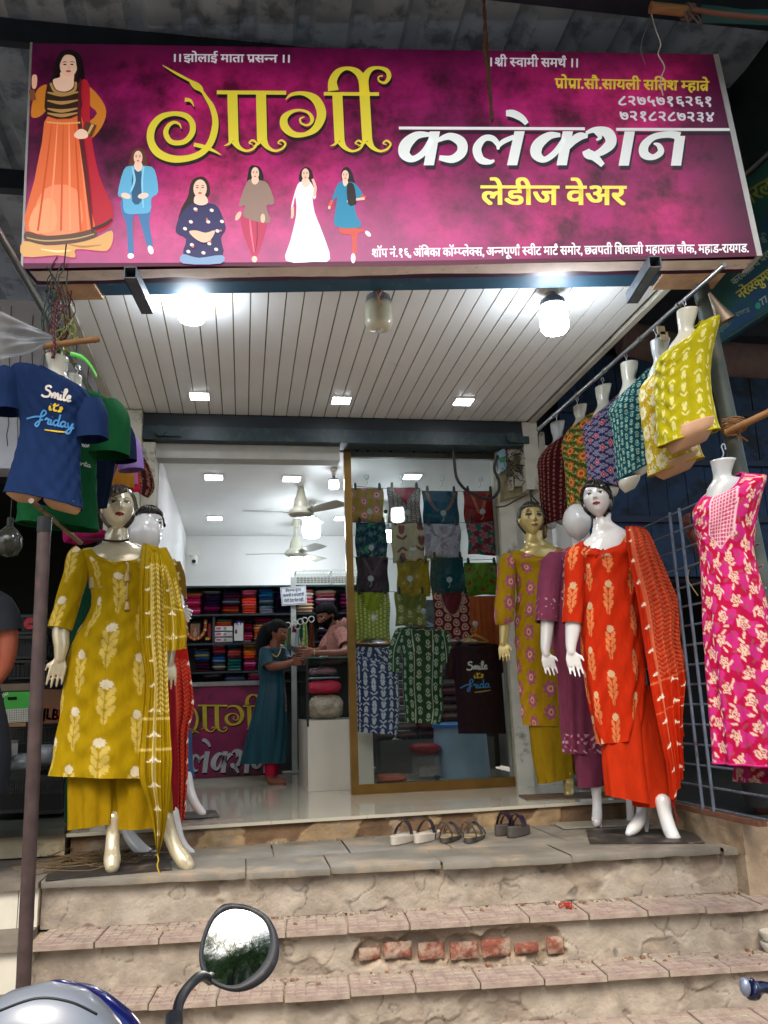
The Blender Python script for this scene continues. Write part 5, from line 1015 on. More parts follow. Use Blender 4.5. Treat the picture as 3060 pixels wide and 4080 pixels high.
# scarves on white rings
Mring = mat('white_ring', '#c8c8c0', .4)
for k, (x, y, w, yb, col, lb) in enumerate(((1030, 500, 66, 700, '#5a6a44', 'sage green'), (1084, 480, 44, 560, '#7a2440', 'dark rose'), (1110, 510, 60, 690, '#8ca0a4', 'pale blue dotted'), (1135, 470, 50, 600, '#1c5440', 'bottle green'), (1170, 460, 70, 700, '#6c8c38', 'leaf green'), (1225, 450, 60, 690, '#5e2c1c', 'rust brown'))):
    Y = 9.0; P = i2(x, y, Y); t = thing('scarf_hanger', '%s scarf hanging from a white ring between the woman and man' % lb, 'scarf', (P[0], Y, P[2]), 'scarves on white rings'); m = MB(); th = np.linspace(0, 2*np.pi, 20, endpoint=False); r = .03
    for q in range(1):
        ctr = P+((q*.03), .0, q*.035); pts = [ctr+(r*math.cos(s), 0, r*math.sin(s)) for s in np.append(th, 0)]; m.tube(pts, .005, 6, cap=False)
    obj('ring', m, Mring, t); G, C = sheet([c('I2', x-w*.2, y+14)+(Y,), c('I2', x-w/2, yb)+(Y,)], [c('I2', x+w*.2, y+14)+(Y,), c('I2', x+w/2, yb)+(Y,)], 20, 40, smallflower(col, '#b8b090', .04, .05) if k in (2, 4) else plain(col), .012, 2, k); m = MB(); m.grid(G, False, C); obj('scarf', m, cloth(), t, angle=180)
# ================================================================== GLASS FRONT
M_pane = bpy.data.materials.new('window_glass'); M_pane.use_nodes = True; _n = M_pane.node_tree.nodes; _l = M_pane.node_tree.links; _n.remove(_n['Principled BSDF']); _t = _n.new('ShaderNodeBsdfTransparent'); _t.inputs[0].default_value = (.93, .96, .95, 1); _g = _n.new('ShaderNodeBsdfGlossy'); _g.inputs['Roughness'].default_value = .015; _w = _n.new('ShaderNodeFresnel'); _w.inputs[0].default_value = 1.35; _x = _n.new('ShaderNodeMixShader'); _l.new(_w.outputs[0], _x.inputs[0]); _l.new(_t.outputs[0], _x.inputs[1]); _l.new(_g.outputs[0], _x.inputs[2]); _l.new(_x.outputs[0], _n['Material Output'].inputs[0])
YD = 6.8; M_gf = mat('gold_anodised_aluminium', '#8c6c38', .3, .75, var=.2, vs=6); M_gfd = mat('dark_bronze_aluminium', '#3a3a30', .4, .5, var=.2)
def gl(x, y, Y): return aY(*c('GL', x, y), Y)
xa = (gl(105, 160, YD)[0]+gl(165, 2090, YD)[0])/2; xb = (gl(915, 240, YD)[0]+gl(1066, 2040, YD)[0])/2; zt = gl(500, 227, YD)[2]
gd = thing('glass_shopfront', 'tall glass display pane in a gold metal frame right of the doorway', 'window', ((xa+xb)/2, YD, ZT))
bx('post', (xa-.03, YD-.03, ZT), (xa+.03, YD+.03, 3.63), M_gf, gd); bx('post', (xb-.01, YD-.03, ZT), (xb+.03, YD+.03, 3.63), M_gfd, gd); bx('rail', (xa+.031, YD-.025, ZT+.001), (xb-.011, YD+.025, ZT+.075), M_gf, gd); bx('rail', (xa+.031, YD-.025, zt-.03), (xb-.011, YD+.025, zt+.02), M_gfd, gd)
pane = bx('pane', (xa+.0305, YD-.004, ZT+.076), (xb-.0105, YD+.004, zt-.031), M_pane, gd)
_a0 = (xa+.031, YD-.003, zt+.021); bx('transom_strip', _a0, (xb-.011, YD+.003, 3.60), mat('floral_strip', '#b0aca0', .5), gd); m = MB(); fc = lambda px, py, k=1: aY(px, py, YD-.005)
for k in range(6):
    x = 170+k*125; oval(m, *c('GL', x, 190), 11, 11, fc, H('#3a3834')); oval(m, *c('GL', x, 190), 6, 6, lambda px, py, k=1: aY(px, py, YD-.006), H('#a8a498')); ribbon(m, [c('GL', x+20, 180), c('GL', x+50, 200), c('GL', x+85, 178), c('GL', x+105, 200)], 1.6, fc, 5, H('#4a4840')); oval(m, *c('GL', x+60, 205), 8, 3, fc, H('#4a4840'), rot=.5)
obj('strip_print', m, M_ink, gd)
bx('jamb', (xb+.031, YD-.06, .02), (2.173, YD+.04, 3.62), mat('jamb_plaster', '#a09a88', .8, var=.25, bump=.3, dirt='#5a5040', ds=7, dl=.56)).__setitem__('kind', 'structure')
# folded kurtis clipped on lines behind the glass
YK = 7.02; Mclip = M_black
def vneck(base, w, h, neck, depth=.35, deco=None, r=.28, round_=False):
    def f(u, v):
        C = base(u, v); X = (u/w-.5); Yy = -v/h; hw = r*(1-(Yy/depth)) if not round_ else r*np.sqrt(np.clip(1-(Yy/depth)**2, 0, 1)); inn = (np.abs(X) < hw) & (Yy < depth) & (Yy >= 0)
        if neck: C = _mix(C, inn, neck)
        if deco:
            hw2 = hw+.05; ed = (np.abs(np.abs(X)-hw) < .028) & (Yy < depth+.04) & (np.mod(v*90, 1) < .65); C = _mix(C, ed, deco); C = _mix(C, (np.abs(np.abs(X)-hw-.05) < .01) & (Yy < depth), deco)
        return C
    return f
def folded(x0, y0, x1, y1, patf, label, seed):
    a = gl(x0, y1, YK); b = gl(x1, y0, YK); w, h = b[0]-a[0], b[2]-a[2]; t = thing('folded_kurti', label, 'kurti', ((a[0]+b[0])/2, YK, a[2]), 'kurtis clipped up behind the glass'); nx, ny = int(w/.0055), int(h/.0055); G = np.zeros((ny, nx, 3)); U = np.zeros((ny, nx)); V_ = np.zeros((ny, nx)); rr = np.random.RandomState(seed)
    us = np.linspace(0, 1, nx)[None, :]; vs = np.linspace(0, 1, ny)[:, None]; e = np.minimum(np.minimum(us, 1-us)*9, np.minimum(vs, 1-vs)*12); e = np.clip(e, 0, 1)**.5
    G[..., 0] = b[0]-w*(1-us)+0*vs+.006*np.sin(vs*7+seed)*(us-.5)*2; G[..., 2] = b[2]-h*vs+.008*np.sin(us*5+seed)*vs+0*us; G[..., 1] = YK-.022*e-.006*np.sin(us*9+seed)*np.sin(vs*6+seed)-.002*np.sin(us*30+vs*11)
    pt = patf(w, h) if patf.__code__.co_argcount == 2 and patf.__name__ == 'mk' else patf; C = pt(us*w+0*vs, -vs*h+0*us); m = MB(); m.grid(G, False, C); B = G[:, ::-1].copy(); B[..., 1] = YK+.012; m.grid(B, False, C[:, ::-1]); obj('garment', m, cloth(), t, angle=180)
    for q in (.12, .88): m = MB(); x = a[0]+w*q; m.box((x-.012, YK-.034, b[2]-.025), (x+.012, YK-.012, b[2]+.02)); m.cyl((x, YK-.03, b[2]+.03), (x, YK-.012, b[2]+.03), .011, n=10); obj('clip', m, Mclip, t)
def mk_(base, neck, **k):
    def mk(w, h): return vneck(base, w, h, neck, **k)
    return mk
FK = [((140, 408, 312, 598), buti('#8f7d22', '#a87060', '#d0a090', .11, .13, 1.5, '#7a6a60'), 'mustard folded kurti with floral print, first in the top row'),
      ((345, 405, 515, 600), mk_(dotring('#5c5754', '#a8a098', .04, .035, .014, 1, '#7a2c38'), '#8c1c34', depth=.5, r=.38), 'grey printed folded kurti with a crimson neck panel'),
      ((538, 425, 722, 605), mk_(plain('#12455a'), '#17506a', deco='#b07038', depth=.62, r=.36, round_=True), 'deep blue folded kurti with orange beaded neckline'),
      ((765, 425, 920, 600), mk_(plain('#7c1c1c'), '#8c2424', deco='#b08060', depth=.7, r=.3), 'dark red folded kurti with embroidered neck, last in the top row'),
      ((165, 597, 330, 790), daisy('#1a2c4c', '#1c6a70', .09, .1, .8, '#c03a58', '#3c7c4c'), 'navy folded kurti with bright flowers'),
      ((365, 599, 535, 815), bird('#b5aa8e', '#80484c', .17, .19, 1.8), 'cream folded kurti with large plum leaves'),
      ((545, 602, 735, 795), mk_(rose('#a49cac', '#8c8496', '#b4aebc', '#74708c', .15, .15, 1.2), None, deco='#2c5c5c', depth=.45, r=.3, round_=True), 'pale lilac folded kurti with dark beaded neck'),
      ((785, 590, 955, 775), rose('#7c2c3c', '#1c6c60', '#b07078', '#5a2838', .1, .12, 1.3), 'red and teal folded kurti with large blossoms'),
      ((170, 787, 338, 985), mk_(plain('#3a2c38'), None, deco='#6a5058', depth=.5), 'dark plum folded kurti below the navy one'),
      ((395, 807, 565, 1010), mk_(daisy('#8c7418', '#96802c', .12, .13, .8, '#b8a850', '#96802c'), '#7c6814', depth=.4), 'mustard folded kurti in the third row'),
      ((580, 787, 755, 990), bird('#0e3c44', '#12485a', .3, .3, 1.5), 'plain deep teal folded kurti in the third row'),
      ((765, 817, 942, 1000), mk_(daisy('#557a20', '#8c3028', .1, .12, .6, '#702018', '#3c5c1c'), '#64862c', depth=.5, r=.25), 'green folded kurti with red buds'),
      ((160, 977, 345, 1245), mk_(dotring('#7d8a24', '#c8c88c', .034, .034, .011, 1), '#7d8a24', deco='#5c6618', depth=.42, r=.28, round_=True), 'lime green folded kurti with white dots'),
      ((385, 977, 545, 1170), mk_(smallflower('#6e7434', '#b4b080', .08, .1, 1.6), '#646a2c', deco='#4c5220', depth=.5, r=.32, round_=True), 'olive folded kurti with pale flowers'),
      ((600, 977, 785, 1235), mk_(dotring('#581c26', '#c09080', .075, .075, .03, 1, '#d0b0a0'), '#581c26', deco='#a89080', depth=.5, r=.3, round_=True), 'maroon folded kurti with round medallions')]
for k, (r, pf, lb) in enumerate(FK): folded(*r, pf, lb, k)
wi = thing('display_line', 'thin wires with clear suction hooks holding up the clipped kurtis', 'wire', gl(520, 420, YK-.02))
for (x0, y0, x1, y1) in ((130, 395, 925, 425), (130, 590, 925, 592), (130, 785, 925, 800), (130, 968, 930, 972)): m = MB(); m.tube(cr([gl(x0, y0, YK-.01), gl((x0+x1)/2, (y0+y1)/2+12, YK-.01), gl(x1, y1, YK-.01)], 6), .0025, 5); obj('wire', m, M_black, wi)
for x, y in ((222, 345), (417, 345), (637, 355), (848, 360), (240, 535), (450, 540), (645, 545), (862, 535), (248, 735), (472, 745), (245, 905), (462, 905), (678, 912), (262, 1120), (535, 1085), (820, 1155)):
    P = gl(x, y, YD+.012); m = MB(); m.ball(P, (.026, .007, .026), 8); m.tube(cr([P+(0, .004, -.02), P+(.01, .03, -.045), P+(-.004, .05, -.062)], 4), .003, 6); obj('suction_hook', m, mat('clear_hook', '#c8d4d4', .1, alpha=.45), wi)
def hanger(t, cx, cy, w, col, conv=gl, Y=YK, k=.35):
    P = conv(cx, cy, Y); m = MB(); L_ = conv(cx-w, cy+w*k, Y); R_ = conv(cx+w, cy+w*k, Y); m.tube([L_, L_+(.02, 0, .012), P, R_+(-.02, 0, .012), R_], [.007, .009, .012, .009, .007], 8, flat=.7); m.tube([L_+(.01, 0, -.002), R_+(-.01, 0, -.002)], .006, 8); m.tube(cr([P, P+(0, 0, .03), P+(.018, 0, .05), P+(0, 0, .068), P+(-.015, 0, .055)], 6), .0035, 6); obj('hanger', m, mat('hanger_'+col.strip('#'), col, .4), t)
def hung(name, label, rows, Y, pat, slv, hg, neckdrop=.03, group='garments hung behind the glass', ratio=.16, **kw):
    G, C = loft(rows, Y, pat, .0055, ratio, fold=.006, fk=7, fgrow=1.0, seed=len(label), sq=2.0); ctr = G[-1].mean(0); t = thing(name, label, 'garment', ctr, group); m = MB(); m.grid(G, True, C); o = obj('body', m, cloth(), t, angle=180)
    for s in slv: G, C = sleeve([c('GL', p[0], p[1])+(Y+.0, p[2]) for p in s], pat, .006, flat=.45); m = MB(); m.grid(G, True, C); obj('sleeve', m, cloth(), t, angle=180)
    if hg: hanger(t, *hg)
    return t, o
def gr(*rows): return [tuple(list(c('GL', r[0], r[1]))+list(c('GL', r[2], r[3]))+list(r[4:])) for r in rows]
hung('hanging_kurti', 'navy strappy kurti with white tulips on a yellow hanger', gr((168, 1278, 352, 1290, .16, .13), (160, 1330, 400, 1380, .16, .02), (165, 1450, 398, 1460), (170, 1600, 405, 1600), (172, 1750, 392, 1768)), YK-.0, bird('#24345f', '#b8bcc4', .072, .09, 1.15), [], (258, 1205, 92, '#c08a30', gl, YK+.02, .62))
hung('hanging_kurti', 'green kurti with white motifs and piping on a blue hanger', gr((440, 1172, 620, 1182, .16, .08), (385, 1190, 660, 1195), (415, 1320, 650, 1330), (420, 1500, 640, 1500), (430, 1600, 645, 1620), (440, 1698, 628, 1708)), YK-.02, (lambda g_: lambda u, v: np.where((np.abs(np.abs(u)-.085) < .004)[..., None], np.array(H('#b8c0b4')), g_(u, v)))(smallflower('#184426', '#a8b8a0', .08, .1, 1.7)), [[(410, 1200, .05), (375, 1300, .05), (370, 1420, .05)], [(650, 1205, .045), (665, 1300, .045), (668, 1370, .045)]], (530, 1135, 62, '#6a98b8', gl, YK-.0, .5))
tb_, ob_ = hung('hanging_tshirt', 'dark brown t-shirt lettered in white, yellow and blue on a yellow hanger', gr((770, 1268, 900, 1262, .16, .02), (680, 1300, 960, 1285), (700, 1420, 965, 1420), (715, 1560, 975, 1560), (727, 1760, 990, 1760)), YK-.03, plain('#281820'), [[(712, 1300, .05), (690, 1380, .05), (680, 1450, .045)], [(945, 1290, .05), (965, 1360, .05), (985, 1420, .045)]], (820, 1215, 75, '#c08a30', gl, YK-.01, .5))
SM = {'s': [[(0, .42), (.12, .5), (.16, .34), (.04, .24), (.12, .06), (-.08, .02)]], 'S': [[(.42, .86), (.3, 1.0), (.1, .9), (.12, .66), (.38, .5), (.36, .12), (.08, .0), (-.12, .12)]],
      'm': [[(0, .45), (.05, 0)], [(.05, .1), (.16, .46), (.22, .4), (.24, 0)], [(.24, .1), (.36, .46), (.42, .35), (.44, .03), (.54, .06)]], 'i': [[(.02, .45), (.04, .03), (.16, .08)], [(.06, .66), (.07, .69)]],
      'l': [[(0, .2), (.16, .8), (.1, .98), (.02, .8), (.04, .08), (.16, .04), (.22, .12)]], 'e': [[(0, .22), (.16, .28), (.18, .44), (.06, .44), (0, .2), (.1, 0), (.28, .1)]],
      't': [[(.1, .85), (.08, .1), (.2, .02), (.26, .1)], [(-.02, .58), (.26, .6)]], "'": [[(.03, .8), (.0, .62)]], 'f': [[(-.75, .12), (-.3, .42), (.12, .56), (.3, .9), (.16, 1.08), (.04, .8), (.02, 0), (-.08, -.34), (-.2, -.2), (-.05, .1), (.2, .32)]],
      'r': [[(0, .3), (.1, .5), (.12, .4), (.24, .42), (.2, .1), (.3, .03), (.38, .1)]], 'd': [[(.26, .4), (.1, .46), (-.02, .2), (.1, 0), (.24, .2)], [(.3, 1.0), (.26, .1), (.36, .03), (.42, .1)]],
      'a': [[(.26, .4), (.1, .46), (-.02, .2), (.1, 0), (.24, .2)], [(.27, .46), (.26, .08), (.38, .04)]], 'y': [[(0, .45), (.04, .1), (.16, .06), (.26, .4)], [(.28, .46), (.26, -.1), (.14, -.45), (-.02, -.4), (.1, -.1), (.4, .1)]],
      'n': [[(0, .45), (.04, 0)], [(.04, .1), (.16, .46), (.24, .4), (.26, .03), (.36, .08)]], 'o': [[(.12, .46), (0, .24), (.12, 0), (.26, .22), (.12, .46)]], 'p': [[(0, .45), (0, -.4)], [(0, .2), (.14, .46), (.26, .24), (.1, 0)]]}
ADV = {'s': .24, 'S': .5, 'm': .56, 'i': .2, 'l': .24, 'e': .3, 't': .28, "'": .12, 'f': .3, 'r': .34, 'd': .42, 'a': .4, 'y': .4, 'n': .4, 'o': .34, 'p': .34}
def script_word(mb, s, p0, p1, h, w, cast, C, k=1, upv=None):
    p0, p1 = np.array(p0, float), np.array(p1, float); tot = sum(ADV[ch] for ch in s); d = (p1-p0)/tot; upv = np.array(upv if upv is not None else (0, -1.0))*h; x = 0
    for ch in s:
        for st in SM[ch]: ribbon(mb, [tuple(p0+d*(x+q[0])+upv*q[1]) for q in st], w if len(st) > 2 else w*.8, cast, 5, C, k)
        x += ADV[ch]
def smile_print(mb, cast, o, s, ang=0, full=True, w=1.0, wc='#d8d4cc'):
    ca, sa = math.cos(ang), math.sin(ang); T = lambda x, y: (o[0]+(x*ca-y*sa)*s, o[1]+(x*sa+y*ca)*s); upv = (sa, -ca)
    script_word(mb, 'Smile', T(10, 38), T(120, 38), 44*s, 8.5*s*w, cast, H(wc), upv=upv); script_word(mb, "it's", T(42, 84), T(96, 84), 34*s, 8*s*w, cast, H('#d8b838'), upv=upv); script_word(mb, 'friday' if full else 'frida', T(14, 140), T(150 if full else 128, 140), 46*s, 7*s*w, cast, H('#4a88c0'), upv=upv)
    ribbon(mb, [T(40, 163), T(90, 160), T(128, 156)], [4*s, 6*s, 4*s], cast, 5, H('#d8b838'))
m = MB(); smile_print(m, caster(bvh(ob_), .004, YK-.08), c('GL', 768, 1372), .7235, -.06, False); obj('lettering', m, M_ink, tb_, angle=180)
G, C = sheet([c('GL', 782, 1003)+(YK,), c('GL', 790, 1130)+(YK,), c('GL', 800, 1235)+(YK,)], [c('GL', 945, 1000)+(YK,), c('GL', 955, 1130)+(YK,), c('GL', 955, 1300)+(YK,)], 40, 60, plain('#a8522c'), .01, 5, 2); t = thing('hanging_scarf', 'orange scarf draped over a pale green scarf hanger', 'scarf', G[-1].mean(0)); m = MB(); m.grid(G, False, C); obj('scarf', m, cloth(), t, angle=180); m = MB(); m.tube(cr([gl(755, 1000, YK-.01), gl(760, 978, YK-.01), gl(850, 972, YK-.01), gl(950, 975, YK-.01)], 6), .006, 8); P = gl(875, 970, YK-.01); m.tube(cr([P, P+(0, 0, .03), P+(.025, 0, .055), P+(0, 0, .075), P+(-.02, 0, .06)], 6), .005, 8)
for q in range(4): Pq = gl(762, 1005+q*27, YK-.01); m.tube(cr([Pq, Pq+(-.012, 0, -.01), Pq+(-.004, 0, -.025)], 4), .004, 6)
obj('hanger', m, mat('mint_hanger', '#8cb0a0', .4), t)
# things standing behind the glass
a = gl(632, 2012, 7.7); b = gl(925, 1690, 7.7); r = (b[0]-a[0])/2; cx = (a[0]+b[0])/2; t = thing('plastic_drum', 'pale blue plastic drum with a blue lid behind the glass', 'drum', (cx, 7.7+r, ZT)); m = MB(); m.lathe((cx, 7.7+r, ZT), [(0, .001), (r, .001), (r*1.0, .02), (r*.93, b[2]-ZT-.05), (0, b[2]-ZT-.05)], 40); obj('body', m, mat('milky_blue_plastic', '#8aa8c0', .4, var=.06), t, angle=50); m = MB(); m.lathe((cx, 7.7+r, b[2]-.05), [(r*.9, 0), (r*.99, 0), (r*.99, .03), (r*.9, .045), (0, .045)], 40); obj('lid', m, mat('blue_lid', '#2c70b0', .4), t)
pile(485, 640, 1812, 1880, 7.75, .3, '#8c1820', 'red cloth heaped on a clear box behind the glass', conv=gl); pile(295, 455, 1985, 2035, 7.5, .35, '#a05030', 'orange cloth lying on the floor behind the glass', conv=gl, seed=3)
a = gl(505, 1995, 7.8); b = gl(628, 1882, 7.8); t = thing('storage_box', 'clear plastic box with white goods under the red cloth', 'box', ((a[0]+b[0])/2, 7.9, a[2])); bx('shell', (a[0], 7.8, a[2]), (b[0], 8.05, b[2]), mat('clear_box', '#a8a8ac', .2, alpha=.4), t); bx('contents', (a[0]+.02, 7.83, a[2]+.005), (b[0]-.02, 8.0, a[2]+.08), mat('white_goods', '#a8a098', .7, var=.4, vs=30), t)
a = gl(470, 1700, 9.0); bx('inner_shelf', (xa+.9, 8.9, ZT), (2.7, 9.1, 2.6), mat('inner_dark_shelf', '#3c4444', .7, var=.5, vs=14), label='dark shelf unit standing behind the glass display', cat='shelf')
rr = random.Random(8)
for s_, x in enumerate((1.42, 1.66, 1.9, 2.14, 2.38)):
    for k in range(12):
        o = link('wrapped_garment', PM[rr.randrange(5)], (x, 8.62, 1.15+k*.085), rot=(0, 0, rr.uniform(-.05, .05)), scale=(1.1, 1, 2.9), label='grey wrapped garment, %s from bottom, %s column behind hung kurtis' % (ORD[k], ORD[s_]), cat='garment', group='wrapped garments behind the glass'); v = rr.choice([H('#5c625e'), H('#74706c'), H('#484450'), H('#6c4c50')]); o.color = (*v, 1)
bx('stool', (1.36, 8.58, ZT), (2.55, 8.9, 1.14), mat('grey_bench', '#5c5c58', .6), label='low grey bench carrying columns of wrapped garments', cat='bench')
for k, (x, y) in enumerate(((600, 340), (720, 350), (560, 380))): pass
# ================================================================== WOMAN AND MAN AT THE COUNTER
M_skin = mat('brown_skin', '#6e4230', .5, attr=True, var=.06); SKN = '#85503a'; M_sk1 = mat('brown_skin_body', '#7c4a36', .5, var=.08)
def ip(x, y, Y=8.05): return c('I2', x, y)+(Y,)
W_ = thing('person', 'woman in a long teal kurta and red leggings looking down at the man\'s phone', 'person', (i2(900, 1800, 8.05)[0], 8.05, ZT))
HC = i2(945, 560, 8.05); hh = .225
head('head', HC, hh, rad(62), rad(18), 0, SKN, M_skin, W_, lips='#6a2c2c', brow='#15100e', ears=True, wf=.98)
hair(HC, hh, rad(62), rad(18), 0, M_rhair, W_, line=.27, side=.0, back=-.4, vol=.06)
mb = MB(); Q = limb([ip(935, 500)+(.05,), ip(880, 540)+(.085,), ip(848, 600)+(.085,), ip(818, 680)+(.065,), ip(800, 760)+(.035,)]); Q[:, 1] += .05; mb.tube(Q[:, :3], Q[:, 3], 16, flat=.8); obj('hair_tail', mb, M_rhair, W_, angle=180)
mb = MB()
for P in ([ip(930, 620)+(.05,), ip(918, 690)+(.05,), ip(905, 760)+(.05,), ip(895, 900)+(.045,), ip(900, 1050)+(.05,)], [ip(895, 1050)+(.045,), ip(885, 1400)+(.07,), ip(885, 1700)+(.045,), ip(880, 1775)+(.035,)], [ip(915, 1050, 8.12)+(.045,), ip(915, 1400, 8.12)+(.07,), ip(900, 1700, 8.12)+(.045,), ip(898, 1760, 8.12)+(.035,)],
          [ip(880, 1775)+(.038,), ip(910, 1792)+(.034,), ip(985, 1798)+(.026,), ip(1010, 1803)+(.016,)], [ip(898, 1760, 8.14)+(.036,), ip(930, 1780, 8.14)+(.034,), ip(1000, 1782, 8.14)+(.02,)],
          [ip(860, 720, 7.98)+(.055,), ip(862, 790, 7.94)+(.05,), ip(895, 835, 7.9)+(.046,), ip(980, 830, 7.85)+(.036,), ip(1060, 808, 7.82)+(.026,)], [ip(970, 700, 8.15)+(.05,), ip(1000, 790, 8.12)+(.045,), ip(1040, 810, 8.05)+(.036,), ip(1075, 780, 7.95)+(.024,)]):
    Q = limb(P); mb.tube(Q[:, :3], Q[:, 3], 14); mb.ball(Q[0, :3], Q[0, 3], 8); mb.ball(Q[-1, :3], Q[-1, 3], 8)
hand_mb(mb, i2(1060, 808, 7.82), (1, 0, .1), (0, 0, 1), .15, .3); hand_mb(mb, i2(1068, 785, 7.95), (.8, -.1, .5), (-.3, -.5, .6), .14, .45)
for y_, dx in ((8.05, 0), (8.14, -10)):
    for k in range(5): mb.tube([i2(1000+dx, 1800-3*k, y_-.03+k*.014), i2(1022+dx-k*4, 1804-3*k, y_-.035+k*.014)], [.012, .009], 6)
obj('body', remesh(mb, .006, 2), M_sk1, W_, angle=180)
def ir(Y, *rows): return [tuple(list(c('I2', r[0], r[1]))+list(c('I2', r[2], r[3]))+list(r[4:])) for r in rows]
silk = mat('teal_silk', '#0f4a58', .38, attr=True, spec=.35, var=.3, vs=5, stretch=(6, 1, .6), bump=.15, bs=30)
def kpat(u, v):
    C = plain('#083c4a')(u, v); C = _mix(C, (np.abs(u-.13) < .012) & (v > -.62) & (np.mod(v*26, 1) < .7), '#8a6a50'); C = _mix(C, (np.abs(u-.13) < .004) & (v > -.62), '#8c2c40'); return C
G, C = loft(ir(8.05, (868, 668, 975, 672, .8, .05), (805, 690, 1010, 688, .6), (790, 760, 1008, 760, .62), (785, 880, 1000, 870, .65), (795, 980, 1005, 970, .6), (772, 1120, 1018, 1110, .62), (730, 1290, 1020, 1290, .6), (690, 1470, 1015, 1470, .55), (650, 1645, 1000, 1635, .5)), 8.05, kpat, .006, fold=.022, fk=8, fgrow=1.6, seed=4, th0=.5); garm('kurta', G, C, silk, W_, angle=180)
G, C = sleeve([ip(858, 712, 7.97)+(.066,), ip(852, 770, 7.94)+(.066,), ip(872, 835, 7.9)+(.062,)], plain('#083c4a'), .008); garm('sleeve', G, C, silk, W_, angle=180); G, C = sleeve([ip(975, 700, 8.15)+(.06,), ip(1005, 760, 8.12)+(.06,), ip(1030, 800, 8.08)+(.055,)], plain('#083c4a'), .008); garm('sleeve', G, C, silk, W_, angle=180)
for x, Y in ((885, 8.05), (905, 8.13)): G, C = sleeve([ip(x, 1560, Y)+(.062,), ip(x, 1745, Y)+(.046,)], plain('#a01834'), .01); garm('legging', G, C, cloth(), W_, angle=180)
mb = MB(); mb.tube(cr([i2(868, 668, 8.0), i2(885, 720, 7.93), i2(935, 760, 7.9), i2(965, 720, 7.95), i2(972, 680, 8.02)], 6), .007, 6); obj('necklace', mb, mat('gold_beads', '#a88a50', .3, .8, bump=1, bs=120), W_)
# man
Mn = thing('person', 'bearded man in a pink printed shirt leaning on the counter holding a phone', 'person', (i2(1480, 900, 8.55)[0], 8.6, ZT)); YM = 8.45; mp = lambda x, y, Y=YM: c('I2', x, y)+(Y,)
HM = i2(1352, 425, YM); hm = .245; head('head', HM, hm, rad(-58), rad(22), 0, SKN, M_skin, Mn, lips='#5a2c28', brow='#0c0808', wf=1.0); hair(HM, hm, rad(-58), rad(22), 0, M_rhair, Mn, line=.24, side=.08, back=-.25, vol=.09, ridge=.015, side_th=1.1)
x, y, z, f = headgrid(hm, nose=0); th = np.arctan2(x, -y); at = np.abs(th); msk = ((z < -.16+.1*np.clip(at, 0, 1.4)) & (at < 1.5) & (z > -.6)); cut = (np.hypot(x/1.4, z+.235) < .035); t_ = np.where(msk & ~cut, 1., 0.); r = np.sqrt(x*x+y*y+z*z); k = 1+(t_*.07-.03+.004*t_*np.sin(th*60))/r; G = np.stack([x*k, y*k, z*k*1.03], -1)*hm@RZ(rad(-58), rad(22), 0).T+HM; mb = MB(); mb.grid(G, True, None, True, True); obj('beard', mb, M_rhair, Mn, angle=180)
mb = MB()
for P in ([mp(1385, 480)+(.06,), mp(1440, 520)+(.06,), mp(1480, 600)+(.09,), mp(1500, 760)+(.1,), mp(1510, 1000)+(.1,)], [mp(1500, 1000, 8.5)+(.12,), mp(1500, 1750, 8.5)+(.06,)], [mp(1540, 1000, 8.6)+(.12,), mp(1540, 1750, 8.6)+(.06,)],
          [mp(1465, 590, 8.3)+(.06,), mp(1520, 690, 8.15)+(.055,), mp(1470, 735, 8.0)+(.045,), mp(1330, 738, 7.95)+(.038,), mp(1245, 735, 7.9)+(.028,)], [mp(1400, 600, 8.5)+(.055,), mp(1340, 690, 8.45)+(.05,), mp(1270, 720, 8.3)+(.04,), mp(1190, 705, 8.15)+(.028,)]):
    Q = limb(P); mb.tube(Q[:, :3], Q[:, 3], 14); mb.ball(Q[0, :3], Q[0, 3], 8); mb.ball(Q[-1, :3], Q[-1, 3], 8)
hand_mb(mb, i2(1245, 735, 7.9), (-1, 0, -.02), (0, 0, 1), .18, .3); hand_mb(mb, i2(1190, 705, 8.15), (-1, -.3, -.1), (0, -.2, 1), .17, .5); obj('body', remesh(mb, .007, 2), M_sk1, Mn, angle=180)
sp_ = dotring('#a8766c', '#6c4440', .05, .045, .008, 1); G, C = loft(ir(YM, (1370, 500, 1490, 430, .8, .03), (1345, 600, 1540, 480, .6), (1320, 700, 1560, 620, .6), (1310, 780, 1580, 760, .6), (1330, 950, 1600, 950, .6)), YM, sp_, .007, fold=.01, fk=6, seed=3); garm('shirt', G, C, cloth(), Mn, angle=180)
G, C = sleeve([mp(1455, 560, 8.3)+(.075,), mp(1500, 630, 8.22)+(.078,), mp(1515, 680, 8.15)+(.075,)], sp_, .007); garm('sleeve', G, C, cloth(), Mn, angle=180); G, C = sleeve([mp(1410, 580, 8.5)+(.07,), mp(1365, 640, 8.48)+(.072,), mp(1335, 700, 8.45)+(.07,)], sp_, .007); garm('sleeve', G, C, cloth(), Mn, angle=180)
for Y, s in ((8.5, 0), (8.6, 30)): G, C = sleeve([mp(1500+s, 900, Y)+(.13,), mp(1500+s, 1300, Y)+(.1,), mp(1500+s, 1750, Y)+(.08,)], plain('#20242c'), .012); garm('trouser_leg', G, C, cloth(), Mn, angle=180)
mb = MB(); P = i2(1248, 735, 7.9); mb.tube([P+(.006*0, .036*math.cos(a), .036*math.sin(a)) for a in np.linspace(0, 6.28, 20)], .006, 6, cap=False); obj('bracelet', mb, mat('gold_beads', '#a88a50', .3, .8), Mn)
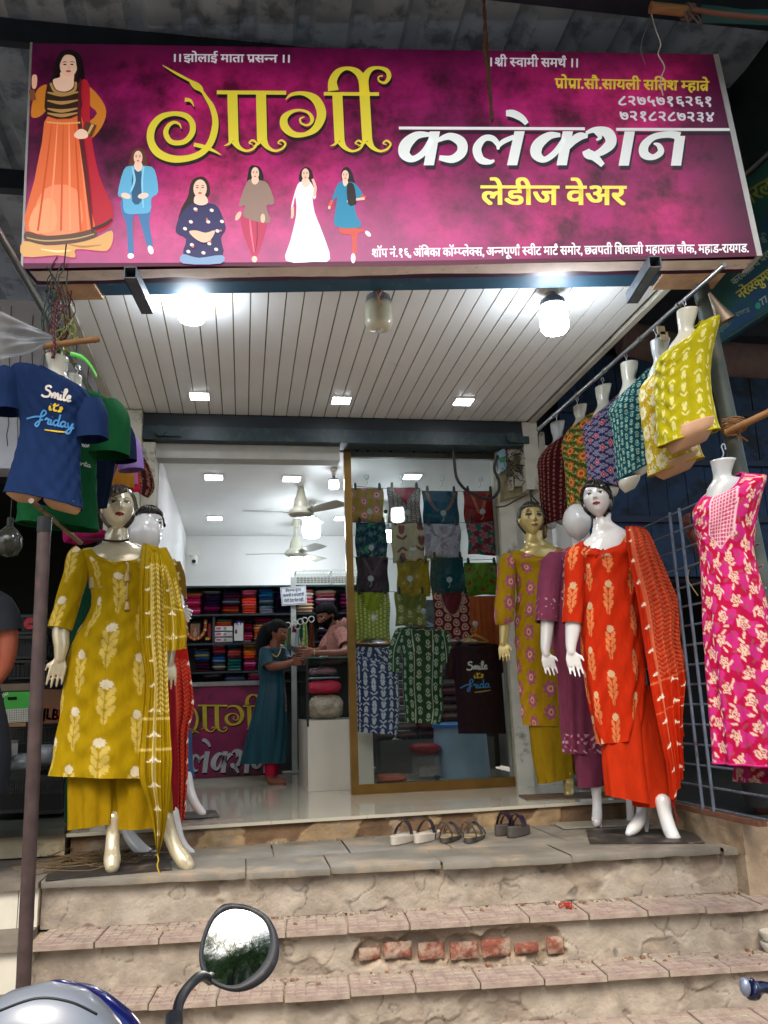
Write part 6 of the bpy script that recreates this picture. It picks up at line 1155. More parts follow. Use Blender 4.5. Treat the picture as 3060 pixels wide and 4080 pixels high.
m = MB(); Q = [i2(1022, 690, 7.98), i2(1040, 655, 7.98), i2(1118, 700, 7.9), i2(1100, 728, 7.9)]; m.hexa(Q, (0, .012, 0)); obj('phone', m, mat('phone_black', '#12141a', .15), label='black mobile phone held between the man and the woman', cat='phone', smooth=False)
bx('receipt', i2(1300, 757, 7.7), i2(1365, 752, 7.7)+(0, .12, 0), mat('paper_white', '#d6d8de', .5), label='white paper slip lying on the glass counter top', cat='paper')
# ================================================================== MANNEQUINS ON THE LANDING
def lm(x, y): return c('LM', x, y)
def rm(x, y): return c('RM', x, y)
def rows(f, *rs): return [tuple(list(c(f, r[0], r[1]))+list(c(f, r[2], r[3]))+list(r[4:])) for r in rs]
def body(f, rws, Y, m, parent, ratio=.6, name='body'): G, C = loft(rows(f, *rws), Y, None, .01, ratio, sq=2.1); return garm(name, G, C, m, parent, cap0=True, cap1=True, angle=180)
def base_plate(name, P, w, d, rot, label, z, m=None): 
    mb = MB(); cx_, cy_ = P[0], P[1]; q = [(-w/2, -d/2), (w/2, -d/2), (w/2, d/2), (-w/2, d/2)]; ca, sa = math.cos(rot), math.sin(rot); mb.hexa([(cx_+x*ca-y*sa, cy_+x*sa+y*ca, z) for x, y in q], (0, 0, .008)); return obj(name, mb, m or mat('dark_base_plate', '#3a3632', .5, .2, var=.3, dirt='#7a6a54', ds=8, dl=.55), smooth=False, label=label, cat='base plate', group='mannequin base plates')
YY = 4.88
PSPRIG = sprig('#9c8000', '#c0a850', '#d0c4a4', .155, .30, 1.15)
man1 = thing('mannequin', 'pearl mannequin in mustard kurta with leaf prints and a matching dupatta', 'mannequin', (aZ(640, 3450, ZL)[0], YY, ZL), 'dressed mannequins')
HC = aY(*lm(650, 178), YY-.02); hY = .25
head('head', HC, hY, rad(14), rad(-6), 0, '#d2c8a8', M_pearl, man1, brow='#4a3c2c', lips='#7c1424', lid='#a89878', bindi=True)
hair(HC, hY, rad(14), rad(-6), 0, M_brhair, man1, line=.24, side=-.02, back=-.4, vol=.075, sweep=.2, ridge=.012)
body('LM', [(595, 285, 700, 285, .9), (578, 320, 708, 322, .85), (572, 350, 712, 352, .8), (550, 372, 790, 382, .45), (500, 400, 830, 412, .42), (480, 470, 850, 470, .5), (490, 620, 850, 620, .55)], YY, M_pearl1, man1)
m = MB(); P = [aY(*lm(x, y), YY-.065) for x, y in ((560, 345), (600, 352), (660, 354), (712, 346))]; m.tube(cr(P, 6), .006, 6); m.tube(cr([P[0], aY(*lm(480, 345), YY+.02), aY(*lm(400, 350), YY+.1)], 5), .004, 5); obj('black_ribbon', m, M_black, man1)
kr = [(572, 378, 788, 384, .55, .09), (510, 378, 838, 386, .5, .10), (452, 392, 882, 402, .5, .09), (470, 470, 890, 470, .52, .035), (497, 580, 890, 580, .56), (505, 690, 872, 690, .55), (478, 780, 876, 780, .55), (425, 860, 884, 862, .55), (385, 960, 890, 960, .52), (360, 1100, 898, 1100, .5), (335, 1300, 905, 1300, .48), (303, 1500, 908, 1500, .46), (275, 1642, 908, 1655, .45)]
G, C = loft(rows('LM', *kr), YY, PSPRIG, .0052, .5, fold=.016, fk=7, fgrow=1.6, seed=3, tex=(.02, .13), wr=.0034); ku1 = garm('kurta', G, C, cloth(), man1, angle=180)
for q, rws in enumerate((((372, 1350, 655, 1350), (378, 1700, 650, 1700), (383, 1942, 640, 1902)), ((600, 1350, 900, 1350), (625, 1700, 935, 1700), (642, 1938, 948, 1925)))):
    G, C = loft(rows('LM', *rws), YY+.02*q, plain('#927400'), .008, .5, fold=.018, fk=6, fgrow=.4, seed=7+q); garm('trouser_leg', G, C, cloth(), man1, angle=180)
G, C = sleeve([lm(462, 410)+(YY, .055), lm(435, 450)+(YY, .068), lm(420, 540)+(YY-.02, .068), lm(382, 660)+(YY-.04, .066), lm(352, 760)+(YY-.06, .064), lm(330, 838)+(YY-.07, .063)], PSPRIG, .0055, fold=.004, tex=(.12, .1)); garm('sleeve', G, C, cloth(), man1, angle=180)
arm_hand('arm', [lm(350, 760)+(YY-.06, .05), lm(335, 860)+(YY-.07, .046), lm(338, 930)+(YY-.08, .041), lm(330, 1000)+(YY-.09, .029)], M_pearl1, man1, .17, (-1, -.2, 0), .15, d=(-.14, -.1, -1))
G, C = sleeve([lm(862, 410)+(YY, .06), lm(900, 520)+(YY, .07), lm(930, 680)+(YY, .07), lm(945, 820)+(YY, .065)], plain('#967a00'), .007); garm('sleeve', G, C, cloth(), man1, angle=180)
arm_hand('arm', [lm(945, 760)+(YY, .05), lm(942, 880)+(YY-.02, .045), lm(935, 960)+(YY-.03, .034), lm(932, 1020)+(YY-.04, .027)], M_pearl1, man1, .165, (-1, -.4, 0), .1, d=(.03, -.05, -1))
leg_foot([lm(622, 1880)+(YY, .05), lm(622, 1960)+(YY, .042), lm(618, 2050)+(YY-.03, .045), lm(618, 2110)+(YY-.06, .052), lm(618, 2145)+(YY-.08, .045)], M_pearl1, man1, False); leg_foot([lm(915, 1880)+(YY, .05), lm(935, 1960)+(YY, .045), lm(970, 2050)+(YY-.02, .047), lm(1015, 2115)+(YY-.05, .05), lm(1035, 2138)+(YY-.06, .042)], M_pearl1, man1, False)
# neck cord with tassels
kc = caster(bvh(ku1), .006, YY-.2); m = MB()
m.tube(cr([kc(*lm(x, y)) for x, y in ((690, 438), (696, 470), (704, 500), (698, 525))], 6), .004, 6); m.tube(cr([kc(*lm(x, y)) for x, y in ((690, 438), (706, 480), (704, 560), (700, 620), (698, 675))], 6), .004, 6)
for x, y in ((698, 545), (700, 708)): m.tube([kc(*lm(x, y-22)), kc(*lm(x, y-5)), kc(*lm(x, y+26))], [.006, .012, .016], 8)
obj('tassel_cord', m, mat('cream_cord', '#b8a070', .8, bump=.6, bs=80), man1)
m = MB()
for x, y in [(590, 395), (600, 415), (618, 432), (642, 444), (668, 450), (700, 448), (730, 440), (755, 425), (770, 405)]: m.ball(kc(*lm(x, y), .6), .0065, 4)
obj('neck_trim', m, mat('ochre_trim', '#8c6c14', .6), man1)
DP = dupatta('#9a7e02', '#c8b464', .24, 1.35, .3)
L_ = [(800, 385), (788, 366), (776, 460), (768, 600), (772, 900), (800, 1120), (778, 1400), (764, 1640), (825, 1850), (864, 2078)]; R_ = [(860, 410), (872, 384), (895, 470), (908, 600), (918, 900), (925, 1120), (938, 1400), (946, 1600), (918, 1900), (874, 2080)]
off = [.08, -.01, -.15, -.19, -.2, -.21, -.22, -.22, -.16, -.14]; G, C = sheet([lm(*p)+(YY+o,) for p, o in zip(L_, off)], [lm(*p)+(YY+o+.04,) for p, o in zip(R_, off)], 70, 260, DP, .012, 4, 3); m = MB(); m.grid(G, False, C); obj('dupatta', m, cloth(.75, .15), man1, angle=180)
L_ = [(800, 366, -.02), (880, 520, -.15), (900, 680, -.16), (905, 820, -.17), (908, 965, -.17)]; R_ = [(890, 395, 0), (955, 520, -.02), (1002, 690, -.04), (1030, 830, -.06), (1024, 945, -.08)]
G, C = sheet([lm(p[0], p[1])+(YY+p[2],) for p in L_], [lm(p[0], p[1])+(YY+p[2],) for p in R_], 60, 120, dupatta('#9a7e02', '#c2ac58', .22, .62, .1), .012, 2.5, 8); m = MB(); m.grid(G, False, C); obj('dupatta_fold', m, cloth(.75, .15), man1, angle=180)
m = MB(); m.tube(cr([aY(*lm(866, 2075), YY-.13), aY(*lm(872, 2110), YY-.13), aY(*lm(866, 2140), YY-.13), aY(*lm(878, 2185), YY-.13)], 5), .004, 5); obj('loose_thread', m, mat('mustard_thread', '#b89a18', .8), man1)
base_plate('base_plate', aZ(*c('BL', 480, 500), ZL), .62, .42, .12, 'dark base plate under the mustard pearl mannequin', ZL+.002)
# second and third on the left: white, behind
YB_ = 5.35; man2 = thing('mannequin', 'faceless white egg-headed mannequin standing behind the mustard one', 'mannequin', (aZ(760, 3400, ZL)[0], YB_, ZL), 'dressed mannequins')
def egg(ctr, h, w, m, parent, name='head'): mb = MB(); x, y, z, f = headgrid(1, n=50, nose=0, jaw=.35); G = np.stack([x*w/.36, y*h, z*h], -1)+ctr; mb.grid(G, True, None, True, True); return obj(name, mb, m, parent, angle=180)
egg(aY(*lm(797, 318), YB_-.02), .27, .105, M_gw1, man2); body('LM', [(765, 380, 835, 380, .9), (760, 440, 845, 440, .8), (720, 470, 900, 470, .5), (690, 520, 950, 520, .5), (720, 900, 940, 900, .5)], YB_, M_gw1, man2)
G, C = loft(rows('LM', (755, 455, 850, 460, .8, .05), (715, 480, 925, 480, .5), (690, 530, 965, 520, .5), (700, 800, 960, 800), (680, 1200, 965, 1200), (660, 1700, 975, 1700), (680, 1880, 960, 1880)), YB_, plain('#8c1420'), .009, .45, fold=.01, seed=4); garm('dress', G, C, cloth(), man2, angle=180)
leg_foot([lm(700, 1850)+(YB_, .045), lm(708, 1960)+(YB_, .042), lm(760, 2035)+(YB_-.03, .045), lm(825, 2085)+(YB_-.06, .04), lm(852, 2098)+(YB_-.08, .026)], M_gw1, man2); leg_foot([lm(950, 1850)+(YB_, .045), lm(985, 1980)+(YB_, .035), lm(1020, 2040)+(YB_, .03), lm(1060, 2068)+(YB_, .02)], M_gw1, man2, False)
YC_ = 5.75; man3 = thing('mannequin', 'white mannequin with black moulded hair in red dupatta, rearmost of the left trio', 'mannequin', (aZ(830, 3240, ZT)[0], YC_, ZT), 'dressed mannequins')
HC = aY(*lm(815, 275), YC_); head('head', HC, .265, rad(35), 0, 0, '#cfccc8', M_gw, man3, lips='#7c1424'); hair(HC, .265, rad(35), 0, 0, M_blkhair, man3, line=.28, side=.0, back=-.4, vol=.07, ridge=.012)
body('LM', [(780, 380, 850, 380, .9), (775, 440, 860, 440, .8), (800, 480, 960, 470, .5), (850, 900, 960, 900, .5)], YC_, M_gw1, man3)
br = buti('#6e5214', '#c8b070', '#e8d8a0', .13, .10, 1.3, '#b09850'); G, C = loft(rows('LM', (770, 455, 930, 460, .5, .02), (740, 490, 975, 480, .5), (760, 800, 985, 780), (760, 1000, 985, 990)), YC_, br, .007, .45, fold=.006, seed=4); garm('kurti', G, C, cloth(), man3, angle=180)
G, C = sleeve([lm(945, 480)+(YC_, .06), lm(965, 560)+(YC_, .068), lm(975, 680)+(YC_, .066)], br, .007, tex=(.02, 0)); garm('sleeve', G, C, cloth(), man3, angle=180)
arm_hand('arm', [lm(975, 640)+(YC_, .045), lm(985, 720)+(YC_-.1, .036), lm(1000, 745)+(YC_-.14, .027)], M_gw1, man3, .16, (0, 0, 1), .35, d=(.55, -.6, -.3))
RD = dupatta('#b01c10', '#cc5038', .24, 1.5, .1); L_ = [(905, 900, -.12), (925, 1200, -.12), (935, 1500, -.12), (950, 1760, -.12), (960, 1935, -.1)]; R_ = [(1030, 930, 0), (1068, 1250, 0), (1040, 1400, 0), (1035, 1640, 0), (1018, 1880, -.02)]
G, C = sheet([lm(p[0], p[1])+(YC_+p[2],) for p in L_], [lm(p[0], p[1])+(YC_+p[2],) for p in R_], 50, 200, RD, .016, 3, 5); m = MB(); m.grid(G, False, C); obj('dupatta', m, cloth(.75, .15), man3, angle=180)
G, C = sleeve([lm(985, 1400)+(YC_+.08, .085), lm(1000, 1550)+(YC_+.08, .07), lm(1025, 1665)+(YC_+.08, .055)], plain('#34507a'), .01); garm('jeans_leg', G, C, cloth(), man3, angle=180); leg_foot([lm(1025, 1630)+(YC_+.06, .045), lm(1045, 1720)+(YC_+.04, .036), lm(1075, 1800)+(YC_, .034), lm(1105, 1838)+(YC_-.05, .03), lm(1122, 1848)+(YC_-.07, .02)], M_gw1, man3, False)
base_plate('base_plate', aZ(*c('BL', 800, 275), ZT), .42, .4, .1, 'dark base plate on the tiles under the red dupatta mannequin', ZT+.001); base_plate('base_plate', aZ(*c('BL', 600, 455), ZL), .5, .3, .1, 'dark base plate under the bare white feet behind the mustard mannequin', ZL+.0005)
# orange
YO = 4.86; man4 = thing('mannequin', 'white mannequin with short black hair in an orange kurta, wide trousers and dupatta', 'mannequin', (aZ(2560, 3330, ZL)[0], YO, ZL), 'dressed mannequins')
OSP = sprig('#b82806', '#cf7a48', '#c9a47c', .15, .265, 1.0); HC = aY(*rm(592, 128), YO-.02); hO = .235
head('head', HC, hO, rad(-30), rad(-10), rad(-4), '#cfccc8', M_gw, man4, brow='#1c1412', lips='#7c1020', lid='#a8a29c', bindi=True); hair(HC, hO, rad(-30), rad(-10), rad(-4), M_blkhair, man4, line=.22, side=-.06, back=-.45, vol=.075, sweep=-.14, ridge=.018)
body('RM', [(578, 205, 668, 205, .9), (574, 235, 668, 240, .85), (574, 275, 692, 265, .8), (560, 320, 742, 292, .5), (520, 360, 790, 330, .45), (500, 440, 810, 430, .5), (510, 640, 815, 640, .5)], YO, M_gw1, man4)
kr = [(556, 338, 742, 286, .6, .09), (500, 350, 800, 290, .5, .10), (462, 385, 846, 330, .5, .085), (480, 450, 838, 430, .52, .035), (506, 560, 828, 560, .55), (509, 690, 822, 690, .55), (508, 800, 832, 800, .52), (512, 920, 840, 920, .5), (522, 1050, 848, 1050), (545, 1190, 848, 1190), (578, 1360, 828, 1350), (604, 1472, 815, 1446)]
G, C = loft(rows('RM', *kr), YO, OSP, .0052, .5, fold=.014, fk=6, fgrow=1.4, seed=12, th0=-.25, tex=(.0, .02), wr=.0034); ku4 = garm('kurta', G, C, cloth(), man4, angle=180)
for q, rws in enumerate((((620, 1150, 830, 1150), (632, 1550, 850, 1550), (650, 1755, 880, 1805)), ((720, 1150, 900, 1150), (750, 1450, 960, 1450), (775, 1600, 990, 1600), (800, 1815, 1012, 1818)))):
    G, C = loft(rows('RM', *rws), YO+.03*q, plain('#b42c08'), .008, .5, fold=.016, fk=5, fgrow=.5, seed=17+q); garm('trouser_leg', G, C, cloth(), man4, angle=180)
G, C = sleeve([rm(485, 405)+(YO, .05), rm(472, 450)+(YO-.01, .062), rm(468, 560)+(YO-.02, .062), rm(462, 680)+(YO-.03, .06), rm(457, 808)+(YO-.04, .06)], OSP, .0055, fold=.003, tex=(.1, .05)); garm('sleeve', G, C, cloth(), man4, angle=180)
arm_hand('arm', [rm(462, 770)+(YO-.03, .048), rm(458, 850)+(YO-.04, .044), rm(450, 920)+(YO-.05, .034), rm(450, 965)+(YO-.06, .026)], M_gw1, man4, .165, (1, -.3, 0), .12, d=(.12, -.15, -1))
arm_hand('arm', [rm(985, 700)+(YO, .045), rm(990, 830)+(YO-.02, .038), rm(990, 885)+(YO-.03, .026)], M_gw1, man4, .16, (-1, -.3, 0), .15, d=(0, -.15, -1))
leg_foot([rm(845, 1790)+(YO+.12, .046), rm(838, 1860)+(YO+.11, .04), rm(815, 1910)+(YO+.08, .045), rm(785, 1945)+(YO+.05, .04), rm(765, 1965)+(YO+.03, .022)], M_gw1, man4, False); m = MB(); m.tube([aY(*rm(868, 1870), YO+.14), aY(*rm(866, 1955), YO+.14)], [.018, .010], 10); obj('heel', m, M_gw1, man4)
leg_foot([rm(955, 1790)+(YO-.02, .055), rm(968, 1860)+(YO-.04, .048), rm(992, 1940)+(YO-.07, .048), rm(1018, 1995)+(YO-.1, .046), rm(1024, 2010)+(YO-.11, .038)], M_gw1, man4, True)
kc4 = caster(bvh(ku4), .006, YO-.2); m = MB()
for x, y in [(552, 345), (556, 365), (566, 382), (582, 395), (602, 402), (625, 400), (650, 392), (680, 378), (705, 355), (725, 330), (738, 305), (545, 362), (552, 385), (570, 400)]: m.ball(kc4(*rm(x, y), .6), .0065, 4)
for a_, b_ in (((552, 372), (520, 415)), ((540, 395), (515, 380)), ((600, 405), (585, 440)), ((618, 405), (628, 440))): m.tube(cr([kc4(*rm(*a_)), kc4(*rm((a_[0]+b_[0])/2+8, (a_[1]+b_[1])/2)), kc4(*rm(*b_))], 5), [.004]*10+[.009], 6)
obj('neck_trim', m, mat('crimson_trim', '#8c1c20', .5), man4)
DO = lambda w, l, lo: dupatta('#b82806', '#cc6440', w, l, lo)
L_ = [(770, 300, .12), (748, 272, .02), (748, 330, -.13), (755, 430, -.18), (800, 640, -.2), (845, 900, -.2), (900, 1200, -.2), (950, 1430, -.2), (990, 1620, -.18), (1006, 1790, -.15)]; R_ = [(850, 320, .14), (852, 283, .05), (885, 320, .02), (918, 400, -.02), (1000, 600, -.04), (1056, 740, -.06), (1046, 900, -.08), (1082, 1110, -.08), (1058, 1350, -.1), (1064, 1590, -.1)]
G, C = sheet([rm(p[0], p[1])+(YO+p[2],) for p in L_], [rm(p[0], p[1])+(YO+p[2],) for p in R_], 90, 280, DO(.42, 1.35, .14), .016, 4, 3, curve=.03); m = MB(); m.grid(G, False, C); obj('dupatta', m, cloth(.75, .15), man4, angle=180)
L_ = [(870, 900, .0), (940, 1150, .02), (1000, 1350, .02), (1030, 1440, .02)]; R_ = [(1040, 850, .05), (1078, 1050, .05), (1060, 1250, .05), (1072, 1430, .05)]; G, C = sheet([rm(p[0], p[1])+(YO+p[2],) for p in L_], [rm(p[0], p[1])+(YO+p[2],) for p in R_], 40, 120, DO(.3, .6, 0), .016, 2, 5); m = MB(); m.grid(G, False, C); obj('dupatta_fold', m, cloth(.75, .15), man4, angle=180)
L_ = [(975, 1500, -.12), (985, 1650, -.12), (1010, 1790, -.12)]; R_ = [(1050, 1480, -.1), (1062, 1600, -.1), (1022, 1792, -.1)]; G, C = sheet([rm(p[0], p[1])+(YO+p[2],) for p in L_], [rm(p[0], p[1])+(YO+p[2],) for p in R_], 24, 60, DO(.15, .4, 0), .008, 2, 5); m = MB(); m.grid(G, False, C); obj('dupatta_tip', m, cloth(.75, .15), man4, angle=180)
m = MB(); m.tube(cr([aY(*rm(1015, 1790), YO-.1), aY(*rm(1025, 1850), YO-.1), aY(*rm(1045, 1912), YO-.1)], 5), .005, 5); obj('tassel', m, mat('red_thread', '#7c1810', .8), man4)
base_plate('base_plate', aZ(*rm(840, 1985), ZL), .62, .5, -.35, 'dark base plate under the orange mannequin', ZL+.002)
# mauve
YMv = 5.42; man5 = thing('mannequin', 'white egg-headed mannequin in a mauve kurta set with embroidered borders', 'mannequin', (aZ(2350, 3280, ZL)[0], YMv, ZL), 'dressed mannequins')
egg(aY(*rm(483, 248), YMv-.05), .258, .096, M_gw1, man5); body('RM', [(460, 310, 520, 310, .9), (455, 350, 525, 350, .85), (455, 380, 540, 380, .7), (400, 425, 600, 410, .45), (370, 500, 600, 500, .5), (370, 800, 600, 800, .5)], YMv, M_gw1, man5)
def mauvepat(u, v):
    C = plain('#7a3850')(u, v); em = (np.abs(u+.10) < .045) & (v > -.42) | (v < -1.28); w1 = np.abs(np.sin(u*55+2*np.sin(v*50)))+np.abs(np.sin(v*60+2*np.sin(u*40))); C = _mix(C, em & (w1 < .85), '#c8a8b4'); C = _mix(C, em & (w1 > 1.75), '#8c1c40'); return C
G, C = loft(rows('RM', (452, 378, 535, 372, .8, .04), (400, 400, 590, 385, .5, .02), (345, 445, 620, 430, .45), (366, 560, 610, 560), (362, 690, 612, 690), (362, 800, 620, 800), (366, 950, 625, 950), (386, 1120, 630, 1120), (398, 1320, 632, 1320), (415, 1522, 634, 1528)), YMv, mauvepat, .0055, .5, fold=.014, fk=9, fgrow=.8, seed=5, th0=-.3); garm('kurta', G, C, cloth(), man5, angle=180)
cuff = lambda u, v: np.where(((v < -.33) & (np.abs(np.sin(u*55+2*np.sin(v*50)))+np.abs(np.sin(v*60+2*np.sin(u*40))) < .5))[..., None], np.array(H('#c8a8b4')), np.array(H('#7a3850')))
G, C = sleeve([rm(370, 440)+(YMv, .06), rm(345, 500)+(YMv-.01, .078), rm(325, 640)+(YMv-.03, .078), rm(315, 802)+(YMv-.05, .075)], cuff, .006); garm('sleeve', G, C, cloth(), man5, angle=180)
arm_hand('arm', [rm(322, 760)+(YMv-.04, .05), rm(316, 860)+(YMv-.06, .042), rm(310, 940)+(YMv-.08, .034), rm(312, 975)+(YMv-.09, .026)], M_gw1, man5, .165, (1, -.3, 0), .15, d=(.14, -.2, -1))
for q, rws in enumerate((((465, 1500, 610, 1500), (478, 1600, 625, 1600), (492, 1712, 612, 1704)),)): G, C = loft(rows('RM', *rws), YMv, plain('#7a3850'), .008, .7, fold=.006, fk=4, fgrow=.4, seed=7); garm('trouser_leg', G, C, cloth(), man5, angle=180)
G, C = loft(rows('RM', (560, 1500, 700, 1500), (600, 1700, 720, 1700)), YMv+.12, plain('#7a3850'), .01, .7); garm('trouser_leg', G, C, cloth(), man5, angle=180)
leg_foot([rm(585, 1690)+(YMv, .044), rm(592, 1770)+(YMv, .036), rm(594, 1840)+(YMv-.02, .038), rm(592, 1890)+(YMv-.06, .04), rm(592, 1905)+(YMv-.08, .034)], M_gw1, man5, True); leg_foot([rm(775, 1690)+(YMv+.1, .04), rm(775, 1800)+(YMv+.1, .033), rm(778, 1900)+(YMv+.1, .03)], M_gw1, man5, False)
base_plate('base_plate', aZ(*rm(620, 1915), ZL), .6, .26, -.08, 'pale base plate under the mauve mannequin', ZL+.001, mat('pale_base_plate', '#8c8678', .5, var=.2))
# gold
YGd = 6.02; man6 = thing('mannequin', 'worn gold mannequin with flaking forehead in a mustard kurta with pink medallions', 'mannequin', (aZ(2240, 3150, ZT)[0], YGd, ZT), 'dressed mannequins'); HC = aY(*rm(229, 236), YGd-.02); hg_ = .262
head('head', HC, hg_, rad(-4), rad(-2), 0, '#cdb878', M_goldh, man6, brow='#3a2818', lips='#8c7040', lid='#5c4030', chips=((-.16, .22, .05), (-.2, .1, .03), (0, -.1, .025), (-.17, -.03, .025)), white='#6a5a40'); hair(HC, hg_, rad(-4), rad(-2), 0, mat('dark_green_hair', '#2c2c24', .3, coat=.4), man6, line=.30, side=.03, back=-.4, vol=.05, ridge=.006)
m = MB(); m.ball(aY(*rm(288, 290), YGd+.06), (.045, .05, .07), 12); m.ball(aY(*rm(298, 318), YGd+.05), (.03, .03, .035), 10); obj('hair_bun', m, mat('gold_bun', '#6e5c38', .3, .6, bump=.6, bs=30), man6)
body('RM', [(200, 300, 292, 300, .9), (196, 345, 296, 345, .8), (190, 385, 345, 375, .5), (140, 440, 380, 430, .4), (190, 600, 360, 600, .4)], YGd, M_gold1, man6)
gb = buti('#a07c0e', '#b0586a', '#d0a088', .15, .165, 1.5); gk = lambda u, v: np.where(((np.abs(u-.07) < .035) & (v > -.42) & (np.mod(v*60+np.abs(u-.07)*40, 1) < .5))[..., None], np.array(H('#a89a60')), gb(u, v))
G, C = loft(rows('RM', (192, 398, 346, 378, .6, .085), (140, 402, 400, 385, .5, .09), (92, 440, 430, 420, .48, .06), (128, 520, 420, 510, .5), (152, 600, 420, 600, .55), (148, 720, 420, 720, .52), (143, 850, 420, 850), (152, 1000, 425, 1000), (166, 1180, 425, 1180), (186, 1368, 425, 1375)), YGd, gk, .0055, .5, fold=.012, fk=8, fgrow=1.4, seed=6, th0=.1, wr=.003); garm('kurta', G, C, cloth(), man6, angle=180)
G, C = sleeve([rm(112, 440)+(YGd, .055), rm(98, 490)+(YGd-.01, .07), rm(92, 600)+(YGd-.02, .072), rm(85, 700)+(YGd-.04, .075), rm(82, 785)+(YGd-.05, .072), rm(84, 806)+(YGd-.05, .064)], gb, .0055, tex=(.05, .05), fold=.003); garm('sleeve', G, C, cloth(), man6, angle=180)
arm_hand('arm', [rm(86, 770)+(YGd-.05, .046), rm(82, 850)+(YGd-.06, .038), rm(76, 915)+(YGd-.07, .028)], M_gold1, man6, .165, (1, -.5, 0), .3, d=(0, -.15, -1))
for q, rws in enumerate((((215, 1350, 430, 1350), (235, 1500, 445, 1500), (275, 1690, 456, 1655)), ((340, 1350, 560, 1350), (420, 1500, 620, 1500), (465, 1640, 640, 1640)))): G, C = loft(rows('RM', *rws), YGd+.03*q, plain('#93740c'), .008, .5, fold=.012, fk=5, fgrow=.5, seed=27+q); garm('trouser_leg', G, C, cloth(), man6, angle=180)
leg_foot([rm(432, 1630)+(YGd, .05), rm(436, 1690)+(YGd, .045), rm(438, 1735)+(YGd-.04, .046), rm(436, 1748)+(YGd-.06, .038)], M_gold1, man6, False); leg_foot([rm(635, 1620)+(YGd+.05, .04), rm(628, 1680)+(YGd+.05, .035), rm(630, 1720)+(YGd+.05, .03)], M_gold1, man6, False)
base_plate('base_plate', aZ(*rm(420, 1760), ZT), .62, .28, -.1, 'brown board under the gold mannequin on the tiled floor', ZT+.001, mat('brown_board', '#5c4a38', .7, var=.3))
# ================================================================== HANGING TORSO FORMS
def rim(G, C, parent, k, r, name):
    mb = MB(); P = np.vstack([G[k], G[k][:2]])[::3]; mb.tube(P, r, 6, C.reshape(-1, 3).mean(0) if name == 'hem' and False else np.median(C.reshape(-1, 3), axis=0), cap=False); return obj(name, mb, cloth(), parent, angle=180)
def tf(name, label, f, Y, grs, pat, neck, bottom, slv=(), group='torso forms hanging from the rail', th0=0, ratio=.55, mf=None, hook=None, fold=.005, rail=None, bm_=None, du=.0052, tex=(0, 0), drop0=.02):
    G, C = loft(rows(f, *grs), Y, pat, du, ratio, fold=fold, fk=6, fgrow=1.2, seed=len(label), th0=th0, tex=tex, wr=.0016); t = thing(name, label, 'torso form', G[-1].mean(0), group); o = garm('garment', G, C, cloth(), t, angle=180); rim(G, C, t, 0, .006, 'collar'); rim(G, C, t, -1, .0045, 'hem')
    mf = mf or M_form; body(f, neck, Y, mf, t, ratio=.7, name='neck_block')
    for b in bottom: body(f, b, Y, bm_ or mf, t, ratio=.55, name='hip_block')
    for s in slv: G2, C2 = sleeve([c(f, p[0], p[1])+(Y+p[2], p[3]) for p in s], pat, .006, flat=.9, fold=.003, tex=(.3, 0)); garm('sleeve', G2, C2, cloth(), t, angle=180)
    if hook:
        P = aY(*c(f, *hook[0]), Y); Q = aY(*c(f, *hook[1]), Y); m = MB(); m.tube(cr([P, P*.5+Q*.5+(.012, 0, 0), Q+(-.0, 0, 0), Q+(.015, 0, .012), Q+(.02, 0, -.015)], 6), .0035, 6); obj('hook', m, M_steel, t)
    return t, o
RT_ = 'printed top on a cream torso form, %s along the right rail'
YG_ = 3.78
tf('torso_form', 'bright yellow top with pale tulips on a torso form, nearest on the rail', 'R', 3.78, [(1066, 588, 1236, 448, .6, .03), (1020, 622, 1318, 415, .5, .015), (972, 690, 1342, 440, .5), (968, 790, 1300, 640, .55), (970, 930, 1290, 820, .55), (975, 1080, 1318, 990, .52), (986, 1216, 1350, 1116, .5)], bird('#a0980c', '#cdc87c', .085, .105, 1.0),
   [(1095, 370, 1216, 370, .9), (1098, 420, 1205, 418, .9), (1105, 500, 1190, 490, .9), (1085, 540, 1230, 500, .6), (1040, 610, 1290, 520, .5), (1020, 760, 1270, 680, .5)], [[(1025, 1130, 1310, 1045, .8), (1032, 1200, 1300, 1115, .8), (1065, 1268, 1270, 1185, .5)]], th0=-.5, hook=((1130, 368), (1125, 320)), bm_=M_formp)
tf('torso_form', 'yellow top with white daisies on a torso form beside the tulip print', 'R', 4.08, [(965, 725, 1045, 660, .6, .02), (905, 800, 1120, 690, .5), (864, 870, 1170, 780, .5), (872, 1010, 1170, 940, .55), (897, 1180, 1190, 1120, .5), (922, 1400, 1250, 1290, .5)], daisy('#a8901c', '#d0cba8', .1, .115, 1.15, '#c8b440', '#cfc690'),
   [(930, 560, 1045, 555, .9), (938, 620, 1030, 610, .9), (950, 690, 1020, 670, .9), (920, 760, 1080, 700, .6), (900, 900, 1150, 840, .5)], [[(955, 1350, 1215, 1250, .8), (962, 1390, 1200, 1310, .7), (1010, 1425, 1170, 1360, .5)]], th0=-.4, hook=((955, 558), (945, 490)), mf=mat('grey_torso_form', '#a4a8a8', .25, coat=.4), bm_=M_formp)
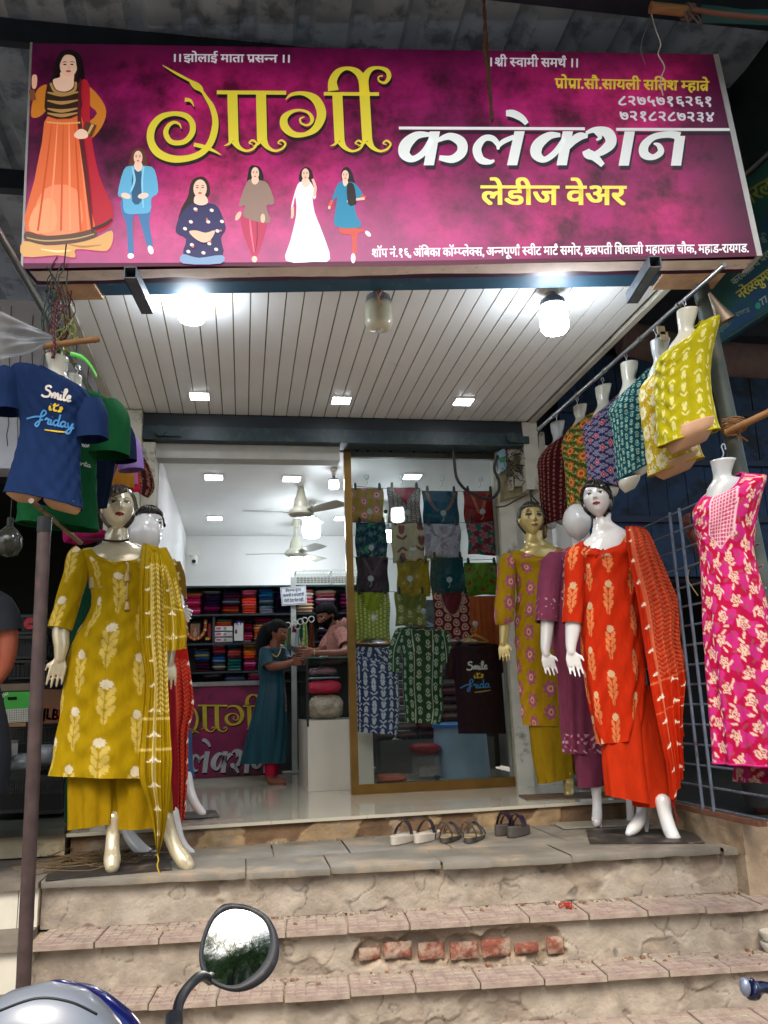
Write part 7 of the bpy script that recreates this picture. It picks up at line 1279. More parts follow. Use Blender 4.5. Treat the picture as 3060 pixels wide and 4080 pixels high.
tf('torso_form', 'teal top with small white buds on a torso form, third nearest on the rail', 'R', 4.68, [(775, 850, 868, 780, .6, .02), (725, 910, 916, 735, .5), (664, 1005, 965, 840, .5), (682, 1060, 950, 1000, .55), (702, 1190, 925, 1150, .5), (728, 1425, 925, 1320, .5)], smallflower('#0b4650', '#9cb8a0', .042, .055, 1.0),
   [(742, 700, 845, 698, .9), (748, 760, 840, 745, .9), (755, 830, 830, 800, .9), (730, 900, 880, 830, .6), (710, 1000, 900, 950, .5)], [[(800, 1350, 920, 1310, .8), (800, 1385, 922, 1340, .7), (830, 1425, 900, 1385, .5)], [(730, 1430, 858, 1400, .8), (735, 1470, 855, 1430, .7), (770, 1510, 830, 1480, .5)]], th0=-.4, hook=((770, 698), (762, 650)))
tf('torso_form', 'navy and mauve ikat print top on a torso form, middle of the rail', 'R', 5.2, [(605, 975, 700, 930, .6, .02), (555, 1050, 735, 885, .5), (507, 1100, 745, 960, .5), (520, 1200, 735, 1180, .55), (535, 1350, 730, 1335, .5), (545, 1440, 728, 1480, .5)], ikat,
   [(583, 850, 680, 835, .9), (588, 900, 670, 885, .9), (598, 960, 665, 940, .9), (570, 1020, 700, 980, .6), (550, 1100, 710, 1080, .5)], [[(650, 1470, 728, 1470, .8), (655, 1500, 725, 1500, .7), (670, 1535, 710, 1530, .5)]], th0=-.4, hook=((622, 845), (618, 800)))
tf('torso_form', 'olive top with orange blossoms on a torso form, second from the far end', 'R', 5.72, [(458, 1075, 520, 1030, .6, .02), (420, 1110, 570, 1015, .5), (380, 1200, 575, 1110, .5), (392, 1320, 560, 1300, .55), (400, 1420, 555, 1410, .5), (415, 1640, 560, 1650, .5)], olive,
   [(445, 970, 528, 958, .9), (450, 1010, 522, 1000, .9), (460, 1050, 518, 1035, .9), (430, 1110, 550, 1070, .6), (420, 1200, 550, 1180, .5)], [], th0=-.4, hook=((462, 968), (460, 920)))
tf('torso_form', 'maroon top with tiny gold dots on a torso form at the far end', 'R', 6.05, [(318, 1190, 382, 1150, .6, .02), (280, 1225, 436, 1118, .5), (226, 1310, 445, 1190, .5), (230, 1400, 430, 1370, .55), (240, 1550, 420, 1530, .5), (258, 1708, 410, 1665, .5)], dotring('#400c14', '#a0705c', .052, .036, .0115, 1.2),
   [(303, 1075, 390, 1062, .9), (308, 1120, 384, 1105, .9), (320, 1180, 378, 1150, .9), (280, 1240, 410, 1190, .6), (260, 1350, 410, 1330, .5)], [[(262, 1690, 330, 1680, .8), (268, 1715, 340, 1700, .7), (300, 1738, 330, 1728, .5)], [(330, 1660, 410, 1650, .8), (335, 1690, 405, 1680, .7), (370, 1710, 395, 1700, .5)]], th0=-.4, hook=((335, 1065), (330, 1020)), mf=mat('grey_torso_form', '#a4a8a8', .25, coat=.4))
# pink dress
def yoke(b):
    def f(u, v):
        C = b(u, v); hw = np.where(v > -.26, .075, .075-(-.26-v)*.9); m = (np.abs(u) < hw) & (v > -.34); C = _mix(C, m & (np.abs(u) < hw-.012), '#a63c62'); w = np.abs(np.sin(u*190)*np.cos(v*150)); C = _mix(C, m & (w < .35), '#d8a8b0'); C = _mix(C, m & (np.abs(u) > hw-.006), '#d8b0b8'); return C
    return f
tf('dress_form', 'hot pink dress with cream blossoms on a grey torso form at the right edge', 'RM', 3.42, [(1212, 80, 1384, -20, .6, .05), (1170, 115, 1470, -12, .45, .02), (1132, 190, 1512, 10, .45), (1140, 270, 1476, 150, .5), (1152, 345, 1452, 320, .5), (1165, 430, 1452, 430, .5), (1175, 600, 1490, 600, .5), (1190, 900, 1560, 900, .5), (1222, 1250, 1620, 1250, .5), (1254, 1578, 1680, 1600, .5)], yoke(rose('#a2083c', '#b0246c', '#cfae98', '#94404c', .098, .105, .86)),
   [(1225, -90, 1350, -92, .9), (1232, -50, 1335, -50, .9), (1238, 10, 1330, 0, .9), (1205, 70, 1400, 20, .6), (1180, 200, 1430, 150, .5)], [], th0=-.45, hook=((1275, -92), (1278, -168)), mf=mat('grey_torso_form', '#a4a8a8', .25, coat=.4), fold=.016, group=None)
dr = bpy.data.objects['dress_form']; G, C = loft(rows('RM', (1345, 1560, 1640, 1570), (1355, 1630, 1640, 1640), (1360, 1680, 1650, 1690)), 3.5, rose('#7c0a30', '#8c1c54', '#a88878', '#742c38', .098, .105, .86), .006, .3, fold=.02, fk=7, fgrow=.3, seed=3); garm('back_hem', G, C, cloth(), dr, angle=180)
# left side: t-shirts on forms
G1 = 't-shirts hanging on the left rail'
t, o = tf('torso_form', 'navy t-shirt lettered in white, yellow and blue on a torso form', 'L', 4.0, [(268, 768, 462, 862, .7, .012), (170, 750, 540, 900, .55, .01), (85, 765, 592, 960, .5), (78, 860, 600, 1040, .5), (98, 1000, 572, 1090, .52), (135, 1160, 548, 1200, .5), (105, 1330, 530, 1380, .5), (62, 1480, 535, 1560, .5), (30, 1596, 545, 1705, .5)], plain('#12284e'),
   [(300, 690, 455, 712, .9), (312, 740, 448, 770, .9), (318, 780, 440, 815, .9), (270, 830, 480, 870, .6), (180, 900, 560, 960, .5)], [[(42, 1585, 278, 1600, .8), (45, 1610, 278, 1625, .75), (110, 1655, 240, 1660, .5)], [(290, 1630, 542, 1680, .8), (292, 1660, 535, 1705, .75), (340, 1700, 510, 1740, .5)]],
   [[(95, 820, 0, .07), (50, 880, -.01, .085), (38, 980, -.01, .085), (36, 1065, -.01, .085)], [(588, 990, 0, .06), (600, 1080, 0, .078), (604, 1170, .0, .078), (606, 1245, 0, .076)]], group=G1, bm_=M_formp, th0=.15, hook=((400, 700), (395, 640)))
m = MB(); smile_print(m, caster(bvh(o), .004, 3.75), c('L', 280, 893), .6028*1.72, .19, True, .95); obj('lettering', m, M_ink, t, angle=180)
t, o = tf('torso_form', 'green t-shirt with white script on a torso form behind the navy one', 'L', 4.35, [(470, 890, 560, 925, .7, .02), (360, 910, 660, 950, .55), (250, 960, 735, 1010, .5), (200, 1080, 690, 1120, .5), (165, 1250, 640, 1290, .5), (140, 1500, 640, 1560, .5), (112, 1792, 655, 1848, .5)], plain('#0b4a26'),
   [(455, 810, 543, 830, .9), (458, 850, 540, 865, .9), (465, 890, 545, 905, .9), (420, 930, 600, 950, .5), (350, 1000, 650, 1020, .5)], [], [[(690, 1010, 0, .07), (725, 1110, 0, .1), (722, 1230, 0, .105), (715, 1352, 0, .105)]], group=G1, hook=((500, 815), (500, 770)))
m = MB(); kc_ = caster(bvh(o), .004, 4.1); script_word(m, 'man', c('L', 532, 1292), c('L', 598, 1300), 22, 3, kc_, H('#c8ccc4'), upv=(0, -1)); script_word(m, 'porta', c('L', 505, 1408), c('L', 602, 1432), 22, 3, kc_, H('#c8ccc4'), upv=(0, -1)); obj('lettering', m, M_ink, t, angle=180)
def tee(label, f, Y, grs, pat, slv=(), cat='t-shirt'):
    G, C = loft(rows(f, *grs), Y, pat, .009, .45, fold=.006, fk=5, seed=len(label)); t = thing('hanging_tshirt', label, cat, G[-1].mean(0), G1); garm('body', G, C, cloth(), t, angle=180)
    for s in slv: G2, C2 = sleeve([c(f, p[0], p[1])+(Y+p[2], p[3]) for p in s], pat, .009, flat=.8); garm('sleeve', G2, C2, cloth(), t, angle=180)
tee('dark blue-black t-shirt showing a sleeve beside the green one', 'L', 4.7, [(600, 1090, 700, 1100, .5), (560, 1130, 790, 1120, .5), (590, 1400, 760, 1400, .5), (600, 1690, 700, 1700, .5)], plain('#0b1a30'), [[(770, 1140, 0, .06), (805, 1240, 0, .075), (815, 1390, 0, .075)]])
tee('lavender t-shirt between the dark one and the mustard one', 'L', 5.0, [(680, 1180, 780, 1180, .5), (650, 1210, 830, 1210, .5), (652, 1400, 780, 1400, .5), (655, 1565, 722, 1570, .5)], plain('#8468a0'), [[(820, 1215, 0, .06), (855, 1330, 0, .075), (868, 1450, 0, .075)]])
tee('mustard yellow t-shirt hem hanging left of the pink one', 'L', 5.25, [(720, 1300, 820, 1300, .5), (720, 1400, 850, 1390, .5), (722, 1480, 880, 1480, .5), (722, 1556, 884, 1572, .5)], plain('#8c5c18')); tee('dusty pink t-shirt sleeve behind the lavender one', 'L', 5.4, [(780, 1300, 860, 1300, .5), (800, 1400, 900, 1400, .5), (820, 1545, 915, 1545, .5)], plain('#a05878'))
tee('crimson top edge hanging behind the dusty pink one', 'L', 5.6, [(830, 1350, 900, 1350, .5), (850, 1450, 915, 1450, .5), (868, 1592, 932, 1585, .5)], plain('#a81038')); tee('maroon printed top at the inner end of the left rail', 'L', 5.8, [(850, 1300, 920, 1320, .5), (885, 1425, 990, 1430, .5), (900, 1520, 1020, 1560, .5), (915, 1600, 980, 1632, .5)], smallflower('#30080f', '#8c6048', .05, .05, 1.1))
tee('magenta folded edge glimpsed below the green t-shirt', 'L', 5.2, [(415, 1850, 700, 1850, .5), (415, 1900, 700, 1890, .5), (418, 1925, 560, 1940, .5)], plain('#8c1450'))
tee('deep teal garment glimpsed between green and navy t-shirts', 'L', 4.9, [(600, 1380, 660, 1380, .5), (600, 1500, 655, 1500, .5), (610, 1650, 650, 1650, .5)], plain('#0c3c50'))
tee('dark green long garment seen under the mustard sleeve', 'LM', 5.6, [(430, 560, 560, 560, .5), (410, 800, 540, 800, .5), (370, 1000, 520, 1000, .5), (360, 1900, 500, 1900, .5)], plain('#07331f'), cat='garment')
# ================================================================== POLES, RAILS, ROPES
def tubeobj(name, P, r, m, label=None, cat=None, parent=None, n=12, group=None, cap=True, **k): mb = MB(); mb.tube(P, r, n, cap=cap); return obj(name, mb, m, parent, label=label, cat=cat, group=group, **k)
a = aY(178, 2070, 3.9); b = aY(92, 3950, 3.9); d = (b-a)/(b[2]-a[2]); b = a+d*(.27-a[2]); mb = MB(); n = 60; P = [a+(b-a)*i/n for i in range(n+1)]; mb.tube(P, [0.0290+.0012*nz(i*1.7) for i in range(n+1)], 20)
t = thing('support_pole', 'brown rusted iron pole standing at the left beside the steps', 'pole', b); obj('post', mb, M_rust, t, angle=60); mb = MB(); mb.tube([a+(0, 0, -.06), a+(0, 0, .01)], .032, 16); obj('tape_wrap', mb, M_black, t)
tubeobj('resting_rod', cr([aY(124, 1995, 3.84), aY(322, 2163, 4.7)], 4), .0125, mat('dull_galvanised_pipe', '#7c7264', .4, .5, var=.3, dirt='#54483c', ds=12, dl=.55), 'thin hollow pipe lying over the top of the brown pole', 'pipe')
M_galv = mat('galvanised_pipe', '#8c8e88', .32, .75, var=.2, vs=10)
a = aZ(36, 1000, 3.72); b = aZ(365, 1565, 3.72); tubeobj('left_rail', [a+(a-b)*.25, b], .019, M_galv, 'galvanised pipe rail carrying the t-shirt forms on the left', 'rail')
a = aZ(2822, 1112, 3.66); b = aZ(2142, 1712, 3.66); t = thing('right_rail', 'shiny steel rail carrying the printed torso forms on the right', 'rail', (a+b)/2); tubeobj('pipe', [a+(a-b)*.06, b], .0135, M_steel, parent=t)
for q in (.12, .3, .5, .68, .86): p = a+(b-a)*q; tubeobj('collar', [p-(b-a)*.006, p+(b-a)*.006], .018, M_galv, parent=t)
a = aY(2783, 1100, 4.0); b = aY(2945, 1880, 4.0); d = (b-a)/(b[2]-a[2]); tubeobj('support_pole', [a+d*(4.05-a[2]), a+d*(.8-a[2])], .046, mat('grey_green_pipe', '#4c5450', .5, .4, var=.3, vs=9, dirt='#6a4c3a', ds=9, dl=.58), 'thick grey leaning pole behind the yellow tulip top and pink dress', 'pole', n=20)
M_bam = mat('bamboo', '#8a623a', .6, var=.25, vs=10, stretch=(1, 1, 8)); M_jute = mat('jute_rope', '#7a5a3a', .9, bump=1, bs=60, var=.3)
def bamboo(P, r, label):
    P = cr(P, 10); mb = MB(); mb.tube(P, [r*(1+.12*(1 if i % 9 == 0 else 0)+.03*nz(i*.8)) for i in range(len(P))], 14); return obj('bamboo_pole', mb, M_bam, label=label, cat='bamboo pole')
bamboo([aY(*c('R', 1400, 1132), 3.9), aY(*c('R', 1530, 1070), 3.8), aY(*c('R', 1700, 990), 3.7)], .019, 'bamboo stick tied across the grey pole at the right edge'); bamboo([aY(*c('WL', 500, 1570), 3.9), aY(*c('WL', 820, 1520), 3.95), aY(*c('WL', 1160, 1478), 4.0)], .0155, 'broken bamboo stub tied to the left rail below the sign')
bamboo([aY(*c('S2', 1150, 32), 3.42), aY(*c('S2', 1330, 50), 3.4)], .028, 'sawn bamboo end tied up above the right end of the sign')
def bundle(name, ctr, R_, r, n, m, label, cat, seed, H_=.3, parent=None):
    rr = random.Random(seed); mb = MB()
    for q in range(n):
        P = []; p = np.array(ctr)+(rr.uniform(-R_, R_), rr.uniform(-R_, R_), rr.uniform(-.3, .3)*H_)
        for j in range(6): P.append(p+(rr.uniform(-R_, R_), rr.uniform(-R_, R_), H_*(.5-j/5)+rr.uniform(-.02, .02)))
        mb.tube(cr(P, 5), r, 6)
    return obj(name, mb, m, parent, label=label, cat=cat, kind='stuff' if not label else None)
def ties(name, ctr, ax, rad_, r, n, m, label, cat, seed):
    rr = random.Random(seed); ax = nrm(ax); u = nrm(np.cross(ax, (0, 0, 1) if abs(ax[2]) < .9 else (1, 0, 0))); v = np.cross(ax, u); mb = MB()
    for q in range(n):
        o = ax*rr.uniform(-.02, .02); tl = rr.uniform(-.4, .4); mb.tube([np.array(ctr)+o+(u*math.cos(t_)+v*math.sin(t_))*rad_*rr.uniform(1, 1.15)+ax*tl*rad_*math.cos(t_) for t_ in np.linspace(0, 6.5, 18)], r, 6)
    for q in range(3): mb.tube(cr([np.array(ctr), np.array(ctr)+(rr.uniform(-.05, .05), -.03, -.04), np.array(ctr)+(rr.uniform(-.06, .06), -.03, -.1)], 5), r*.8, 5)
    return obj(name, mb, m, label=label, cat=cat)
ties('rope_knot', aY(*c('R', 1445, 1085), 3.9), (.2, 0, 1), .055, .006, 9, M_jute, 'brown jute rope knotted round the grey pole and bamboo', 'rope', 2); ties('rope_knot', aY(*c('S2', 1315, 52), 3.4), (1, 0, 0), .034, .007, 7, mat('grey_rope', '#5c5450', .9, bump=1), 'grey rope bound round the bamboo above the sign', 'rope', 5)
mb = MB(); G = [[aY(*c('S2', x, y0), Y), aY(*c('S2', x, (y0+y1)/2), Y-.04), aY(*c('S2', x, y1), Y)] for x, y0, y1, Y in ((1370, 20, 100, 3.45), (1450, 25, 100, 3.4), (1550, 40, 105, 3.35), (1680, 40, 110, 3.3))]; mb.grid(np.array(G)); obj('tarpaulin_edge', mb, mat('teal_tarpaulin', '#1a5a58', .5, var=.3, bump=.3), label='rolled teal tarpaulin edge above the top right of the sign', cat='tarpaulin')
tubeobj('batten', cr([aY(*c('S2', 1330, 40), 3.36), aY(*c('S2', 1480, 62), 3.3), aY(*c('S2', 1680, 82), 3.24)], 6), .014, mat('reddish_batten', '#6a4438', .6), 'reddish wooden batten along the teal tarpaulin', 'batten')
# hanging cords in front of the sign
def cord(name, pts, Y, r, m, label, cat='rope', tw=0, n=7):
    P = cr([aY(p[0], p[1], Y+(p[2] if len(p) > 2 else 0)) for p in pts], 10); mb = MB()
    if tw:
        for ph in (0, math.pi): mb.tube([p+np.array([math.cos(i*.9+ph), math.sin(i*.9+ph), 0])*r*.8 for i, p in enumerate(P)], r, n)
    else: mb.tube(P, r, n)
    return obj(name, mb, m, label=label, cat=cat, angle=180)
cord('hanging_rope', [c('A', 1043, -30), c('A', 1048, 60), c('A', 1046, 110), c('A', 1055, 160), c('A', 1063, 262)], 3.6, .0065, mat('old_brown_rope', '#5a3a2c', .9, bump=1, bs=60), 'frayed brown rope hanging down in front of the sign', tw=1)
cord('hanging_rope', [c('A', 1048, 40), c('A', 1052, 100), c('A', 1056, 150), c('A', 1054, 190)], 3.62, .005, mat('old_brown_rope', '#5a3a2c', .9), 'shorter strand of brown rope beside the long one', tw=1)
cord('hanging_wire', [c('S2', 1155, 60), c('S2', 1175, 130), c('S2', 1195, 190), c('S2', 1185, 235), c('S2', 1212, 290), c('S2', 1195, 345), c('S2', 1205, 412)], 3.5, .0035, mat('white_wire', '#b8bab4', .5), 'thin white wire curling down over the top right of the sign', 'wire')
cord('hanging_wire', [c('S2', 1150, 70), c('S2', 1120, 160), c('S2', 1110, 220), c('S2', 1130, 280)], 3.5, .002, mat('grey_thread', '#6a6c70', .7), 'fine grey thread hanging left of the white wire', 'wire')
cord('twisted_cable', [c('WL', 690, 1030), c('WL', 660, 1130), c('WL', 640, 1250), c('WL', 632, 1400), c('WL', 642, 1560), c('WL', 622, 1700)], 3.85, .0055, mat('maroon_twisted_wire', '#4a1c20', .4), 'maroon twisted cable hanging to the neck of the navy form', 'cable', tw=1)
bundle('cable_tangle', aY(*c('WL', 650, 1200), 4.1), .035, .0035, 12, mat('dark_green_wires', '#1c3428', .5), 'tangle of dark wires tied to the left rail under the sign', 'cable', 4, .55)
bundle('cable_tangle', aY(*c('WL', 690, 1300), 4.05), .04, .0035, 10, mat('dark_red_wires', '#4c1c1c', .4), 'tangle of dark red wires by the bamboo stub', 'cable', 9, .3); bundle('cable_tangle', aY(*c('WL', 610, 950), 4.2), .02, .003, 6, mat('black_wires', '#141616', .5), 'looped black wires just under the left end of the ledge', 'cable', 11, .12)
cord('white_cable', [c('WL', 700, 1020), c('WL', 730, 1150), c('WL', 760, 1280), c('WL', 830, 1420)], 4.2, .005, mat('white_wire', '#b8bab4', .5), 'white cable running down to the bamboo stub', 'cable')
bundle('straw_tuft', aY(*c('WL', 780, 1450), 4.0), .035, .003, 10, mat('yellow_green_straps', '#7a8438', .6), 'tuft of yellow-green straps knotted round the bamboo stub', 'strap', 14, .2)
P = [aY(*c('WL', x, y), 3.92) for x, y in ((820, 1650), (900, 1665), (980, 1700), (1060, 1780), (1135, 1910))]; mb = MB(); Q = cr(P, 8); mb.grid(np.array([[p+(0, 0, .011), p+(.004, -.004, 0), p-(0, 0, .011)] for p in Q])); obj('plastic_strap', mb, mat('bright_green_strap', '#3cae34', .35), label='bright green plastic strap curling from the bamboo stub', cat='strap', angle=180)
G, C = sheet([c('WL', -60, 1120)+(3.6,), c('WL', 300, 1280)+(3.75,), c('WL', 640, 1445)+(3.95,)], [c('WL', -60, 1730)+(3.7,), c('WL', 300, 1650)+(3.8,), c('WL', 640, 1520)+(3.95,)], 50, 80, None, .014, 2.0, 6); mb = MB(); mb.grid(G); obj('tarpaulin', mb, mat('silver_grey_tarpaulin', '#a4a8aa', .35, .1, var=.25, bump=.3, bs=12), label='silver grey tarpaulin gathered to the rail at the left edge', cat='tarpaulin', angle=180)
mb = MB(); A_ = aY(*c('R', 1292, 262), 3.75); B_ = aY(*c('R', 1395, 440), 3.75); mb.tube([A_, (A_+B_)/2, B_], [.008, .028, .055], 14, cap=False); obj('metal_cone', mb, mat('tan_metal', '#6c5f50', .45, .5, var=.2), label='tan sheet metal cone hanging beside the grey pole', cat='cone')
for k, (x, y) in enumerate(((990, 500), (1010, 535))): mb = MB(); P = aY(*c('R', x, y), 4.0); mb.box(P+(-.02, -.004, -.02), P+(.025, .004, .03)); obj('paper_tag', mb, mat('tan_tag', '#8c8068', .8), label=('torn tag tied to the right rail, upper one', 'torn tag tied to the right rail, lower one')[k], cat='tag', smooth=False)
# green signboard of the neighbour
B0 = aY(2852, 1372, 4.7); B1 = aZ(3075, 1228, B0[2]); dB = nrm(B1-B0); nB = np.array([dB[1], -dB[0], 0]); nB = nB if nB@(CAM-B0) > 0 else -nB
def brd(px, py, k=1.0): d = ray(px, py); t = ((B0-CAM)@nB)/(d@nB); return CAM+d*t+nB*(.002*k)
gb_ = thing('neighbour_signboard', 'green signboard of the next shop with yellow lettering at the right edge', 'sign', B0); E1 = B0+dB*3.0; mb = MB(); mb.hexa([B0, E1, E1+(0, 0, .92), B0+(0, 0, .92)], -nB*.06); obj('board', mb, mat('green_board_print', '#1c4c40', .4, var=.2, vs=4, dirt='#1c3c5c', ds=1.5, dl=.5), gb_, smooth=False)
mb = MB(); mb.hexa([B0+(0, 0, .95), E1+(0, 0, .95), E1+(0, 0, 2.0), B0+(0, 0, 2.0)], -nB*.05); obj('upper_board', mb, mat('dark_green_board', '#10241e', .5, var=.3), gb_, smooth=False); tubeobj('pipe', [B0+(0, 0, .935)+nB*.02, E1+(0, 0, .935)+nB*.02], .014, M_galv, parent=gb_); tubeobj('bottom_pipe', [B0-(0, 0, .012)+nB*.01, E1-(0, 0, .012)+nB*.01], .012, mat('green_pipe', '#23443c', .4), parent=gb_)
mb = MB()
for s, p0, p1, h, col in (('करकोळ व घरगुती', (362, 815), (560, 655), 44, '#9ab0a0'), ('नरेंद~रकुमार', (392, 880), (545, 768), 66, '#b0a83c'), ('77', (485, 905), (515, 884), 42, '#8c9c90'), ('रायगड', (372, 955), (432, 930), 30, '#6c8478'), ('महाड-', (285, 1035), (350, 985), 30, '#6c8478'), ('नरल', (418, 470), (540, 395), 100, '#7c8434'), ('वि', (492, 635), (520, 615), 50, '#7c9488')): text(mb, s, c('RN', *p0), c('RN', *p1), h*.9, brd, H(col), 1, .03)
oval(mb, *c('RN', 466, 905), 11, 13, brd, H('#3c8c74')); obj('lettering', mb, M_ink, gb_, angle=180)
# ================================================================== GRILLE GATE
gt = thing('grille_gate', 'blue-grey rusty iron grille gate behind the orange mannequin', 'gate', (XG, 5, .82)); M_bar = mat('rusty_blue_bar', '#687484', .5, .4, var=.3, vs=14, dirt='#5a4030', ds=12, dl=.54)
zb = .86; k = 0; Ytop = 3.9; Yend = 6.7
for k in range(16): z = .845+.012+k*.1165; mb = MB(); mb.tube([(XG, Ytop, z), (XG, Yend, z)], .0068, 8); obj('bar', mb, M_bar, gt)
for px in (2783, 2826, 2476, 2512):
    if px > 2700: y = aX(px, 3000 if px < 2800 else 3000, XG)[1]
    else: y = aX(px, 2050, XG)[1]
    if Ytop < y < Yend: mb = MB(); mb.tube([(XG-.012, y, .835), (XG-.012, y, 2.62)], .0095, 8); obj('upright', mb, M_bar, gt)
bx('angle_iron', (XG-.02, Ytop+.3, .817), (XG+.03, Yend, .845), mat('rusted_angle', '#7a5440', .8, .2, var=.3, vs=12), gt); bx('frame', (XG-.015, Yend, .83), (XG+.015, Yend+.03, 2.65), M_bar, gt)
tubeobj('thread', cr([aX(*c('RM', 1100, 510), XG-.02), aX(*c('RM', 1092, 560), XG-.03), aX(*c('RM', 1112, 600), XG-.03), aX(*c('RM', 1150, 655), XG-.02)], 6), .003, mat('straw_thread', '#8c7a50', .9), 'loop of straw string tied on the grille gate', 'string')
# person behind the gate
pr = thing('person', 'person in dark clothes behind the grille with one hand gripping a bar', 'person', (3.1, 4.6, .8)); mb = MB(); hp = aX(*c('R', 1125, 1670), XG+.02)
for P in ([(3.12, 4.75, 2.2, .055), (3.12, 4.75, 2.0, .1), (3.12, 4.75, 1.5, .12), (3.1, 4.75, 1.3, .12)], [(3.05, 4.75, 1.3, .1), (3.02, 4.75, .84, .05)], [(3.2, 4.75, 1.3, .1), (3.22, 4.75, .84, .05)], [(2.98, 4.7, 2.0, .055), (hp[0]+.3, 4.7, 1.75, .04), (hp[0]+.15, hp[1]+.05, hp[2]-.24, .036), (hp[0]+.05, hp[1]+.02, hp[2]-.08, .026)]):
    Q = np.array(P); mb.tube(cr(Q[:, :3], 6), cr(Q[:, 3:], 6)[:, 0], 12); mb.ball(Q[0, :3], Q[0, 3], 8); mb.ball(Q[-1, :3], Q[-1, 3], 8)
hand_mb(mb, hp+(.05, .02, -.08), (-.45, -.3, 1), (0, -1, .1), .15, .55); mb.ball((3.12, 4.72, 2.34), (.09, .1, .12), 10); obj('body', remesh(mb, .007, 2), mat('reddish_skin', '#5c3428', .5, var=.08), pr, angle=180)
mb = MB(); mb.tube(cr([(3.12, 4.75, 2.09), (3.12, 4.75, 1.9), (3.12, 4.75, 1.4), (3.12, 4.75, 1.05)], 5), [.13]*5+[.17]*11, 16); obj('dark_shirt', mb, mat('black_cloth', '#101114', .9), pr)
for s_ in (0, .16): mb = MB(); mb.tube([(3.04+s_, 4.75, 1.35), (3.02+s_, 4.75, .84)], [.13, .09], 12); obj('trouser_leg', mb, mat('black_cloth', '#101114', .9), pr)
mb = MB(); mb.ball((3.12, 4.74, 2.38), (.1, .11, .11), 10); obj('hair', mb, M_rhair, pr)
# person at the left edge
pl_ = thing('person', 'person in black at the left edge showing one bare arm', 'person', (-2.0, 4.9, .69)); Yp = 4.9; q = lambda x, y, Y=Yp: aY(*c('NL', x, y), Y); mb = MB(); s0 = q(20, 220)
for P in ([tuple(q(40, 330))+(.065,), tuple(q(62, 450))+(.052,), tuple(q(55, 560))+(.05,), tuple(q(20, 680))+(.042,), tuple(q(-60, 800))+(.032,)],):
    Q = np.array(P); mb.tube(cr(Q[:, :3], 6), cr(Q[:, 3:], 6)[:, 0], 14); mb.ball(Q[0, :3], Q[0, 3], 8); mb.ball(Q[-1, :3], Q[-1, 3], 8)
hc = q(-60, 800); hand_mb(mb, hc, (-1, 0, -.3), (0, 0, 1), .17, .3); bx_ = s0[0]-.22
for P in ([(bx_, Yp, s0[2]+.14, .055), (bx_, Yp, s0[2]-.05, .1), (bx_, Yp, 1.6, .12), (bx_, Yp, 1.45, .12)], [(bx_-.08, Yp, 1.5, .09), (bx_-.08, Yp, .76, .045)], [(bx_+.08, Yp, 1.5, .09), (bx_+.08, Yp, .76, .045)]): Q = np.array(P); mb.tube(cr(Q[:, :3], 6), cr(Q[:, 3:], 6)[:, 0], 14); mb.ball(Q[-1, :3], Q[-1, 3], 8)
mb.ball((bx_, Yp, s0[2]+.3), (.085, .1, .12), 12); obj('body', remesh(mb, .008, 2), mat('warm_brown_skin', '#8c4830', .5, var=.08), pl_, angle=180); mb = MB(); mb.ball((bx_, Yp+.02, s0[2]+.34), (.095, .105, .11), 10); obj('hair', mb, M_rhair, pl_)
Mbk = mat('navy_black_cloth', '#0e1620', .85); mb = MB(); mb.tube(cr([s0+(-.1, 0, .03), q(20, 260), q(48, 400)], 6), [.09]*6+[.082]*7, 16, cap=False); obj('sleeve', mb, Mbk, pl_, angle=180); mb = MB(); mb.tube(cr([(bx_, Yp, s0[2]+.05), (bx_+.01, Yp, s0[2]-.2), (bx_+.02, Yp, 1.7), (q(30, 900)[0]-.15, Yp, 1.35), (q(30, 900)[0]-.15, Yp, 1.1)], 6), [.12]*7+[.2]*18, 18, flat=.8); obj('shirt', mb, Mbk, pl_, angle=180)
for s in (-.08, .08): mb = MB(); mb.tube([(bx_+s, Yp, 1.35), (bx_+s, Yp, .76)], [.12, .08], 14); obj('trouser_leg', mb, Mbk, pl_)
# ================================================================== LEFT NEIGHBOUR'S GOODS
nl = lambda x, y, Y: aY(*c('NL', x, y), Y); Mcb = mat('black_crate_plastic', '#121616', .45)
crate(78, 345, 272, 420, 6.4, .4, mat('grey_black_crate', '#23292a', .4), 'dark crate of jars in the left shop, behind the red price disc', conv=nl, bars=16, rows=7, fill=(.5, mat('glass_jars', '#3c4c48', .15, var=.4, vs=20)), group='crates in the left shop'); crate(100, 350, 425, 600, 6.4, .4, Mcb, 'dark crate of clear bottles under the jars crate', conv=nl, bars=12, rows=8, fill=(.6, mat('glass_jars', '#3c4c48', .15)), group='crates in the left shop'); crate(60, 350, 605, 750, 6.4, .4, Mcb, 'black crate above the green carton', conv=nl, bars=10, rows=5, group='crates in the left shop')
crate(-160, 225, 1445, 1745, 5.9, .45, Mcb, 'black crate on the floor at the far left of the left shop', conv=nl, bars=22, rows=14, fill=(.5, mat('dark_goods', '#1c1c1a', .7)), group='crates in the left shop'); crate(232, 468, 1445, 1745, 5.9, .45, Mcb, 'black crate on the floor beside the green post', conv=nl, bars=16, rows=14, fill=(.5, mat('dark_goods', '#1c1c1a', .7)), group='crates in the left shop'); crate(-120, 460, 1100, 1235, 6.2, .4, Mcb, 'wide black crate under the cartons', conv=nl, bars=24, rows=5, group='crates in the left shop'); crate(-30, 75, 1205, 1330, 5.75, .2, mat('grey_white_crate', '#8a8c88', .5), 'small pale wire basket at the far left edge', conv=nl, bars=12, rows=9, group=None, name='wire_basket')
def nbox(x0, y0, x1, y1, Y, d, col, name, label, cat='box'): a = nl(x0, y1, Y); b = nl(x1, y0, Y); return bx(name, (a[0], Y, a[2]), (b[0], Y+d, b[2]), mat(name+col, col, .7, var=.2, vs=8), label=label, cat=cat)
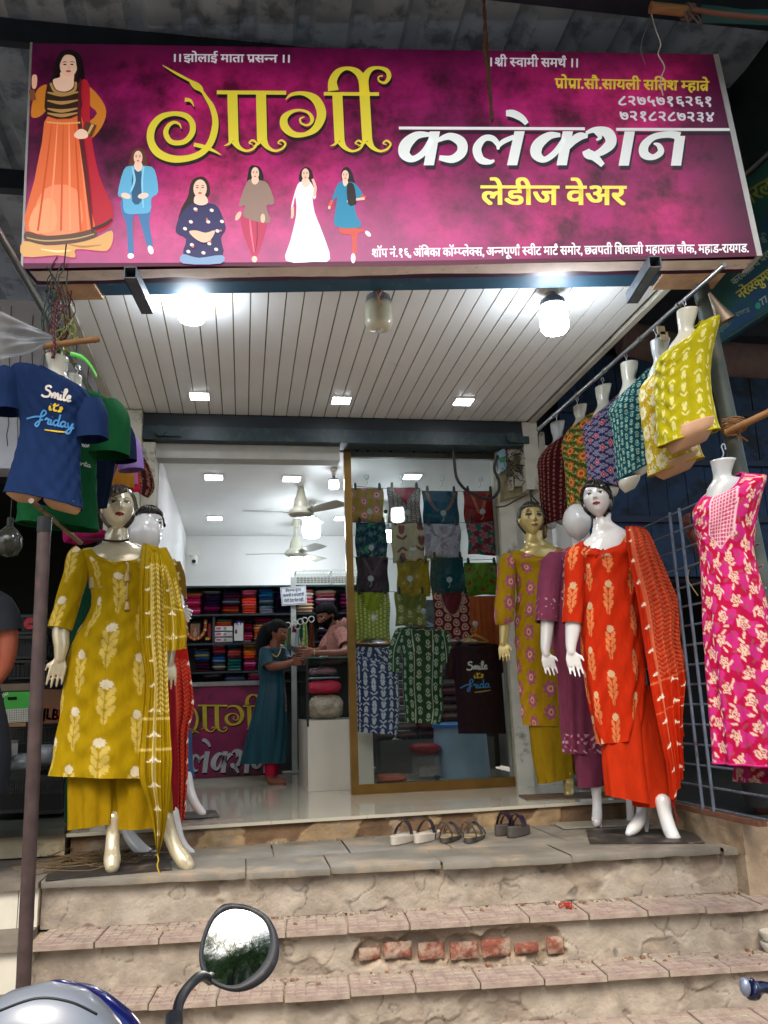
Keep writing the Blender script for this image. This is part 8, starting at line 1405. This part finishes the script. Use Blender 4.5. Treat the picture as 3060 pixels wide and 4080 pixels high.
t = thing('green_carton', 'bright green printed carton with a white gridded label', 'carton', nl(115, 1070, 6.0)); a = nl(18, 1070, 6.0); b = nl(222, 838, 6.0); bx('carton', (a[0], 6.0, a[2]), (b[0], 6.3, b[2]), mat('bright_green_card', '#2a8c2c', .5, var=.25, vs=5), t)
gc_ = lambda px, py, k=1: aY(px, py, 5.998-.0006*k); mb = MB(); poly(mb, [c('NL', *p) for p in ((30, 972), (208, 960), (208, 1060), (38, 1070))], gc_, H('#a8aaa4')); 
for q in range(11): ribbon(mb, [c('NL', 36+q*17, 970-q*.8), c('NL', 38+q*17, 1068-q*.8)], 1.2, lambda x, y, k=1: gc_(x, y, 3), 1, H('#4c5c54'), smooth=False)
for q in range(6): ribbon(mb, [c('NL', 32, 984+q*16), c('NL', 208, 972+q*16)], 1.2, lambda x, y, k=1: gc_(x, y, 3), 1, H('#4c5c54'), smooth=False)
poly(mb, [c('NL', *p) for p in ((52, 880), (124, 876), (124, 898), (60, 904))], gc_, H('#0c1c0c')); text(mb, 'gies', c('NL', 16, 876), c('NL', 62, 862), 22, gc_, H('#a8c4a4'), 1, .02); obj('lettering', mb, M_ink, t, angle=180)
nbox(40, 1066, 190, 1100, 6.0, .3, '#7a5c3c', 'brown_card', 'brown cardboard flap under the green carton', 'cardboard'); nbox(-30, 778, 235, 838, 6.02, .25, '#5c5040', 'sack', 'brown and orange sack lying on the green carton', 'sack')
t = thing('brown_carton', 'brown carton with red printed letters under the blue cloth', 'carton', nl(380, 1070, 6.05)); a = nl(298, 1075, 6.05); b = nl(475, 818, 6.05); bx('carton', (a[0], 6.05, a[2]), (b[0], 6.35, b[2]), mat('brown_card', '#5a3c28', .8, var=.15), t); mb = MB(); text(mb, 'JLBI', c('NL', 312, 1038), c('NL', 440, 1050), 62, lambda x, y, k=1: aY(x, y, 6.048), H('#8c1c1c'), 1, .05); obj('lettering', mb, M_ink, t, angle=180)
pile(310, 490, 700, 822, 6.0, .3, '#10182c', 'dark blue cloth heaped on the brown carton', conv=nl, seed=6); pile(-40, 245, 1300, 1440, 5.85, .35, '#7c848c', 'crumpled grey plastic bag on the black crates at far left', name='plastic_bag', cat='bag', conv=nl, seed=2, m=mat('grey_plastic_bag', '#7c868e', .3, bump=1, bs=14, var=.3)); pile(215, 378, 1232, 1395, 5.95, .25, '#8c949c', 'upright crumpled grey plastic bag behind the brown pole', name='plastic_bag', cat='bag', conv=nl, seed=9, m=mat('grey_plastic_bag', '#7c868e', .3))
a = nl(472, 1735, 5.85); b = nl(510, 1475, 5.85); bx('green_post', (a[0], 5.85, .86), (b[0], 5.9, b[2]), mat('green_paint', '#185c34', .5, var=.2), label='short green painted post beside the black crate', cat='post')
t = thing('price_disc', 'round red disc reading 60 hung on the jars crate', 'price tag', nl(222, 340, 6.36)); P = nl(222, 340, 6.38); mb = MB(); mb.cyl(P, P+(0, -.01, 0), .042, n=24); obj('disc', mb, mat('red_disc', '#9c1428', .4), t); mb = MB(); text(mb, '60', c('NL', 206, 352), c('NL', 240, 350), 21, lambda x, y, k=1: aY(x, y, 6.368), H('#d0b0b4'), 1, .02); obj('lettering', mb, M_ink, t)
P = aY(35, 2160, 5.6); t = thing('hanging_bulb', 'dim unlit glass bulb hanging in the left shop', 'light bulb', P); mb = MB(); mb.lathe(P, [(0, -.1), (.06, -.085), (.085, -.03), (.085, .03), (.06, .07), (.03, .1), (0, .12)], 24); obj('globe', mb, mat('dusty_glass_globe', '#3a3d34', .2, coat=.5), t, angle=180); mb = MB(); mb.cyl(P+(0, 0, .1), P+(0, 0, .16), .022, n=12); mb.cyl(P+(0, 0, .16), P+(0, 0, .6), .004, n=6); obj('holder', mb, M_black, t)
bundle('straw_litter', SP(-.75, 5.2, ZL+.02), .25, .0022, 34, mat('dry_straw', '#6e5a3c', .9), None, None, 3, .03).__setitem__('kind', 'stuff')
# ================================================================== ELECTRICS ON THE RIGHT PIER
eb = lambda x, y, Y=6.67: aY(*c('EB', x, y), Y); t = thing('switch_board', 'grimy wall board crowded with switches, a meter and loose wires', 'switch board', eb(500, 1200))
mb = MB(); Q = [eb(395, 560), eb(620, 340), eb(690, 1150), eb(360, 1260)]; mb.hexa([Q[3], Q[2], Q[1], Q[0]], (0, .03, 0)); obj('back_board', mb, mat('stained_board', '#8c8260', .8, var=.3, bump=.4, dirt='#4a4434', ds=8, dl=.5), t, smooth=False)
for x0, y0, x1, y1, tl in ((510, 480, 605, 655, 12), (455, 545, 520, 735, 10), (545, 885, 640, 1065, 8), (475, 942, 525, 1120, 4)):
    mb = MB(); mb.hexa([eb(x0, y1, 6.63), eb(x1, y1-tl, 6.63), eb(x1-4, y0, 6.63), eb(x0, y0+tl, 6.63)], (0, .038, 0)); s = obj('switch', mb, mat('aged_white_switch', '#a8a496', .5, var=.15, dirt='#5c5648', ds=14, dl=.6), t, smooth=False); mb = MB(); mb.hexa([eb(x0+8, y0+(y1-y0)*.38, 6.625), eb(x0+32, y0+(y1-y0)*.36, 6.625), eb(x0+32, y0+(y1-y0)*.25, 6.625), eb(x0+8, y0+(y1-y0)*.27, 6.625)], (0, .004, 0)); obj('lever', mb, mat('red_lever', '#8c1c18', .4), s, smooth=False)
mb = MB(); mb.hexa([eb(355, 895, 6.63), eb(440, 850, 6.63), eb(415, 575, 6.63), eb(332, 630, 6.63)], (0, .04, 0)); mt = obj('meter', mb, mat('pale_blue_meter', '#7c98a4', .4, var=.15, dirt='#4c5a5c', ds=12, dl=.6), t, smooth=False); mb = MB(); mb.hexa([eb(352, 765, 6.624), eb(420, 750, 6.624), eb(412, 690, 6.624), eb(345, 710, 6.624)], (0, .005, 0)); obj('display', mb, mat('green_display', '#2c7c48', .3), mt, smooth=False)
rr = random.Random(5); mb = MB()
for q in range(26):
    P = [eb(rr.uniform(400, 640), rr.uniform(650, 950), 6.63)]
    for j in range(4): P.append(P[-1]+(rr.uniform(-.05, .05), rr.uniform(-.03, .01), rr.uniform(-.07, .02)))
    mb.tube(cr(P, 5), .0028, 5)
obj('loose_wire', mb, mat('dark_wires', '#1c1618', .5), t, kind='stuff')
for nm, P, r, lb in (('thick_cable', [(660, 250), (650, 500), (680, 700), (740, 860), (765, 960), (735, 1080), (740, 1200), (765, 1275)], .008, 'thick black cable dropping down the right pier to the gold head'), ('thick_cable', [(600, 560), (700, 740), (760, 900), (730, 1050), (760, 1190), (850, 1290)], .007, 'second black cable crossing the first on the right pier'), ('thick_cable', [(885, 340), (835, 420), (832, 600), (800, 800), (770, 960), (742, 1130), (750, 1300)], .007, 'black cable falling from the end of the steel rail'), ('thick_cable', [(560, 800), (680, 810), (780, 850), (850, 880)], .006, 'black cable running sideways off the switch board'), ('thick_cable', [(845, 1020), (790, 1090), (740, 1160)], .006, 'short black cable joining the others by the maroon top'), ('thick_cable', [(300, 1330), (430, 1310), (560, 1240), (710, 1165)], .007, 'brown cable strapped under the switch board')):
    mb = MB(); mb.tube(cr([eb(x, y, 6.58) for x, y in P], 8), r, 8); obj(nm, mb, M_black if 'brown' not in lb else mat('brown_cable', '#4a3828', .6), label=lb, cat='cable', group='cables on the right pier', angle=180)
mb = MB(); mb.tube(cr([gl(x, y, 6.62) for x, y in ((675, 40), (692, 150), (705, 260), (718, 350), (760, 410), (830, 450), (900, 468), (945, 430), (950, 370), (925, 300), (945, 230))], 8), .013, 12); obj('black_hose', mb, mat('dull_black_rubber', '#1a1c1c', .5), label='thick black hose looping from the shutter box across the glass', cat='hose', angle=180)
# ================================================================== SANDALS
def sandal(heel, ang, L, w, thick, msole, mtop, mstrap, style, label, z=ZL+.003):
    L *= 1.3; w *= 1.38; thick *= 1.35; P0 = aZ(*c('SD', *heel), z); d = np.array([math.sin(ang), math.cos(ang), 0]); s = np.array([d[1], -d[0], 0]); t = thing('sandal', label, 'sandal', P0, 'sandals left on the landing'); n = 22; out = []
    for i in range(n*2):
        a = i/(n*2)*2*math.pi; u = (1-math.cos(a))/2; ww = w/2*(math.sin(math.pi*min(max(u, .0), 1))**.42)*(.82+.25*u)*(1 if math.sin(a) > 0 else .92); out.append(P0+d*(u*L)+s*(ww if math.sin(a) >= 0 else -ww))
    out = np.array(out); mb = MB(); G = np.array([out, out+(0, 0, thick*.5), out+(0, 0, thick)]); ctr = out.mean(0); hz_ = lambda o, k: [k*thick*.25*max(0, 1-np.dot(p-P0, d)/L*1.6) for p in o]; G[2, :, 2] += hz_(out, 1.6); G[1, :, 2] += hz_(out, .8); mb.grid(G, True, None, True, False); obj('sole', mb, msole, t, angle=60); mb = MB(); top = (G[2]-ctr)*.965+ctr; top[:, 2] = G[2][:, 2]+.003; mb.grid(np.array([G[2]+(0, 0, .0005), top]), True, None, False, True); obj('footbed', mb, mtop, t, angle=60)
    def strap(u0, u1, hgt, wd, lean=0, half=None):
        A = P0+d*u0*L-s*w*.46+(0, 0, thick*.8); B = P0+d*u1*L+s*w*.46+(0, 0, thick*.8); pts = []; m = MB(); NN = 18; G = []
        for i in range(NN+1):
            q = i/NN; p = A*(1-q)+B*q; h = hgt*math.sin(math.pi*q)**.6; p = p+(0, 0, h)+d*lean*math.sin(math.pi*q); G.append([p-d*wd/2, p+d*wd/2+(0, 0, .002)])
        G = np.array(G); m.grid(G); G2 = G.copy(); G2[..., 2] -= .003; m.grid(G2[:, ::-1]); obj('strap', m, mstrap, t, angle=180)
    if style == 'flip': strap(.46, .5, .085, .045, .03); m = MB(); A = P0+d*.62*L+(0, 0, thick+.08); m.tube(cr([A, A+d*.04+(0, 0, -.02), P0+d*.8*L+(0, 0, thick)], 5), .0045, 6); obj('toe_post', m, mstrap, t)
    elif style == 'multi': strap(.06, .08, .10, .03, -.02); strap(.36, .55, .085, .03, .02); strap(.62, .46, .075, .028, .0); strap(.74, .76, .055, .03, 0)
    else: strap(.42, .46, .09, .034, -.01); strap(.62, .56, .075, .03, .02)
    return t
Mws = mat('dirty_white_sole', '#b8b0a2', .7, var=.2, dirt='#8a7c68', ds=12, dl=.55); Mgs = mat('grey_brown_sole', '#4c4640', .8, var=.2); Mtan = mat('tan_footbed', '#9a8866', .7, var=.2); Mdk = mat('dark_strap', '#2a2426', .6, var=.2); Mgr = mat('grey_leather_strap', '#4a4644', .6, var=.3); Mpu = mat('dark_purple_strap', '#2a1a2c', .4)
sandal((160, 428), .62, .25, .088, .024, Mws, Mws, Mdk, 'flip', 'white slipper with dark strap, leftmost of the row'); sandal((400, 410), .62, .25, .088, .024, Mws, Mws, Mdk, 'flip', 'white slipper with dark strap touching the strappy pair')
sandal((680, 405), .5, .25, .085, .014, Mgs, Mtan, Mgr, 'multi', 'grey strappy sandal with tan footbed beside the white slippers'); sandal((925, 405), .5, .25, .085, .014, Mgs, Mtan, Mgr, 'multi', 'grey strappy sandal with tan footbed beside the purple pair')
sandal((1222, 332), .75, .20, .078, .03, Mgs, Mgs, Mpu, 'wedge', 'dark wedge slipper with purple straps, left one of the small pair'); sandal((1350, 350), .75, .20, .078, .03, Mgs, Mgs, Mpu, 'wedge', 'dark wedge slipper with purple straps, rightmost of the row')
tubeobj('green_pod', cr([aZ(*c('BR', x, y), Z1+.012) for x, y in ((1520, 588), (1560, 584), (1605, 580), (1632, 562))], 6), [.003]+[.008]*15+[.006]*3, mat('green_chilli', '#6a8a34', .4), 'curved green pod lying on the upper red tread', 'vegetable')
bundle('red_thread', aZ(*c('BR', 790, 662), Z1+.01), .025, .0018, 9, mat('red_thread_scrap', '#a83428', .8), 'scrap of red and yellow thread on the upper tread', 'thread', 6, .012)
P = aZ(3085, 3790, Z2); t = thing('white_bowl', 'white rounded bowls stacked at the right edge of the lower tread', 'bowl', P); 
for z0, r in ((0, .062), (.05, .058)): mb = MB(); mb.lathe(P+(0, 0, z0), [(0, 0), (r*.7, 0), (r, .03), (r*1.0, .042), (0, .042)], 24); obj('bowl', mb, mat('ivory_plastic', '#c4bfb0', .4), t)
# ================================================================== SCOOTER
YM_ = 1.55; sc = thing('scooter', 'dark blue scooter with silver cowl and one round-cornered mirror', 'scooter', (-.5, 1.3, 0)); bl = lambda x, y, Y: aY(*c('BL', x, y), Y)
OUT = [(955, 660), (1010, 650), (1080, 662), (1150, 700), (1190, 760), (1206, 830), (1198, 900), (1160, 965), (1100, 1010), (1030, 1030), (960, 1018), (900, 985), (868, 935), (860, 870), (872, 800), (905, 720)]
INN = [(985, 680), (1040, 676), (1095, 692), (1140, 725), (1163, 775), (1165, 830), (1150, 885), (1115, 935), (1070, 975), (1015, 1003), (960, 998), (912, 965), (886, 915), (880, 855), (895, 785), (930, 715)]
mc = bl(1025, 840, YM_); tocam = nrm(CAM-mc); Rw = nrm((-.12, -1, .62)); mn = nrm(tocam+Rw)
def mpl(p, off=0): px, py = c('BL', *p); d = ray(px, py); t_ = ((mc-CAM)@mn)/(d@mn); return CAM+d*t_+mn*off
mb = MB(); O = cr([mpl(p) for p in OUT], 4, True); I_ = cr([mpl(p, -.002) for p in INN], 4, True); cen = O.mean(0)
mb.grid(np.array([I_, (I_*.6+O*.4)+mn*.005, O+mn*.001, (O-cen)*1.0+cen-mn*.012, (O-cen)*.9+cen-mn*.03, (O-cen)*.6+cen-mn*.045, (O-cen)*.2+cen-mn*.05]), True, None, False, True); mir = obj('mirror', mb, mat('dusty_black_plastic', '#26282c', .5, var=.3, vs=30, dirt='#4c4c4c', ds=20, dl=.55), sc, angle=180)
mb = MB(); k_ = len(I_); dome = [[cen*(1-f)+I_*f+mn*(.004*(1-f*f))] for f in (1, .75, .5, .25)]; mb.grid(np.array([g_[0] for g_ in dome]), True, None, False, True); obj('mirror_glass', mb, mat('mirror_glass', '#bcc0bc', .06, 1, var=.2, vs=3, dirt='#8c8c80', ds=9, dl=.6), mir, angle=180)
tubeobj('stem', cr([mpl((905, 975), -.02), bl(868, 965, 1.5), bl(815, 1010, 1.45), bl(778, 1070, 1.4), bl(764, 1140, 1.36), bl(760, 1260, 1.3)], 7), .0078, mat('black_paint', '#080b10', .45), parent=sc, angle=180); tubeobj('clamp', [bl(752, 1140, 1.36), bl(752, 1300, 1.3)], .0125, mat('black_paint', '#080b10', .45), parent=sc)
def shell(rws, Y, ratio, m, name): G, C = loft([tuple(list(c('BL', r[0], r[1]))+list(c('BL', r[2], r[3]))+[ratio]) for r in rws], Y, None, .01, ratio, sq=2.2); return garm(name, G, C, m, sc, cap0=True, cap1=True, angle=180)
shell([(200, 988, 235, 988), (90, 1012, 330, 1005), (0, 1055, 410, 1050), (-70, 1110, 480, 1120), (-120, 1200, 545, 1220), (-160, 1400, 560, 1420), (-60, 1700, 480, 1700)], 1.16, .55, mat('silver_grey_plastic', '#7c8288', .3, .2, coat=.4, var=.1, vs=8), 'visor')
shell([(240, 979, 270, 979), (170, 985, 360, 992), (120, 1030, 455, 1035), (60, 1080, 530, 1090), (0, 1150, 600, 1160), (-60, 1300, 660, 1320), (0, 1700, 600, 1700), (60, 2300, 540, 2300)], 1.26, .45, mat('metallic_blue_paint', '#141c60', .2, .4, coat=.9), 'blue_cowl')
mb = MB(); mb.tube(cr([bl(-40, 1130, 1.02), bl(150, 1062, 1.02), bl(300, 1075, 1.02), bl(420, 1130, 1.02)], 8), .0014, 6); obj('cowl_seam', mb, M_black, sc, angle=180)
mb = MB(); th = np.linspace(0, 2*np.pi, 40, endpoint=False); xx = bl(250, 1500, 1.25)[0]; G = np.array([[(xx+.05*math.cos(a), 1.3+(.19+.05*math.sin(a))*math.cos(t_), .25+(.19+.05*math.sin(a))*math.sin(t_)) for a in np.linspace(0, 2*np.pi, 14, endpoint=False)] for t_ in np.append(th, 0)]); mb.grid(G, True); obj('wheel', mb, mat('tyre_rubber', '#0c0c0c', .8), sc, angle=180); tubeobj('fork', [(xx, 1.3, .25), (xx, 1.25, .75)], .03, M_black, parent=sc)
mb = MB(); Pb_ = bl(230, 1250, 1.2); mb.tube(cr([Pb_+(-.33, .02, -.0), Pb_+(-.1, 0, -.05), Pb_+(.1, 0, -.05), Pb_+(.42, .02, -.06)], 6), .012, 10); obj('handlebar', mb, M_black, sc, angle=180)
# motorcycle lever at the right edge
mo = thing('motorcycle', 'motorcycle off the right edge with only its dark blue lever end showing', 'motorcycle', (1.0, 1.3, 0)); br_ = lambda x, y, Y=1.3: aY(*c('BR', x, y), Y)
mb = MB(); P = cr([br_(1573, 1015), br_(1600, 1022), br_(1632, 1012), br_(1670, 1018), br_(1800, 1040), br_(1950, 1080)], 7); mb.tube(P, [.010+.0*i for i in range(len(P))], 14); 
G_ = MB(); rr_ = np.interp(np.linspace(0, 1, len(P)), [0, .08, .2, .32, .45, 1], [.009, .0165, .0155, .010, .0085, .009]); G_.tube(P, rr_, 18); obj('lever', remesh(G_, .002, 3), mat('navy_metal_lever', '#121c3c', .25, .5, coat=.6), mo, angle=180)
mb = MB(); mb.ball(br_(1560, 1012, 1.295), (.0075, .01, .0135), 12); obj('worn_tip', mb, mat('bare_metal', '#8c94a8', .4, .6), mo, angle=180); mb = MB(); Q = br_(1950, 1080); mb.tube(cr([Q, Q+(.12, -.03, .02), Q+(.4, -.05, .03)], 5), .016, 12); obj('handlebar', mb, M_black, mo, angle=180)
mb = MB(); mx = Q[0]+.55; G = np.array([[(mx+.06*math.cos(a), 1.2+(.26+.06*math.sin(a))*math.cos(t_), .32+(.26+.06*math.sin(a))*math.sin(t_)) for a in np.linspace(0, 2*np.pi, 14, endpoint=False)] for t_ in np.append(th, 0)]); mb.grid(G, True); obj('wheel', mb, mat('tyre_rubber', '#0c0c0c', .8), mo, angle=180); tubeobj('fork', [(mx, 1.2, .32), (mx-.08, 1.25, Q[2])], .025, M_black, parent=mo)
# ================================================================== TREES ACROSS THE STREET (seen in the mirror)
def tree(x, y, h, r, seed, label):
    t = thing('street_tree', label, 'tree', (x, y, 0), 'trees across the street'); rr = np.random.RandomState(seed); mb = MB(); mb.tube(cr([(x, y, 0), (x+.1, y, h*.3), (x-.1, y, h*.6)], 6), np.linspace(.2, .11, 13), 12); 
    for q in range(7): a = rr.rand()*6.28; mb.tube(cr([(x, y, h*(.35+.05*q)), (x+math.cos(a)*r*.4, y+math.sin(a)*r*.4, h*(.55+.04*q)), (x+math.cos(a)*r*.8, y+math.sin(a)*r*.8, h*(.7+.04*q))], 4), np.linspace(.07, .02, 9), 6)
    obj('trunk', mb, mat('tree_bark', '#4a3c2c', .9, var=.3, bump=.6), t); n = 5000; k = rr.randint(0, 60, n); cc = rr.normal(size=(60, 3)); cc /= np.linalg.norm(cc, axis=1)[:, None]; cc = cc*rr.rand(60)[:, None]**.4*np.array([r, r, r*.75])+np.array([x, y, h*.78]); P = cc[k]+rr.normal(size=(n, 3))*r*.13
    a = rr.normal(size=(n, 3)); a /= np.linalg.norm(a, axis=1)[:, None]; b = np.cross(a, rr.normal(size=(n, 3))); b /= np.linalg.norm(b, axis=1)[:, None]; s = rr.uniform(.07, .15, n)[:, None]; V = np.stack([P-a*s, P+b*s*.5, P+a*s, P-b*s*.5], 1).reshape(-1, 3); mb = MB(); mb.add(V, [(4*i, 4*i+1, 4*i+2, 4*i+3) for i in range(n)], np.repeat(np.array(H('#4c7834'))[None]*rr.uniform(.5, 1.6, (n, 1)), 4, 0)); obj('crown', mb, mat('leaf', '#3c6428', .6, attr=True), t, smooth=False, kind='stuff')
tree(-1.0, -7.5, 6.2, 2.6, 1, 'leafy tree directly across the street from the shop'); tree(1.8, -7.5, 7, 2.8, 2, 'leafy tree across the street to the right'); tree(-4.6, -8.0, 7.5, 2.8, 5, 'leafy tree across the street to the left')

bw = thing('building', 'cream three storey building on the far side of the street', 'building', (0, -14.5, 0)); bx('wall', (-14, -15.5, 0), (14, -14.5, 9), mat('cream_building_wall', '#b5ad9c', .8, var=.15, vs=2), bw)
for i in range(9):
    for j in range(3): x = -12+i*2.9; z = 1.2+j*2.8; w_ = bx('window', (x, -14.49, z), (x+1.5, -14.44, z+1.5), mat('window_frame_grey', '#6c6c68', .6), bw); bx('pane', (x+.08, -14.435, z+.08), (x+1.42, -14.42, z+1.42), mat('dark_pane', '#222c30', .1), w_)

rr = random.Random(12); mb = MB()
for q in range(260):
    x = rr.uniform(-.9, 2.7); st = rr.choice([(VL+.02, Z1, .02), (V1+.02, Z2, .02), (5.45, ZL, .02), (VL+.02, Z1, .1), (V1, Z2, .12)]); r_ = rr.uniform(.003, .011)*(1 if rr.random() < .85 else 1.7); y0 = st[0]-rr.random()**2*st[2]*1.6; P = np.array(SP(x, y0, st[1]+r_*.4)) if st[0] < 5 else np.array((x, VF(x)-rr.random()*.05, ZL+r_*.4))
    V = np.array([(sx, sy, sz) for sz in (-1, 1) for sx, sy in ((-1, -1), (1, -1), (1, 1), (-1, 1))], float)*r_*np.array([rr.uniform(.6, 1.3), rr.uniform(.6, 1.2), rr.uniform(.4, .8)]); V += np.array([[rr.uniform(-.3, .3)*r_ for _ in range(3)] for _ in range(8)]); g = rr.uniform(.7, 1.2); mb.add(V+P, [(0, 3, 2, 1), (4, 5, 6, 7), (0, 1, 5, 4), (1, 2, 6, 5), (2, 3, 7, 6), (3, 0, 4, 7)], np.array(H(rr.choice(['#8d7f6d', '#9a8e7c', '#80604c', '#a59a8a'])))*g)
obj('rubble', mb, mat('rubble', '#888888', .95, attr=True), smooth=False, kind='stuff', label='small crumbs of broken plaster and brick along the steps', cat='rubble')
